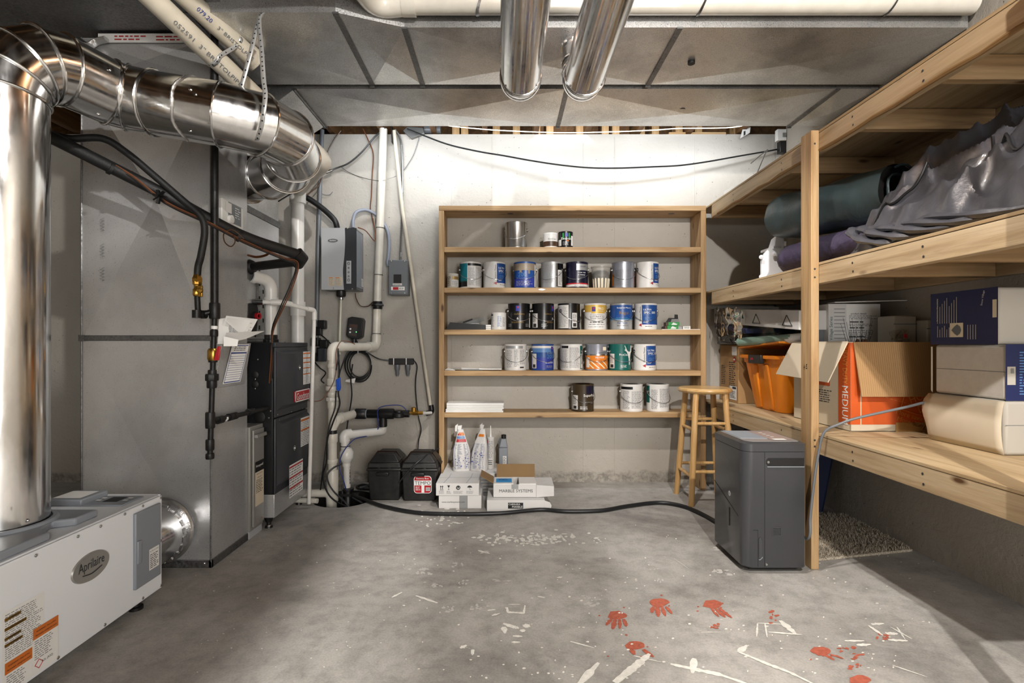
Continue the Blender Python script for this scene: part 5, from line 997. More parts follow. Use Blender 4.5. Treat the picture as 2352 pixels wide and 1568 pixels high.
can(1367, 2, 'white and yellow primer can on the third shelf', body=M.canw, lab=[(-110, 110, .70, 1, M.gold), (-30, 48, .64, .92, M.gold), (-26, -8, .72, .92, M.indigo), (-21, -13, .82, .89, M.red)], tx=[('PRO', 18, .84, 50, WI), ('INDUSTRIAL', 18, .73, 48, M.cream), ('Pre-Catalyzed Waterbased Epoxy', 4, .57, 108, BI), ('Epoxi a Base de Agua', 4, .49, 116, BI), ('Epoxyde a base d’eau', 4, .41, 108, BI)], ln=[(-36, 50, .22, .30, 1, M.print), (-42, 48, .14, .20, 1, M.grey_ink), (-46, 50, .04, .09, 1, M.grey_ink)], bail=0)
can(1426.5, 2, 'deep blue can with a silver lower band on the third shelf', body=M.cang, lab=[(-110, 110, .40, 1, M.teal), (-110, 110, .42, 1, M.bluec), (-110, 110, .36, .40, M.bluel)], tx=[('Benjamin Moore', 4, .87, 108, WI), ('Regal', 2, .64, 68, M.goldi), ('Flat Finish', -6, .23, 72, M.bluec), ('Base 1 N215 1X', -4, .12, 80, BI)], ln=[(-38, 40, .44, .48, 1, M.bluel)], bail=-8)
t5 = ultra(1483, 2, 'white and blue can beside the little green boxes on the third shelf', -28, True, -8)
zz = TOPS[2] + .002
solo('white_sheet', MB().slab([(1.17, 3.872, TOPS[2]), (1.452, 3.868, TOPS[2]), (1.45, 4.06, TOPS[2]), (1.18, 4.06, TOPS[2])], (0, 0, 1), .0035), M.whitep, 'white sheet of paper under the little green boxes', 'paper')
for i, (xa, xb, za, lab) in enumerate(((1533, 1558, 0, 'little green box standing on the white sheet, bottom of its pair'), (1535, 1561, .0275, 'little green box with an open flap, on top of its pair'))):
    x0, x1 = (xa - CX) / F * 3.93, (xb - CX) / F * 3.93; z = TOPS[2] + .005 + za
    t = thing('green_box', lab, 'box', ((x0 + x1) / 2, 3.95, z), group='little green boxes')
    part(t, 'body', MB().box((x0, 3.93, z), (x1, 4.0, z + .026)), M.green_box, bev=.001); part(t, 'side', MB().box((x0 - .014, 3.94, z), (x0, 4.0, z + .025)), M.walnut)
    gm = mf((x0, 3.93, z), 'y-'); rects(t, 'print', gm, [(.035, .019, .045, .022), (.030, .0145, .055, .018), (.028, .0095, .066, .0135), (.024, .0045, .064, .0085)], WI, .001)
    if i:
        part(t, 'flap', MB().slab([(x0 + .018, 3.93, z + .026), (x1, 3.93, z + .026), (x1, 3.945, z + .05), (x0 + .03, 3.945, z + .05)], (0, 1, 0), .0015), M.cang)
        part(t, 'flap', MB().slab([(x0 - .014, 3.95, z + .025), (x0 + .01, 3.955, z + .058), (x1 - .01, 3.96, z + .058), (x1, 3.95, z + .03)], (0, 1, 0), .0015), M.blackm)
        part(t, 'flap', MB().slab([(x0 + .055, 3.955, z + .085), (x0 + .08, 3.955, z + .083), (x1, 3.96, z + .04), (x1 - .03, 3.96, z + .05)], (0, 1, 0), .0015), M.blackm)
t = thing('price_card', 'tiny white card and clear box beside the green boxes', 'card', ((1577 - CX) / F * 3.94, 3.94, TOPS[2] + .004)); mp = mf((( 1568 - CX) / F * 3.94, 3.93, TOPS[2] + .005), 'y-')
part(t, 'card', MB().slab([mp(0, 0), mp(.055, 0), mp(.055, .024), mp(0, .022)], (0, 1, 0), .004), M.whitep); rects(t, 'print', mp, textlines(.008, .004, .05, .02, 3, 3), M.print, .001); part(t, 'clear_case', MB().box((1.30, 3.95, TOPS[2] + .0045), (1.345, 4.02, TOPS[2] + .028)), M.cang, bev=.002)
# fourth shelf
z = TOPS[3]
t = thing('loose_papers', 'loose folded white papers overhanging the fourth shelf', 'papers', (-.2, 3.92, z))
fx = lambda px: (px - CX) / F * 3.86
for k_, (pts) in enumerate(([(1022, 853, 3.9), (1045, 856, 3.86), (1030, 845, 3.98)], [(1060, 853, 3.86), (1060, 845, 3.95), (1108, 847, 3.95), (1108, 852, 3.86)], [(1060, 855, 3.855), (1108, 852, 3.855), (1085, 853.5, 3.855)], [(1100, 852, 3.87), (1152, 851, 3.87), (1152, 848, 3.96), (1100, 847, 3.96)], [(1036, 852, 3.9), (1060, 851, 3.9), (1058, 846, 4.0), (1040, 846, 4.0)])):
    q = [P(*a) for a in pts]; q = [V((a.x, a.y, max(a.z, z + .002 + .002 * k_))) for a in q]
    part(t, 'sheet', MB().slab(q, (0, 0, 1), .004 + .003 * (k_ == 3)), M.whitep if k_ != 4 else M.cang)
can(1184, 3, 'can covered in white print beside the loose papers', body=M.canw, lab=[(-60, 40, .88, 1, M.cang), (22, 46, .04, .10, M.print)], ln=[(-52, -16, .06, .84, 18, M.grey_ink), (-8, 14, .10, .84, 16, M.grey_ink), (22, 54, .20, .84, 14, M.grey_ink)], bail=2)
can(1246, 3, 'blue can with a pale upper fade and a barcode strip on the fourth shelf', body=M.bluec, lab=[(-110, 110, .0, .5, M.indigo), (-110, 110, .5, .72, M.bluec), (-110, 110, .72, .90, M.bluel), (-110, 110, .90, 1, M.canw), (44, 64, .74, .97, M.indigo), (50, 58, .85, .93, M.red), (-68, -36, .03, .66, M.canw), (-60, -42, .06, .2, M.print)], tx=[('ProMar', 38, .68, 50, M.cang), ('200', 40, .54, 62, M.bluel)], ln=[(-64, -40, .28, .62, 8, M.grey_ink), (10, 70, .24, .32, 2, WI), (16, 60, .05, .16, 3, M.cang)], bail=16)
can(1312, 3, 'can of white print with a green edge on the fourth shelf', body=M.canw, lab=[(44, 110, 0, 1, M.cangreen), (48, 78, .03, .66, M.canw), (-64, -22, .90, 1, M.cank)], ln=[(-66, -22, .05, .86, 22, M.grey_ink), (-16, 40, .05, .94, 24, M.grey_ink), (52, 72, .2, .6, 7, M.print)], bail=-28)
t = can(1370, 3, 'orange and silver striped can on the fourth shelf', body=M.mgrey, lab=[(-110, 110, .0, .58, M.canor), (-110, 110, .58, .64, M.steel), (-72, -48, .06, .50, M.canw), (24, 46, .80, .95, M.cream)], tx=[('HI-HIDE', 8, .50, 64, WI), ('PORTER PAINTS', 24, .70, 70, BI), ('INTERIOR VINYL LATEX', 26, .36, 84, BI)], bail=0)
x, y, z = LOC[t.name]; mp = mc((x, y, z), .0835); k = R(1) * .0835
for a0, wd in ((-46, 16), (-18, 18), (12, 18), (42, 16)):
    mb = MB(); n_ = 8
    for i in range(n_):
        u0, u1 = i / n_, (i + 1) / n_; sh = lambda u: (a0 - 26 + 44 * u) * k
        mb.add([mp(sh(u0), .072 - .056 * u0, .002), mp(sh(u0) + wd * k * .5, .072 - .056 * u0, .002), mp(sh(u1) + wd * k * .5, .072 - .056 * u1, .002), mp(sh(u1), .072 - .056 * u1, .002)], [(0, 1, 2, 3)])
    part(t, 'cream_stripe', mb, M.cream)
t = can(1423.5, 3, 'dark green can streaked with dried white paint', body=M.cangreen, lab=[(-74, -40, .03, .66, M.canw), (-66, -46, .06, .2, M.print), (110, 140, 0, 1, M.cang)], tx=[('ProClassic', 16, .62, 88, WI)], ln=[(-70, -44, .26, .6, 8, M.grey_ink), (0, 62, .28, .34, 2, M.bluel), (-8, 26, .06, .18, 3, WI)], bail=14)
x, y, z = LOC[t.name]; mp = mc((x, y, z), .0835)
part(t, 'paint_run', MB().poly([mp(a * k, b, .0035) for a, b in ((10, .186), (16, .165), (12, .15), (22, .14), (30, .12), (36, .09), (38, .045), (44, .04), (46, .10), (52, .13), (62, .14), (66, .186))]), M.canw)
ultra(1480, 3, 'white and blue can beside the dark green one on the fourth shelf', -1, True, 14)
# fifth shelf
z = TOPS[4]
t = thing('white_boards', 'stack of white trim boards lying on the lowest shelf', 'boards', (-.19, 3.95, z))
for i, (a, b, zz, hh, o) in enumerate(((1024, 1156, 0, .012, -.004), (1024, 1154, .0125, .012, .0), (1026, 1157, .025, .010, -.002), (1026, 1156, .0355, .012, .002), (1026, 1157, .048, .020, 0))):
    part(t, 'board', MB().box(((a - CX) / F * 3.88, 3.868 + o, z + zz), ((b - CX) / F * 3.88, 4.03 + o, z + zz + hh)), M.whitep, bev=.0015)
can(1338.5, 4, 'dark brown can with white script on the lowest shelf', h=.205, body=M.brownp, lab=[(10, 90, .68, 1, M.cannavy), (-110, -72, 0, 1, M.cang), (-70, -34, .03, .62, M.canw), (-62, -42, .06, .18, M.print)], tx=[('SuperPaint', 34, .60, 112, WI)], ln=[(-66, -38, .24, .58, 9, M.print), (4, 56, .28, .36, 2, M.cang), (-22, 20, .04, .17, 3, WI)], bail=14)
can(1450, 4, 'white printed can with a peeling corner on the lowest shelf', h=.205, body=M.canw, lab=[(-76, -6, .86, .97, M.cank)], ln=[(-60, -20, .05, .82, 18, M.grey_ink), (-12, 48, .08, .80, 18, M.grey_ink)], bail=4)
can(1510.5, 4, 'white printed can with a teal edge on the lowest shelf', h=.205, body=M.canw, lab=[(-110, -60, .3, 1, M.cangreen)], ln=[(-48, -14, .05, .86, 18, M.grey_ink), (-6, 50, .12, .9, 18, M.grey_ink)], bail=16)
# ================================================================= bar stool
SXc, SYc = 1.393, 3.63
t = thing('bar_stool', 'round-seated varnished wooden bar stool in front of the pine shelving', 'stool', (SXc, SYc, 0))
part(t, 'seat', MB().lathe([(0, .745), (.155, .745), (.170, .750), (.178, .762), (.177, .772), (.168, .780), (.12, .781), (0, .779)], 44, (SXc, SYc, 0)), wood('varnished_seat', 0, 'c69c60', 'dcb980', 'e6c896', .25, False))
ft = {}
for sx in (-1, 1):
    for sy in (-1, 1):
        b = V((SXc + sx * .147, SYc + sy * .15, 0)); tp = V((SXc + sx * .098, SYc + sy * .10, .748)); ft[sx, sy] = (b, tp)
        part(t, 'leg', MB().tube([b, b.lerp(tp, .35), b.lerp(tp, .8), tp], [.0185, .0205, .0205, .019], 16), M.stool)
def at(k, z): b, tp = ft[k]; return b.lerp(tp, z / .748)
for (a, b), zs in ((((-1, -1), (1, -1)), (.545, .225)), (((-1, -1), (-1, 1)), (.500, .190)), (((-1, 1), (1, 1)), (.545, .225)), (((1, -1), (1, 1)), (.500, .190))):
    for z in zs: part(t, 'rung', MB().tube([at(a, z), at(a, z).lerp(at(b, z), .5), at(b, z)], [.0105, .0125, .0105], 12), M.stool)
# ================================================================= cartons, bags and bottles on the floor
GB = 'white tile cartons on the floor'
def carton(name, label, x0, y0, z0, x1, y1, z1, m=None, rz=0, open_=False, group=GB):
    t = thing(name, label, 'box', ((x0 + x1) / 2, (y0 + y1) / 2, z0), rz, group); hx_, hy_ = (x1 - x0) / 2, (y1 - y0) / 2; H = z1 - z0
    mb = MB().box((-hx_, -hy_, 0), (hx_, hy_, H)) if not open_ else MB().slab([(-hx_, -hy_, 0), (hx_, -hy_, 0), (hx_, hy_, 0), (-hx_, hy_, 0)], (0, 0, 1), .004).box((-hx_, -hy_, 0), (hx_, -hy_ + .004, H)).box((-hx_, hy_ - .004, 0), (hx_, hy_, H)).box((-hx_, -hy_, 0), (-hx_ + .004, hy_, H)).box((hx_ - .004, -hy_, 0), (hx_, hy_, H))
    part(t, 'body', mb, m or M.cwhite, bev=.002, local=True)
    return t, hx_, hy_, H
def lf(x, y, z, face): return mf((x, y, z), face)
t, a, b, H = carton('tile_carton', 'closed white carton printed with a web address, bottom of its stack', -.430, 3.433, 0, -.150, 3.69, .085)
m_ = lf(-a, -b, 0, 'y-'); text(t, m_, 'www.marblesystems.com', .095, .042, M.print, w=.15, local=True); rects(t, 'tape', m_, [(.135, .0, .19, .085)], M.cang, .0004, local=True)
t, a, b, H = carton('tile_carton', 'closed white carton with care symbols, on top of its stack', -.448, 3.428, .086, -.165, 3.70, .166)
m_ = lf(-a, -b, 0, 'y-')
def ic(rs): rects(t, 'care_symbol', m_, rs, M.print, .0008, local=True)
ic([(.030, .042, .034, .066), (.042, .042, .046, .066), (.026, .036, .050, .039), (.027, .058, .037, .062), (.039, .058, .049, .062)])
part(t, 'care_symbol', MB().poly([m_(.075, .068, .0008), m_(.093, .068, .0008), m_(.088, .056, .0008), m_(.085, .053, .0008), m_(.085, .043, .0008), m_(.091, .039, .0008), m_(.077, .039, .0008), m_(.083, .043, .0008), m_(.083, .053, .0008), m_(.080, .056, .0008)]), M.print, local=True)
part(t, 'care_symbol', MB().torus(m_(.147, .053, .001), (0, 1, 0), .011, .0035, 18, 4), M.print, local=True); part(t, 'care_symbol', MB().lathe([(.006, 0), (0, .0005)], 12, m_(.147, .056, .001), (0, -1, 0)), M.print, local=True)
part(t, 'care_symbol', MB().poly([m_(.222 + .016 * cos(q), .053 + .014 * sin(q), .0008) for q in [pi * i / 10 for i in range(11)]]).tube([m_(.222, .053, .001), m_(.222, .040, .001), m_(.226, .038, .001), m_(.228, .041, .001)], .0012, 4), M.print, local=True)
rects(t, 'print', m_, textlines(.02, .012, .055, .032, 4, 1) + textlines(.07, .012, .10, .032, 4, 2) + textlines(.115, .012, .18, .032, 5, 3) + textlines(.20, .012, .25, .032, 4, 4), M.grey_ink, .0008, local=True)
tm_ = lf(-a, -b, H, 'z+'); rects(t, 'top_seam', tm_, [(0, .15, 2 * a, .152)], M.print, .0004, local=True)
for x in (.05, .20): part(t, 'pen_line', MB().tube(spline([tm_(x, .01, .001), tm_(x + .012, .10, .001), tm_(x + .02, .15, .001), tm_(x + .025, .26, .001)], 5), .0008, 4), M.bluei, local=True)
t, a, b, H = carton('tile_carton', 'flat white carton with a black stone-tile logo under the open carton', -.112, 3.375, 0, .262, 3.66, .072)
m_ = lf(-a, -b, 0, 'y-'); rects(t, 'black_label', m_, [(.137, .018, .235, .056)], M.blackm, .0006, local=True); text(t, m_, 'CARRARA', .178, .046, WI, w=.075, local=True, lift=.0015); text(t, m_, 'MARBLE', .197, .030, WI, w=.068, local=True, lift=.0015)
part(t, 'side_flap', MB().slab([(a, -b, .0), (a + .04, -b + .005, .008), (a + .045, -b + .01, .035), (a + .035, -b + .01, .055), (a, -b, .07)], (0, 1, 0), .003), M.cwhite, local=True)
t, a, b, H = carton('open_carton', 'open white carton with flaps up and a cyan sticker', -.072, 3.43, .074, .212, 3.62, .160, open_=True)
m_ = lf(-a, -b, 0, 'y-'); text(t, m_, 'MARBLE', .09, .043, M.print, w=.10, local=True, bold=.03); text(t, m_, 'SYSTEMS', .205, .043, M.print, w=.11, local=True)
rects(t, 'tape', m_, [(.12, .055, .165, .086)], M.cang, .0005, local=True)
part(t, 'back_flap', MB().slab([(-a + .02, b, H), (a, b, H), (a, b + .02, H + .085), (-a + .02, b + .02, H + .085)], (0, 1, 0), .004), M.cbrown, local=True)
part(t, 'left_flap', MB().slab([(-a, -b + .02, H), (-a, b, H), (-a - .085, b + .01, H + .045), (-a - .085, -b + .03, H + .045)], (0, 0, 1), .004), M.cbrown, local=True)
part(t, 'right_flap', MB().slab([(a, -b, H - .004), (a, b, H - .004), (a + .115, b - .01, H - .0), (a + .115, -b, H - .012)], (0, 0, -1), .004).slab([(a, -b, .0), (a + .115, -b - .002, .01), (a + .115, -b, H - .012), (a, -b, H - .004)], (0, 1, 0), .004), M.cwhite, local=True)
for i, (xa, xb) in enumerate(((-a, -a + .135), (-a + .165, a))):
    q = part(t, 'wrapped_tile', MB().box((xa + .004, -b + .002, H - .012), (xb - .002, b - .02, H + .004)), M.whitep, bev=.003, local=True)
zm = lf(-a + .018, -b + .03, H + .004, 'z+'); rects(t, 'cyan_sticker', zm, [(0, 0, .105, .10)], M.cyan, .001, local=True); rects(t, 'print', zm, textlines(.015, .05, .09, .09, 4, 2), M.bluei, .0016, local=True); rects(t, 'white_frame', zm, [(-.008, -.008, .113, .108)], M.whitep, .0006, local=True)
t, a, b, H = carton('tile_carton', 'large grey-white carton behind, carrying the bags and bottles', -.44, 3.72, 0, .02, 4.05, .158)
rects(t, 'stripe', lf(-a, -b, 0, 'y-'), [(.26, .02 + .022 * i, .46, .028 + .022 * i) for i in range(6)], M.cang, .0008, local=True)
def bag(px, label, w_, d_, h_, seed, yaw, hand, red=True):
    y = 3.83; x = (px - CX) / F * y; z = .159; rd = random.Random(seed); n = 24; vs = []; L = 11
    t = thing('grout_bag', label, 'bag', (x, y, z), yaw, 'bags of grout')
    for j in range(L):
        u = j / (L - 1); kx = w_ / 2 * (1 - .05 * u - .78 * max(0, u - .38) ** 1.15 * 1.45) * (1 + .06 * sin(u * 9 + seed)); ky = d_ / 2 * (1 - .97 * u ** 1.3) + .004
        if u < .1: kx *= .93; ky *= .9
        for i in range(n):
            q = 2 * pi * i / n; c_, s_ = cos(q), sin(q); e = .62
            cx_ = abs(c_) ** e * (1 if c_ > 0 else -1); sy_ = abs(s_) ** e * (1 if s_ > 0 else -1)
            vs.append((kx * cx_ * (1 + rd.uniform(-.03, .03)) + hand * .03 * u * u, ky * sy_ * (1 + rd.uniform(-.06, .06)) + .01 * u, h_ * u))
    fs = [(j * n + i, j * n + (i + 1) % n, (j + 1) * n + (i + 1) % n, (j + 1) * n + i) for j in range(L - 1) for i in range(n)] + [tuple(range(n))[::-1], tuple(range((L - 1) * n, L * n))]
    mb = MB().add(vs, fs)
    part(t, 'sack', mb, mat('bag_paper', 'd9d6d3', .6, 0, (14, .05), (30, .6, .006)), local=True)
    def sm(u, v):                                            # point on the front of the sack
        j = min(L - 2, int(v * (L - 1))); f = v * (L - 1) - j; i0 = n * .75 + u * n * .23; i = int(i0) % n; g_ = i0 - int(i0)
        A = V(vs[j * n + i]).lerp(V(vs[j * n + (i + 1) % n]), g_); B = V(vs[(j + 1) * n + i]).lerp(V(vs[(j + 1) * n + (i + 1) % n]), g_); return A.lerp(B, f) + V((0, -.0035, 0))
    def pp(name, u0, u1, v0, v1, m):
        mb = MB(); nu, nv = 6, 4
        for iu in range(nu):
            for iv in range(nv):
                a0, a1, b0, b1 = u0 + (u1 - u0) * iu / nu, u0 + (u1 - u0) * (iu + 1) / nu, v0 + (v1 - v0) * iv / nv, v0 + (v1 - v0) * (iv + 1) / nv
                mb.add([sm(a0, b0), sm(a1, b0), sm(a1, b1), sm(a0, b1)], [(0, 1, 2, 3)])
        part(t, name, mb, m, local=True)
    (pp('red_band', -.55, .6, .70, .77, M.red), pp('pale_band', -.6, .5, .78, .84, M.bluel), pp('orange_band', -.3, .6, .86, .93, M.canor), pp('red_band', -.5, .1, .86, .90, M.red)) if red else (pp('orange_band', -.3, .6, .82, .88, M.canor), pp('orange_band', -.98, -.6, .72, .84, M.walnut)); pp('blue_side', -.98, -.72, .1, .66, M.indigo)
    mb = MB()
    for r_ in range(26):
        for c0 in (-.55, -.22, .12, .42):
            v = .07 + r_ * .023; u = c0 + rd.uniform(0, .04); w2 = rd.uniform(.08, .24); p0, p1 = sm(u, v), sm(u + w2, v); up = V((0, 0, .0028)); o_ = V((0, -.0014, 0)); mb.add([p0 + o_, p1 + o_, p1 + up + o_, p0 + up + o_], [(0, 1, 2, 3)])
    part(t, 'print', mb, mat('blue_grey_ink', '8f95ad', .6), kind='stuff', local=True)
    mb = MB()
    for _ in range(16):
        p0 = sm(rd.uniform(-.5, .55), rd.uniform(.08, .45)) + V((0, -.002, 0)); mb.add([p0, p0 + V((.006, 0, 0)), p0 + V((.006, 0, .006)), p0 + V((0, 0, .006))], [(0, 1, 2, 3)])
    part(t, 'pictogram', mb, M.indigo, kind='stuff', local=True)
    tp_ = V((hand * .03, .01, h_))
    part(t, 'torn_top', MB().slab([tp_ + V((-.025, 0, -.02)), tp_ + V((.0, -.01, -.02)), tp_ + V((.01, 0, .03)), tp_ + V((-.02, .01, .025))], (0, 1, 0), .003).slab([tp_ + V((-.04, .03, -.02)), tp_ + V((-.02, .03, -.02)), tp_ + V((-.02, .04, .035)), tp_ + V((-.04, .04, .02))], (0, 1, 0), .003), M.whitep, local=True)
bag(1060, 'crumpled white grout bag with a red band, nearer the shelf upright', .135, .10, .295, 3, .1, -.2); bag(1100, 'crumpled white grout bag leaning beside the caulk tube', .125, .10, .30, 8, -.35, .9, False)
y = 3.87; x = (1127 - CX) / F * y
t = thing('caulk_tube', 'white sealant cartridge with a long nozzle beside the bags', 'tube', (x, y, .159))
part(t, 'cartridge', MB().lathe([(.024, 0), (.0255, .004), (.0255, .222), (.0265, .224), (.0265, .230), (.022, .232), (.012, .236), (0, .236)], 22, (x, y, .159)), M.canw); part(t, 'nozzle', MB().lathe([(.010, .234), (.008, .24), (.003, .318), (0, .319)], 12, (x, y, .159)), M.pvcw)
mp = mc((x, y, .159), .0255); k2 = R(1) * .0255; rects(t, 'label_panel', mp, [(-80 * k2, .02, -52 * k2, .21)], M.bluec, .0006, 4); rects(t, 'label_panel', mp, [(-80 * k2, .19, -52 * k2, .215)], M.red, .001, 4); rects(t, 'fine_print', mp, textlines(-40 * k2, .08, 50 * k2, .21, 16, 3), M.grey_ink, .001, 2); rects(t, 'fine_print', mp, textlines(-40 * k2, .03, 40 * k2, .07, 3, 5), M.print, .001, 2)
y = 3.95; x = (1156 - CX) / F * y
t = thing('oil_bottle', 'grey plastic oil bottle with a black cap beside the sealant cartridge', 'bottle', (x, y, .159))
part(t, 'body', MB().box((x - .034, y - .022, .159), (x + .034, y + .022, .30)).box((x - .034, y - .022, .30), (x + .034, y + .022, .37), top=(x - .016, y - .016, x + .022, y + .016)), M.ldg.copy(), bev=.008)
part(t, 'cap', MB().lathe([(.019, .0), (.019, .026), (.016, .028), (0, .028)], 16, (x + .003, y, .368)), M.black); part(t, 'handle', MB().tube([(x - .028, y, .30), (x - .034, y, .34), (x - .018, y, .372)], .007, 8), M.mgm); rects(t, 'label_panel', mf((x, y - .0225, .159), 'y-'), [(-.004, .02, .024, .08)], M.whitep, .001); rects(t, 'print', mf((x, y - .0225, .159), 'y-'), textlines(-.002, .025, .022, .075, 6, 2), M.print, .0016)
# ================================================================= timber storage rack along the side wall
RX, RW = 1.51, 2.148
t = thing('storage_rack', 'deep timber storage rack of two-by-fours and plywood along the side wall', 'rack', (1.82, 2.5, 0))
LV = [(2.003, 2.092), (1.370, 1.459), (.551, .640)]
for i, (z0, z1) in enumerate(LV):
    part(t, 'front_beam', MB().box((RX, 1.40, z0), (RX + .038, 3.80, z1)), M.piney, bev=.003)
    part(t, 'back_ledger', MB().box((RW - .038, 1.40, z0), (RW, 4.05, z1)), M.piney, bev=.003)
    for y in (1.402, 1.82, 2.24, 2.82, 3.42, 3.802): part(t, 'cross_joist', MB().box((RX + .039 if y < 3.8 else RX + .012, y, z0), (RW - .039, y + .038, z1 - .001)), M.piney2, bev=.003)
    part(t, 'plywood_deck', MB().box((RX - .002, 1.40, z1 + .0005), (RW, 2.72, z1 + .0125)), M.ply, bev=.001); part(t, 'plywood_deck', MB().box((RX - .001, 2.722, z1 + .0005), (RW, 4.06, z1 + .0125)), M.ply, bev=.001)
for y in (2.503, 1.385): part(t, 'post', MB().box((RX - .0385, y, 0), (RX - .0005, y + .089, 2.105)), M.pinez, bev=.003)
part(t, 'bark_edge', MB().tube([V((RX + .002, 1.42 + .12 * k, 2.006 + .004 * sin(k * 2.3))) for k in range(20)], [.006 + .003 * abs(sin(k * 1.7)) for k in range(20)], 6), wood('bark', 1, '7a5a36', '9c7a4c', 'b59663', .8, False))
rdm = random.Random(5); nl = MB()
spots = []
for z0, z1 in LV:
    for y in (1.88, 2.26, 2.84, 3.44): spots += [((RX - .0015, y, z0 + .025), (-1, 0, 0)), ((RX - .0015, y + .004, z0 + .062), (-1, 0, 0))]
NAIL = MB().lathe([(.005, 0), (.0, .0008)], 8).mesh('nail_head', (0, 0, 0), [M.dgm])
copies(t, 'nail_head', NAIL, spots); copies(t, 'nail_head', NAIL, [((RX - .022, 2.5025, z), (0, -1, 0)) for z in (1.40, 1.44, 2.04, .59, .62)])
rects(t, 'mill_stamp', mf((RX - .0390, 2.565, .965), 'x-'), [(0, .0, .010, .004), (.004, -.012, .006, .016), (.018, -.004, .03, 0), (.018, .006, .028, .010), (.02, .014, .03, .018)], M.print, .0008)
Z0, Z1, Z2 = .6527, 1.4717, 2.1047
# ---------------------------------------------------------------- boxes on the lowest deck
GR = 'boxes on the timber rack'
t = thing('cardboard_box', 'tall brown cardboard box with black print in the rack corner', 'box', (1.86, 3.93, Z0), group=GR)
part(t, 'body', MB().box((1.68, 3.75, Z0), (2.06, 4.07, 1.075)), M.carton, bev=.004)
m_ = mf((1.68, 4.07, Z0), 'x-')
rects(t, 'fine_print', m_, textlines(.03, .12, .11, .27, 11, 2) + textlines(.17, .10, .28, .30, 13, 3), M.print, .001); rects(t, 'rule', m_, [(.02, .085, .29, .09)], M.print, .001)
rects(t, 'shipping_label', m_, [(.18, .02, .30, .12)], M.whitep, .002); rects(t, 'print', m_, textlines(.19, .03, .28, .085, 5, 1) + [(.23, .10, .29, .115)], M.print, .003); rects(t, 'shipping_label', m_, [(.22, .345, .30, .41)], M.whitep, .002)
part(t, 'red_stop_mark', MB().poly([m_(.26 + .022 * cos(2 * pi * i / 18), .315 + .022 * sin(2 * pi * i / 18), .0015) for i in range(18)]), M.red); rects(t, 'white_bar', m_, [(.246, .309, .274, .321)], WI, .0024)
t = thing('storage_tote', 'orange plastic storage tote with a black latch', 'tote', (1.87, 3.38, Z0))
mb = MB(); c = (1.875, 3.39)
def rr2(hx_, hy_, r, z, n=5): return [V((c[0] + sx * (hx_ - r) + r * cos(a), c[1] + sy * (hy_ - r) + r * sin(a), z)) for sx, sy, s in ((1, 1, 0), (-1, 1, 1), (-1, -1, 2), (1, -1, 3)) for a in [pi / 2 * s + pi / 2 * k / n for k in range(n + 1)]]
prof = [(.165, .185, Z0), (.17, .19, Z0 + .004), (.215, .235, .955), (.222, .242, .958), (.225, .245, .985), (.245, .262, .988), (.247, .264, 1.005), (.24, .257, 1.009), (.22, .24, 1.006), (.205, .225, .95)]
for a, b, z in prof: mb.v += [tuple(p) for p in rr2(a, b, .05, z)]
nn = 24; mb.f += [(j * nn + i, j * nn + (i + 1) % nn, (j + 1) * nn + (i + 1) % nn, (j + 1) * nn + i) for j in range(len(prof) - 1) for i in range(nn)] + [tuple(range(nn))[::-1]]; mb.m = [0] * len(mb.f)
part(t, 'tub', mb, M.tote)
for dx in (-.10, .07): part(t, 'front_rib', MB().box((c[0] + dx, c[1] - .204, Z0 + .01), (c[0] + dx + .05, c[1] - .18, .95), top=(c[0] + dx - .01, c[1] - .250, c[0] + dx + .06, c[1] - .22)), M.tote, bev=.008)
for dy in (-.10, .05): part(t, 'side_rib', MB().box((c[0] - .18, c[1] + dy, Z0 + .01), (c[0] - .16, c[1] + dy + .05, .95), top=(c[0] - .226, c[1] + dy - .01, c[0] - .2, c[1] + dy + .06)), M.tote, bev=.008)
lt = part(t, 'latch', MB().box((c[0] - .262, c[1] - .10, .955), (c[0] - .235, c[1] + .07, 1.012)), M.black, bev=.005); rects(lt, 'red_mark', mf((c[0] - .262, c[1] + .03, .985), 'x-'), [(0, -.008, .012, .006), (.015, -.006, .024, .008), (.027, -.006, .036, .008)], M.red, .001)
t = thing('tote_lid', 'orange lid tilted loosely over the storage tote', 'lid', (1.88, 3.35, 1.02))
part(t, 'panel', MB().slab([(1.64, 3.12, 1.085), (2.10, 3.12, 1.06), (2.10, 3.66, 1.035), (1.64, 3.66, 1.05)], (0, 0, 1), .012), M.tote, bev=.004)
t = thing('cardboard_tube', 'pale green wrapped tube lying on the tote lid', 'tube', (1.75, 3.2, 1.1)); part(t, 'barrel', MB().cyl((1.60, 3.55, 1.095), (1.74, 3.00, 1.118), .028, 18), M.tube); part(t, 'label_panel', MB().cyl((1.70, 3.16, 1.111), (1.735, 3.02, 1.117), .0285, 18), M.whitep)
solo('blue_binder', MB().slab([(1.60, 3.97, 1.205), (1.62, 3.50, 1.15), (1.95, 3.50, 1.15), (1.95, 3.97, 1.205)], (0, 0, 1), .035), M.navy, 'dark blue binder under the long plastic-wrapped carton', 'binder', bev=.004)
t = thing('flat_packet', 'dark wrapped packet sagging on top of the brown cardboard box', 'packet', (1.8, 3.9, 1.08)); part(t, 'wrap', MB().box((1.63, 3.72, 1.078), (2.0, 4.04, 1.16), top=(1.66, 3.76, 1.97, 4.0)), mat('smoky_wrap', '4c4a47', .15), bev=.02); part(t, 'fold', MB().tube(spline([(1.63, 3.72, 1.09), (1.64, 3.80, 1.13), (1.63, 3.9, 1.10), (1.64, 4.02, 1.14)], 6), .012, 6), M.plastic)
t = thing('wrapped_carton', 'long flat white carton in clear plastic laid across box and tote', 'carton', (1.7, 3.45, 1.2))
lc = [V((1.615, 4.02, 1.245)), V((1.625, 2.88, 1.158))]; H = V((0, 0, .108)); Wd = V((.22, 0, 0)); la, lb = lc
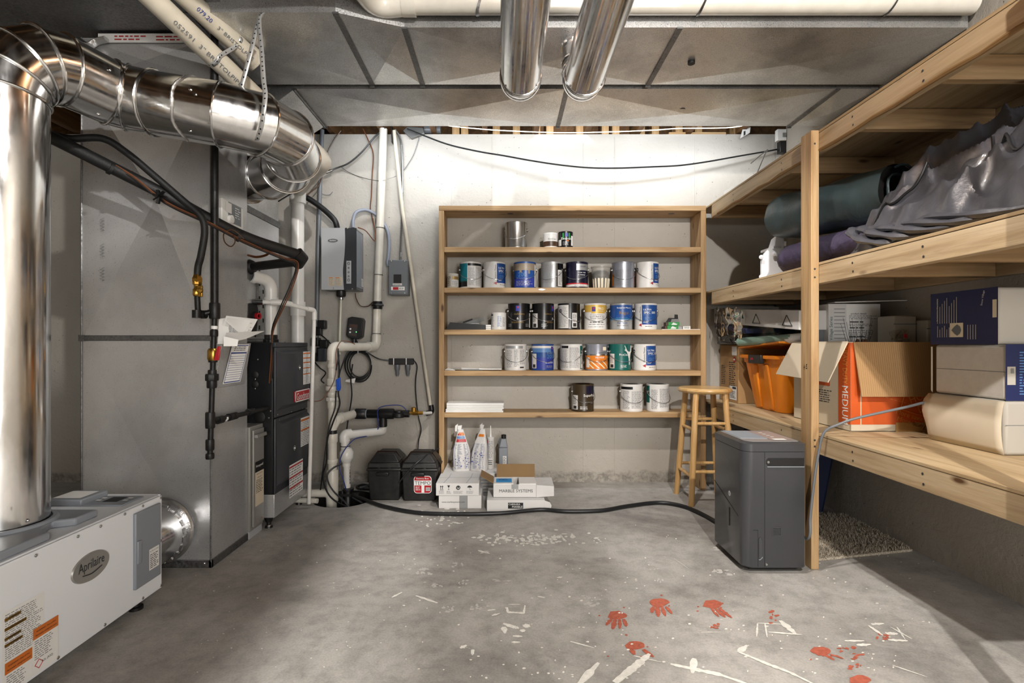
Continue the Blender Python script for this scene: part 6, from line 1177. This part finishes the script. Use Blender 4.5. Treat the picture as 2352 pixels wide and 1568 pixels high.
part(t, 'body', MB().add([la, lb, lb + Wd, la + Wd, la + H, lb + H, lb + Wd + H, la + Wd + H], [(0, 3, 2, 1), (4, 5, 6, 7), (0, 1, 5, 4), (1, 2, 6, 5), (2, 3, 7, 6), (3, 0, 4, 7)]), M.cwhite, bev=.003)
m_ = mf(la, U=lb - la, W=(0, .08, 1)); rects(t, 'sticker', m_, [(.16, .01, .52, .09)], M.whitep, .002); rects(t, 'green_print', m_, [(.20, .055, .23, .07), (.24, .055, .30, .07), (.31, .055, .36, .07), (.38, .052, .40, .072)], M.cangreen, .003); part(t, 'green_mark', MB().poly([m_(.46, .045, .003), m_(.50, .045, .003), m_(.48, .075, .003)]), M.cangreen); rects(t, 'print', m_, [(.03, .05, .14, .07)] + textlines(.20, .02, .46, .045, 2, 4), M.grey_ink, .003)
for i, x in enumerate((.62, .98)): part(t, 'triangle_mark', MB().tube([m_(x, .02, .003), m_(x + .05, .08, .003), m_(x + .10, .02, .003)], .0025, 4, closed=True), M.print)
def crumple(par, name, o, U, W, nx, ny, amp, seed, m, taper=0):
    o, U, W = V(o), V(U), V(W); N = U.cross(W).normalized(); vs = []
    for j in range(ny + 1):
        for i in range(nx + 1):
            a, b = i / nx, j / ny; p = o + U * a + W * b; f = 5 / max(.12, U.length)
            h = NZ.noise(V((a * 5 + seed, b * 4, seed))) + .5 * NZ.noise(V((a * 12 + seed, b * 9, 3))) ; vs.append(p + N * h * amp + W * .12 * NZ.noise(V((a * 7, seed, 1))) * (1 if j in (0, ny) else 0))
    return part(par, name, MB().add(vs, [(j * (nx + 1) + i, j * (nx + 1) + i + 1, (j + 1) * (nx + 1) + i + 1, (j + 1) * (nx + 1) + i) for j in range(ny) for i in range(nx)]), m)
crumple(t, 'plastic_wrap', la + V((-.03, 0, -.10)) + (lb - la) * .12, (lb - la) * .78, H * 2.0, 40, 16, .014, 2, M.plastic)
crumple(t, 'plastic_wrap', la + V((-.05, 0, -.08)) + (lb - la) * .14, (lb - la) * .36, H * 1.8, 30, 14, .018, 7, M.plastic)
# the big orange moving box
t = thing('moving_box', 'open orange and tan moving box with hanging flaps on the lowest deck', 'box', (1.9, 2.8, Z0), group=GR)
bx0_, bx1_, by0, by1, bz = 1.69, 2.135, 2.55, 3.05, 1.09
part(t, 'body', MB().box((bx0_, by0, Z0), (bx1_, by0 + .005, bz)).box((bx0_, by1 - .005, Z0), (bx1_, by1, bz)).box((bx0_, by0, Z0), (bx0_ + .005, by1, bz)).box((bx1_ - .005, by0, Z0), (bx1_, by1, bz)).box((bx0_, by0, Z0), (bx1_, by1, Z0 + .006)), M.cartonl, bev=.002)
fm, sm2 = mf((bx0_, by0, Z0), 'y-'), mf((bx0_, by1, Z0), 'x-')
rects(t, 'orange_print', fm, [(0, .035, .445, .435)], M.hdo, .001); rects(t, 'orange_print', sm2, [(.41, .035, .5, .435)], M.hdo, .001); rects(t, 'white_rule', fm, [(.048, .035, .052, .435)], M.cream, .0016)
text(t, sm2, 'MEDIUM', .462, .125, WI, w=.19, h=.045, rot=-90, lift=.002, bold=.02); text(t, sm2, 'HEAVY DUTY', .462, .32, M.amber, w=.18, h=.035, rot=-90, lift=.002)
rects(t, 'orange_print', sm2, [(.18, .21, .34, .36)], M.hdo, .0012); text(t, sm2, 'THE', .22, .33, WI, w=.05, rot=35, lift=.002); text(t, sm2, 'HOME DEPOT', .26, .285, WI, w=.17, rot=35, lift=.002); rects(t, 'fine_print', sm2, textlines(.20, .12, .36, .19, 6, 1), M.print, .001)
lg = fm(.355, .155, 0); lm = mf(lg, U=(1, 0, -.30), W=(.30, 0, 1))
part(t, 'logo_outline', MB().tube([lm(a, b, .002) for a, b in ((-.095, -.075), (.095, -.075), (.095, .085), (-.095, .085))], .0016, 4, closed=True), M.amber)
text(t, lm, 'THE', -.06, .05, M.amber, w=.04, rot=38, lift=.002); text(t, lm, 'HOME', -.012, .02, M.amber, w=.13, h=.042, rot=38, lift=.002); text(t, lm, 'DEPOT', .038, -.015, M.amber, w=.12, h=.036, rot=38, lift=.002)
text(t, lm, 'More saving.', -.03, -.095, M.amber, w=.16, lift=.002); text(t, lm, 'More doing.', -.02, -.125, M.amber, w=.15, lift=.002)
rects(t, 'dashes', lambda x, y, h: fm(x, y - .28 * (x - .05), h), [(.06 + .022 * i, .20, .074 + .022 * i, .202) for i in range(14)], M.amber, .002)
rects(t, 'tape', fm, [(.22, 0, .40, .045)], mat('clear_tape', 'c9a06a', .15), .002)
part(t, 'front_flap', MB().slab([(bx0_ + .012, by0 - .002, bz), (bx1_, by0 - .002, bz), (bx1_, by0 - .045, bz - .262), (bx0_ + .022, by0 - .045, bz - .262)], (0, -1, 0), .005), M.carton)
fl_ = mf((bx0_ + .02, by0 - .0505, bz - .262), U=(1, 0, 0), W=(0, .043, .262))
rects(t, 'flute', fl_, [(.010 * i, .002, .010 * i + .003, .262) for i in range(42)], mat('flute_shade', 'a68257', .8), .0004)
part(t, 'side_flap', MB().slab([(bx0_ - .002, by0 + .01, bz + .002), (bx0_ - .002, by1, bz + .002), (bx0_ - .105, by1 - .01, bz - .185), (bx0_ - .095, by0 + .02, bz - .20)], (-1, 0, .4), .005), M.cartonl)
part(t, 'raised_flap', MB().slab([(bx1_ - .004, by0 + .01, bz), (bx1_ - .004, by1, bz), (bx1_ - .002, by1, bz + .02), (bx1_ - .002, by0 + .01, bz + .02)], (-1, 0, 0), .004), M.cartonl)
t = thing('village_carton', 'white printed carton standing inside the orange moving box', 'box', (1.83, 2.9, .80), group=GR)
vx0, vx1, vy, vt = 1.775, 2.06, 2.86, 1.30
part(t, 'body', MB().box((vx0, vy, .70), (vx1, 3.03, vt)), M.whitep, bev=.002)
vm = mf((vx0, vy, 1.08), 'y-')
rects(t, 'grey_panel', vm, [(0, 0, .098, .22)], M.cwhite, .0006); rects(t, 'scale_marks', vm, [(.03, .03 + .02 * i, .09, .034 + .02 * i) for i in range(9)], M.grey_ink, .0012); text(t, vm, 'Village Series', .016, .085, M.cangreen, w=.13, rot=90, lift=.0014)
text(t, vm, 'product details', .165, .165, M.print, w=.085, lift=.0014, bold=.03); rects(t, 'heading', vm, [(.115, .118, .165, .124), (.170, .118, .19, .124), (.115, .086, .145, .092), (.150, .086, .162, .092), (.167, .086, .195, .092), (.115, .038, .15, .043), (.155, .038, .2, .043)], M.print, .0014)
rects(t, 'fine_print', vm, textlines(.112, .135, .27, .158, 3, 1) + textlines(.112, .097, .27, .113, 2, 2) + textlines(.112, .03, .25, .08, 5, 3), M.grey_ink, .001)
part(t, 'top_flap', MB().slab([(vx0 + .03, vy - .01, vt + .006), (vx1 + .13, vy - .08, vt + .012), (vx1 + .14, vy - .03, vt + .016), (vx0 + .03, vy + .06, vt + .006)], (0, 0, 1), .004), M.whitep)
bw = []
t = thing('twig_bundle', 'bundle of fine bare wire twigs poking up in the moving box', 'twigs', (1.85, 2.70, 1.0))
for i in range(20):
    a = -1.1 + 2.2 * i / 19; b0 = V((1.845 + .012 * a, 2.72, 1.0)); tip = b0 + V((.075 * sin(a), .02 * cos(i), .17 + .05 * cos(a * 1.1 + i)))
    part(t, 'twig', MB().tube([b0, b0.lerp(tip, .5) + V((.012 * sin(a), 0, 0)), tip], [.0016, .0011, .0007], 4), M.blackm)
for dx in (-.012, .015, .03): part(t, 'base_clump', MB().lathe([(.008, 0), (.013, .012), (.006, .03), (0, .033)], 8, (1.845 + dx, 2.71, 1.075)), M.walnut)
t = thing('grey_folder', 'grey wedge-shaped folder leaning in the moving box behind the post', 'folder', (1.75, 2.95, 1.0)); part(t, 'cover', MB().slab([(1.70, 2.9, 1.08), (1.85, 2.9, 1.085), (1.76, 2.9, 1.17), (1.70, 2.9, 1.155)], (0, 1, 0), .015), M.mgm); part(t, 'white_page', MB().slab([(1.71, 2.93, 1.06), (1.80, 2.93, 1.06), (1.80, 2.93, 1.225), (1.71, 2.93, 1.215)], (0, 1, 0), .02), M.cwhite)
for i, (x0, x1, y0, z1, lab) in enumerate(((1.985, 2.10, 2.66, 1.225, 'plain grey carton standing upright behind the twigs'), (2.105, 2.145, 2.60, 1.20, 'narrow grey carton between the twigs and the stacked boxes'))):
    tt = thing('plain_carton', lab, 'box', ((x0 + x1) / 2, y0 + .05, .80), group=GR); part(tt, 'body', MB().box((x0, y0, .80), (x1, y0 + .12, z1)), M.beige_print, bev=.006); part(tt, 'lid_seam', MB().box((x0 - .001, y0 - .001, z1 - .045), (x1 + .001, y0 + .002, z1 - .041)), M.mgm)
t = thing('plastic_bag', 'small crumpled clear bag with a red tag in the moving box', 'bag', (1.98, 2.62, 1.07)); crumple(t, 'film', (1.93, 2.60, 1.06), (.10, 0, 0), (0, .02, .09), 16, 12, .02, 4, M.plastic); crumple(t, 'film', (1.94, 2.61, 1.07), (.08, .01, 0), (.01, .02, .08), 14, 10, .02, 9, M.plastic); part(t, 'red_tag', MB().box((1.985, 2.592, 1.11), (2.0, 2.596, 1.13)), M.red)
# three gift boxes stacked at the near end
def sleeve_box(label, x0, y0, y1, z0, z1, lite, side_navy, front_navy):
    t = thing('gift_box', label, 'box', ((x0 + 2.14) / 2, (y0 + y1) / 2, z0), group='stacked blue and beige boxes')
    part(t, 'body', MB().box((x0, y0, z0), (2.14, y1, z1)), lite, bev=.012)
    return t, mf((x0, y1, z0), 'x-'), mf((x0, y0, z0), 'y-')
M.foamw = mat('foam_white', 'd8d3cb', .7, 0, (30, .05), (120, .2, .002))
t, s_, f_ = sleeve_box('beige cardboard-sleeved box, bottom of the stack of three', 1.918, 2.0, 2.35, Z0, .862, M.beige_print, 0, 0)
L_ = y = 2.35 - 2.0; mb = MB(); nk = 12; vs = []
for j in range(9):
    v = j / 8; bul = .028 * sin(pi * v) ** .7
    for i in range(nk + 1): u = i / nk; vs.append(s_(u * .352 - .004 + (.014 if i == 0 else 0) * sin(6 * v), v * .205 + .002, .003 + bul * (.45 + .55 * (1 - u))))
mb.add(vs, [(j * (nk + 1) + i, j * (nk + 1) + i + 1, (j + 1) * (nk + 1) + i + 1, (j + 1) * (nk + 1) + i) for j in range(8) for i in range(nk)])
o = part(t, 'sleeve', mb, M.cartonl); so = o.modifiers.new('thick', 'SOLIDIFY'); so.thickness = .003
rects(t, 'seam', f_, [(0, .115, .22, .117)], M.mgm, .0008)
t, s_, f_ = sleeve_box('white foam box with a blue sleeve, middle of the stack of three', 1.925, 2.005, 2.335, .8635, 1.078, M.foamw, 0, 1)
rects(t, 'seam', s_, [(.01, .108, .33, .110)], M.mgm, .0008); rects(t, 'navy_sleeve', f_, [(-.002, -.001, .22, .216)], M.navy, .002); rects(t, 'barcode_label', f_, [(.003, .06, .035, .13)], M.beige_print, .003); rects(t, 'bars', f_, [(.015, .105 + .004 * i, .028, .107 + .004 * i) for i in range(5)], M.print, .004); rects(t, 'fine_print', f_, textlines(.05, .02, .20, .19, 16, 3), M.bluel, .003)
part(t, 'paper_edge', MB().slab([s_(-.012, .0, .0), s_(-.004, .01, .012), s_(-.004, .205, .012), s_(-.012, .205, .0)], (0, 1, 0), .003), M.cartonl)
t, s_, f_ = sleeve_box('navy printed box with a crest picture, topmost of the stack of three', 1.918, 2.03, 2.345, 1.0795, 1.302, M.beige_print, 1, 0)
rects(t, 'navy_print', s_, [(-.002, -.001, .318, .224)], M.navy, .002)
rects(t, 'fine_print', s_, [(.035 + .012 * i, .09, .0385 + .012 * i, .20 - .012 * ((i * 3) % 4)) for i in range(9)] + [(.035 + .012 * i, .03, .0385 + .012 * i, .08 - .008 * ((i * 2) % 3)) for i in range(6)] + [(.185 + .012 * i, .02, .1885 + .012 * i, .08) for i in range(4)], M.beige_print, .003); text(t, s_, 'The Original Snow Village Collection', .035, .15, WI, w=.10, rot=90, lift=.0034)
text(t, s_, 'Snow Village', .255, .185, WI, w=.06, rot=80, lift=.0034); rects(t, 'picture', s_, [(.10, .03, .165, .09)], M.cream, .003); part(t, 'crest', MB().poly([s_(.1325 + .024 * b, .06 + .024 * a, .0038) for a, b in ((0, -1), (.7, -.3), (1, .2), (.6, .75), (0, 1), (-.6, .75), (-1, .2), (-.7, -.3))]).poly([s_(.1325 + .012 * a, .06 + .012 * b, .0044) for a, b in ((0, -1), (.8, 0), (0, 1), (-.8, 0))]), M.mgm)
rects(t, 'barcode_label', s_, [(.296, .105, .314, .175)], M.cream, .003)
# ---------------------------------------------------------------- things on the middle deck
def ridge(x, y, z): return 1 - abs(NZ.noise(V((x, y, z)))) * 2
tcx, tcy, thx, thy = 1.85, 1.93, .285, .47
def drape(u, v):
    f = max(0, 1 - abs(u) ** 2.4) ** .5 * max(0, 1 - abs(v) ** 4.5) ** .5
    k = (.50 + .50 * min(1, max(0, (u + .95) / 1.35))) * (1 - .28 * max(0, v - .1))
    n_ = .55 * ridge(u * 1.1 + v * .9 + 3, v * .55 - u * .5, 1) ** 3 + .55 * ridge(u * 2.2 + v * 1.5, v * .7 - u * .5, 5) ** 3 + .30 * ridge(u * 4.2 - v * 2.4, v * 1.0 + u * .8, 9) ** 3 + .45 * NZ.noise(V((u * 1.2, v * 1.6, 7)))
    return max(.0, .40 * f * k + .13 * n_ * min(1, f * 1.8))
t = thing('folded_tarp', 'crumpled silver-grey tarpaulin heaped on the middle deck of the timber rack', 'tarp', (tcx, tcy, Z1)); vs = []; nx, ny = 110, 150
for j in range(ny + 1):
    for i in range(nx + 1):
        u, v = i / nx * 2 - 1, j / ny * 2 - 1; e = .03 * NZ.noise(V((u * 3, v * 4, 5)))
        vs.append((min(2.14, tcx + u * thx + e), tcy + v * thy + e * .8, Z1 + drape(u, v)))
o = part(t, 'cover', MB().add(vs, [(j * (nx + 1) + i, j * (nx + 1) + i + 1, (j + 1) * (nx + 1) + i + 1, (j + 1) * (nx + 1) + i) for j in range(ny) for i in range(nx)]), M.tarp)
sm = o.modifiers.new('smooth', 'SMOOTH'); sm.iterations = 4; sm.factor = .5
tc = spline([(1.60, 2.33, 0), (1.61, 2.22, 0), (1.66, 2.10, 0), (1.74, 2.0, 0), (1.76, 1.9, 0), (1.70, 1.80, 0), (1.66, 1.70, 0), (1.68, 1.60, 0)], 8)
tc = [V((p.x, p.y, Z1 + drape((p.x - tcx) / thx, (p.y - tcy) / thy) + .006)) for p in tc]
part(t, 'cord', MB().tube(tc, .0055, 6), M.rub)
for s in range(5):
    yy = 2.30 - s * .02; part(t, 'drooping_fold', MB().tube(spline([(1.57 + .015 * s, 2.36 - .05 * s, 1.60 - .01 * s), (1.55 + .01 * s, 2.30 - .09 * s, 1.55), (1.56, 2.16 - .12 * s, 1.50), (1.60, 2.02 - .14 * s, 1.485)], 6), [.018 + .012 * sin(k * .6 + s) ** 2 for k in range(19)], 8, flat=.6), M.tarp)
ra, rb_ = V((1.63, 3.08, 1.815)), V((1.80, 2.36, 1.765)); ax = (rb_ - ra).normalized(); sd = ax.cross(V((0, 0, 1))).normalized()
t = thing('rolled_pad', 'thick rolled dark green vinyl pad resting on the purple mat', 'pad', (1.7, 2.7, 1.65))
vs = []; nu, nv = 32, 26
for j in range(nv + 1):
    f = j / nv; p = ra.lerp(rb_, f)
    for i in range(nu):
        q = 2 * pi * i / nu; r = .138 * (1 + .16 * NZ.noise(V((cos(q) * 1.3, sin(q) * 1.3, f * 3.5))) + .03 * NZ.noise(V((cos(q) * 4, sin(q) * 4, f * 11)))) * (.86 + .14 * min(1, f * 9)); vs.append(p + sd * r * cos(q) * 1.02 + V((0, 0, 1)) * r * sin(q) * .92)
fs = [(j * nu + i, j * nu + (i + 1) % nu, (j + 1) * nu + (i + 1) % nu, (j + 1) * nu + i) for j in range(nv) for i in range(nu)] + [tuple(range(nu))[::-1]]
part(t, 'outer_wrap', MB().add(vs, fs), M.green)
sp = []; 
for i in range(34):
    q = 1.2 + i * .26; r = .128 - .0016 * i + .012 * sin(i * .9); sp.append(rb_ + ax * .004 + sd * r * cos(q) + V((0, 0, r * sin(q) * .92)))
part(t, 'spiral_end', MB().tube(sp, .006, 6), M.green); part(t, 'painted_dark_opening', MB().add([vs[(nv - 1) * nu + i] for i in range(nu)], [tuple(range(nu))]), M.blackm)  # flat black sheet paints the shade inside the roll's open end
t = thing('purple_mat', 'rolled purple quilted air mat beneath the green pad', 'mat', (1.7, 2.7, Z1)); vs = []; ma, mbb = V((1.64, 3.06, Z1)), V((1.77, 2.30, Z1)); nu, nv = 40, 60; ax2 = (mbb - ma).normalized(); s2_ = ax2.cross(V((0, 0, 1))).normalized()
for j in range(nv + 1):
    f = j / nv; p = ma.lerp(mbb, f); e = min(1, f * 7) ** .5 * (.9 + .1 * f)
    for i in range(nu):
        q = 2 * pi * i / nu; d = .003 * sin(j * 1.5) * cos(i * 1.6); vs.append(p + s2_ * (.135 * e + d) * cos(q) + V((0, 0, .088 + (.086 * (.55 + .45 * e) + d) * sin(q))))
part(t, 'quilted_roll', MB().add(vs, [(j * nu + i, j * nu + (i + 1) % nu, (j + 1) * nu + (i + 1) % nu, (j + 1) * nu + i) for j in range(nv) for i in range(nu)] + [tuple(range(nu))[::-1], tuple(range(nv * nu, nv * nu + nu))]), M.purple)
part(t, 'end_fold', MB().tube(spline([mbb + V((-.12, .01, .05)), mbb + V((-.06, -.03, .12)), mbb + V((.02, -.05, .10)), mbb + V((.08, -.04, .04))], 8), [.03] * 24 + [.02], 10, flat=.5), M.purple)
t = thing('white_bracket', 'white scroll-edged wooden bracket with round pegs beside the rolled pads', 'bracket', (1.62, 3.24, Z1))
pr = [(.0, .0), (.125, .0), (.125, .27), (.09, .275), (.06, .25), (.045, .20), (.015, .165), (.0, .12)]
bk = mf((1.585, 3.22, Z1), U=(.9, -.35, 0), W=(0, 0, 1))
part(t, 'panel', MB().slab([bk(a, b) for a, b in pr], (0, 1, 0), .016), M.white, bev=.003); part(t, 'panel', MB().slab([bk(a + .03, b * .95, -.13) for a, b in pr], (0, 1, 0), .016), M.white, bev=.003); part(t, 'cross_bar', MB().box((1.64, 3.18, Z1 + .19), (1.74, 3.34, Z1 + .205)), M.white)
for a, b in ((.0, .14), (.07, .155), (.0, .02), (.09, .02)): part(t, 'peg', MB().lathe([(.006, 0), (.006, .02), (.013, .025), (.013, .035), (.0, .042)], 12, bk(a, b, 0), (-.5, -1, 0)), M.white)
# ---------------------------------------------------------------- network gear at the end of the top deck
t = thing('wifi_router', 'flat white router standing on edge at the end of the rack top', 'router', P(1835, 325, 3.2)); rm = mf(V((1.56, 3.72, Z2)), U=(.15, -1, 0), W=(0, 0, 1))
part(t, 'case', MB().slab([rm(0, 0), rm(.62, 0), rm(.62, .055), rm(0, .062)], (1, 0, 0), .03), M.pvcw, bev=.004); rects(t, 'blue_mark', rm, [(.20, .022, .225, .036), (.23, .022, .25, .036), (.255, .022, .27, .036)], M.bluei, -.0315)
for px in (1895, 1880): part(t, 'cable', MB().tube(spline([V((1.60, 3.3, Z2 + .06)), V((1.62, 3.25, Z2 + .15)), V((1.66, 3.3, Z2 + .20)), V((1.70, 3.6, Z2 + .22))], 6), .003, 6), M.cang)
t = thing('junction_box', 'blue plastic electrical junction box high on the wall above the rack', 'electrical box', P(1819, 320, 4.0)); part(t, 'box', MB().box(P(1811, 340, 4.02), V(P(1832, 308, 4.02)) + V((0, .06, 0))), M.bblue, bev=.002); part(t, 'outlet', MB().box(P(1823, 332, 4.012), V(P(1829, 316, 4.012)) + V((0, .01, 0))), M.cang)
t = thing('power_adapter', 'black power adapter hanging under the blue junction box', 'adapter', P(1801, 340, 4.0)); part(t, 'body', MB().box(P(1792, 350, 3.98), V(P(1810, 322, 3.98)) + V((0, .05, 0))), M.black, bev=.004); part(t, 'lead', MB().tube(spline([P(1801, 350, 3.99), P(1803, 358, 3.99), P(1815, 356, 3.98), P(1825, 345, 3.9)], 6), .004, 6), M.rub)
t = thing('wireless_hub', 'small white box with a barcode label up beside the junction box', 'hub', P(1796, 308, 4.0)); part(t, 'body', MB().box(P(1786, 322, 3.97), V(P(1807, 296, 3.97)) + V((0, .04, 0))), M.pvcw, bev=.003); rects(t, 'barcode', mf(P(1798, 315, 3.969), 'y-'), [(.006 * i, 0, .006 * i + .003, .035) for i in range(5)], M.print, .0006)
t = thing('wall_plate', 'tilted white metal plate hanging from the sill over the wall', 'plate', P(1710, 305, 4.0)); pl = [P(1700, 318, 4.03), P(1722, 305, 4.03), P(1724, 292, 4.03), P(1706, 296, 4.03)]
part(t, 'plate', MB().slab(pl, (0, 1, 0), .004), M.pvcw); part(t, 'slot', MB().slab([P(1708, 312, 4.028), P(1712, 309, 4.028), P(1712, 300, 4.028), P(1708, 302, 4.028)], (0, -1, 0), .001), M.dgm)
t = thing('sill_fitting', 'dusty grey metal fitting hanging at the wall top beside the leaning pipe', 'fitting', P(955, 305, 4.05)); part(t, 'body', MB().slab([P(925, 300, 4.06), P(945, 318, 4.06), P(975, 306, 4.06), P(972, 292, 4.06), P(935, 290, 4.06)], (0, 1, 0), .05), M.dsteel, bev=.004); part(t, 'pipe', MB().tube([P(975, 298, 4.12), P(1012, 298, 4.12)], .03, 12), M.mgm)
# ================================================================= grey portable dehumidifier
DX0, DX1, DY0, DY1, DZ = 1.125, 1.422, 2.455, 2.80, .618
t = thing('portable_dehumidifier', 'dark grey portable dehumidifier standing on the floor before the timber post', 'dehumidifier', ((DX0 + DX1) / 2, (DY0 + DY1) / 2, 0))
r = .045
def pl2(inset, z): 
    a, b, c_, d_ = DX0 + inset, DX1 - inset, DY0 + inset, DY1 - inset; rr = r
    return [V((a + rr - rr * cos(q), c_ + rr - rr * sin(q), z)) for q in [pi / 2 * k / 6 for k in range(7)]] + [V((b - .012, c_, z)), V((b, c_ + .012, z)), V((b, d_, z)), V((a + .01, d_, z)), V((a, d_ - .01, z))]
def loft(rings):
    n = len(rings[0]); mb = MB().add([p for q in rings for p in q], [(j * n + i, j * n + (i + 1) % n, (j + 1) * n + (i + 1) % n, (j + 1) * n + i) for j in range(len(rings) - 1) for i in range(n)] + [tuple(range(n))[::-1], tuple(range((len(rings) - 1) * n, len(rings) * n))]); return mb
part(t, 'shell', loft([pl2(.004, .028), pl2(0, .034), pl2(0, DZ - .045)]), M.deh)
part(t, 'top_band', loft([pl2(-.0005, DZ - .043), pl2(-.0005, DZ - .008), pl2(.012, DZ)]), M.deh)
part(t, 'base_plinth', loft([pl2(.025, .012), pl2(.015, .03)]), M.blackm)
part(t, 'top_panel', loft([pl2(.02, DZ), pl2(.02, DZ + .002)]), M.deht)
tm = mf((DX0 + .03, DY0 + .03, DZ + .002), 'z+')
for i in range(22): part(t, 'vent_slat', MB().slab([tm(.0 + .008 * i if i < 0 else 0, .07 + .010 * i), tm(.125, .055 + .010 * i), tm(.125, .059 + .010 * i), tm(0, .074 + .010 * i)], (0, 0, 1), .003), M.ldg)
rects(t, 'button_panel', tm, [(.13, .02, .235, .26)], mat('warm_grey_panel', 'a39894', .3), .001); rects(t, 'display', tm, [(.14, .015, .20, .05)], M.whitep, .002)
for i in range(4): rects(t, 'button', tm, [(.16, .09 + .04 * i, .178, .105 + .04 * i)], M.wht, .002)
sf = mf((DX0, DY0, 0), 'y-'); ff = mf((DX0, DY1, 0), 'x-')
rects(t, 'panel_seam', sf, [(.098, .034, .1005, DZ - .046), (.045, .205, .068, .207), (.0665, .034, .068, .207)], M.blackm, .0006)
hd = part(t, 'side_handle', MB().slab([sf(.115, DZ - .112), sf(.105, DZ - .10), sf(.105, DZ - .085), sf(.115, DZ - .073), sf(.284, DZ - .073), sf(.284, DZ - .112)], (0, -1, 0), .001), M.blackm); part(hd, 'grip_lip', MB().box(sf(.11, DZ - .116), sf(.284, DZ - .112) + V((0, -.004, 0))), M.ldg); part(hd, 'bolt', MB().lathe([(.007, 0), (.006, .003), (0, .003)], 12, sf(.115, DZ - .092, .001), (0, -1, 0)), M.steel)
gr = part(t, 'speaker_grille', MB().slab(rrect(lambda x, y, h=0: sf(.135 + x, .178 + y, h), .045, .045, .008, 0), (0, -1, 0), .0015), M.deh, bev=.001); rects(gr, 'grille_hole', sf, [(.140 + .0075 * i, .183 + .0075 * j, .1445 + .0075 * i, .1875 + .0075 * j) for i in range(5) for j in range(5)], M.blackm, .002)
bk_ = part(t, 'bucket_handle', MB().slab([sf(.0705, .075), sf(.0705, .165), sf(.078, .172), sf(.088, .16), sf(.088, .085), sf(.078, .07)], (0, -1, 0), .004), M.deh, bev=.003); part(bk_, 'grip_lip', MB().slab([sf(.0705, .068), sf(.078, .072), sf(.088, .083), sf(.088, .078), sf(.075, .066)], (0, -1, 0), .005), M.ldg)
part(t, 'round_logo', MB().lathe([(.013, 0), (.012, .001), (0, .001)], 22, ff(.19, .335, 0), (-1, 0, 0)), M.lgm); text(t, ff, 'GE', .19, .335, M.mgm, w=.013, lift=.0018)
rects(t, 'water_window', ff, [(.185, .175, .196, .265)], M.blackm, .0008); part(t, 'bucket_seam', MB().slab([ff(.0, .355), ff(.29, .255), ff(.29, .252), ff(.0, .352)], (-1, 0, 0), .0006), M.blackm)
part(t, 'screw_cap', MB().lathe([(.006, 0), (.005, .002), (0, .002)], 10, sf(.108, .045, .0), (0, -1, 0)), M.steel)
for x in (DX0 + .06, DX1 - .06):
    for y in (DY0 + .06, DY1 - .06): part(t, 'caster', MB().cyl((x - .012, y, .0135), (x + .012, y, .0135), .0135, 14), M.blackm)
cable('power_cord_line', [V((1.98, 2.42, .79)), P(2140, 921, 2.37), P(2080, 935, 2.36), P(2020, 948, 2.37), P(1960, 962, 2.39), P(1925, 975, 2.41), P(1900, 986, 2.43), P(1888, 1003, 2.44), P(1880, 1040, 2.45), P(1872, 1090, 2.455), P(1866, 1140, 2.46), P(1861, 1190, 2.465), P(1857, 1235, 2.47), V((1.435, 2.60, .12)), V((1.41, 2.70, .08))], .006, M.mgm, 'grey power lead looping from the rack deck down past the timber post', 'cable', 10, 10)
# ================================================================= rug and blue bin beneath the rack
def rugmat():
    m, n, b = base('shag_rug', hx('b8aa96'), .9); f = noise(n, coords(n), 140, 3); n.links.new(ramp(n, f, [(.3, hx('8f8271')), (.7, hx('d8ccb8'))]), b.inputs['Base Color']); bump(n, b, f, .8, .01); return m
M.rug = rugmat(); mb = MB(); rg = [(1.52, 2.59), (2.125, 2.72), (2.13, 3.28), (1.52, 3.30)]
mb.slab([(x, y, .001) for x, y in rg], (0, 0, 1), .012)
rd = random.Random(9)
for _ in range(9000):
    u, v = rd.random(), rd.random(); a = V((*rg[0], 0)).lerp(V((*rg[1], 0)), u); b_ = V((*rg[3], 0)).lerp(V((*rg[2], 0)), u); p = a.lerp(b_, v) + V((0, 0, .010)); q = rd.uniform(0, 6.28); w_ = V((cos(q), sin(q), 0)) * .0028; d = V((rd.uniform(-.009, .009), rd.uniform(-.009, .009), rd.uniform(.012, .022)))
    mb.add([p - w_, p + w_, p + d], [(0, 1, 2)])
solo('shag_rug', mb, M.rug, 'beige shag rug on the concrete under the timber rack', 'rug')
t = thing('blue_bin', 'dark blue plastic bin in the shadow under the timber rack', 'bin', (1.88, 3.42, 0)); part(t, 'tub', MB().box((1.74, 3.30, 0), (2.02, 3.62, .48), top=(1.69, 3.27, 2.09, 3.66)), M.binblue, bev=.02); part(t, 'rim', MB().box((1.68, 3.26, .46), (2.10, 3.67, .49)), M.binblue, bev=.006)
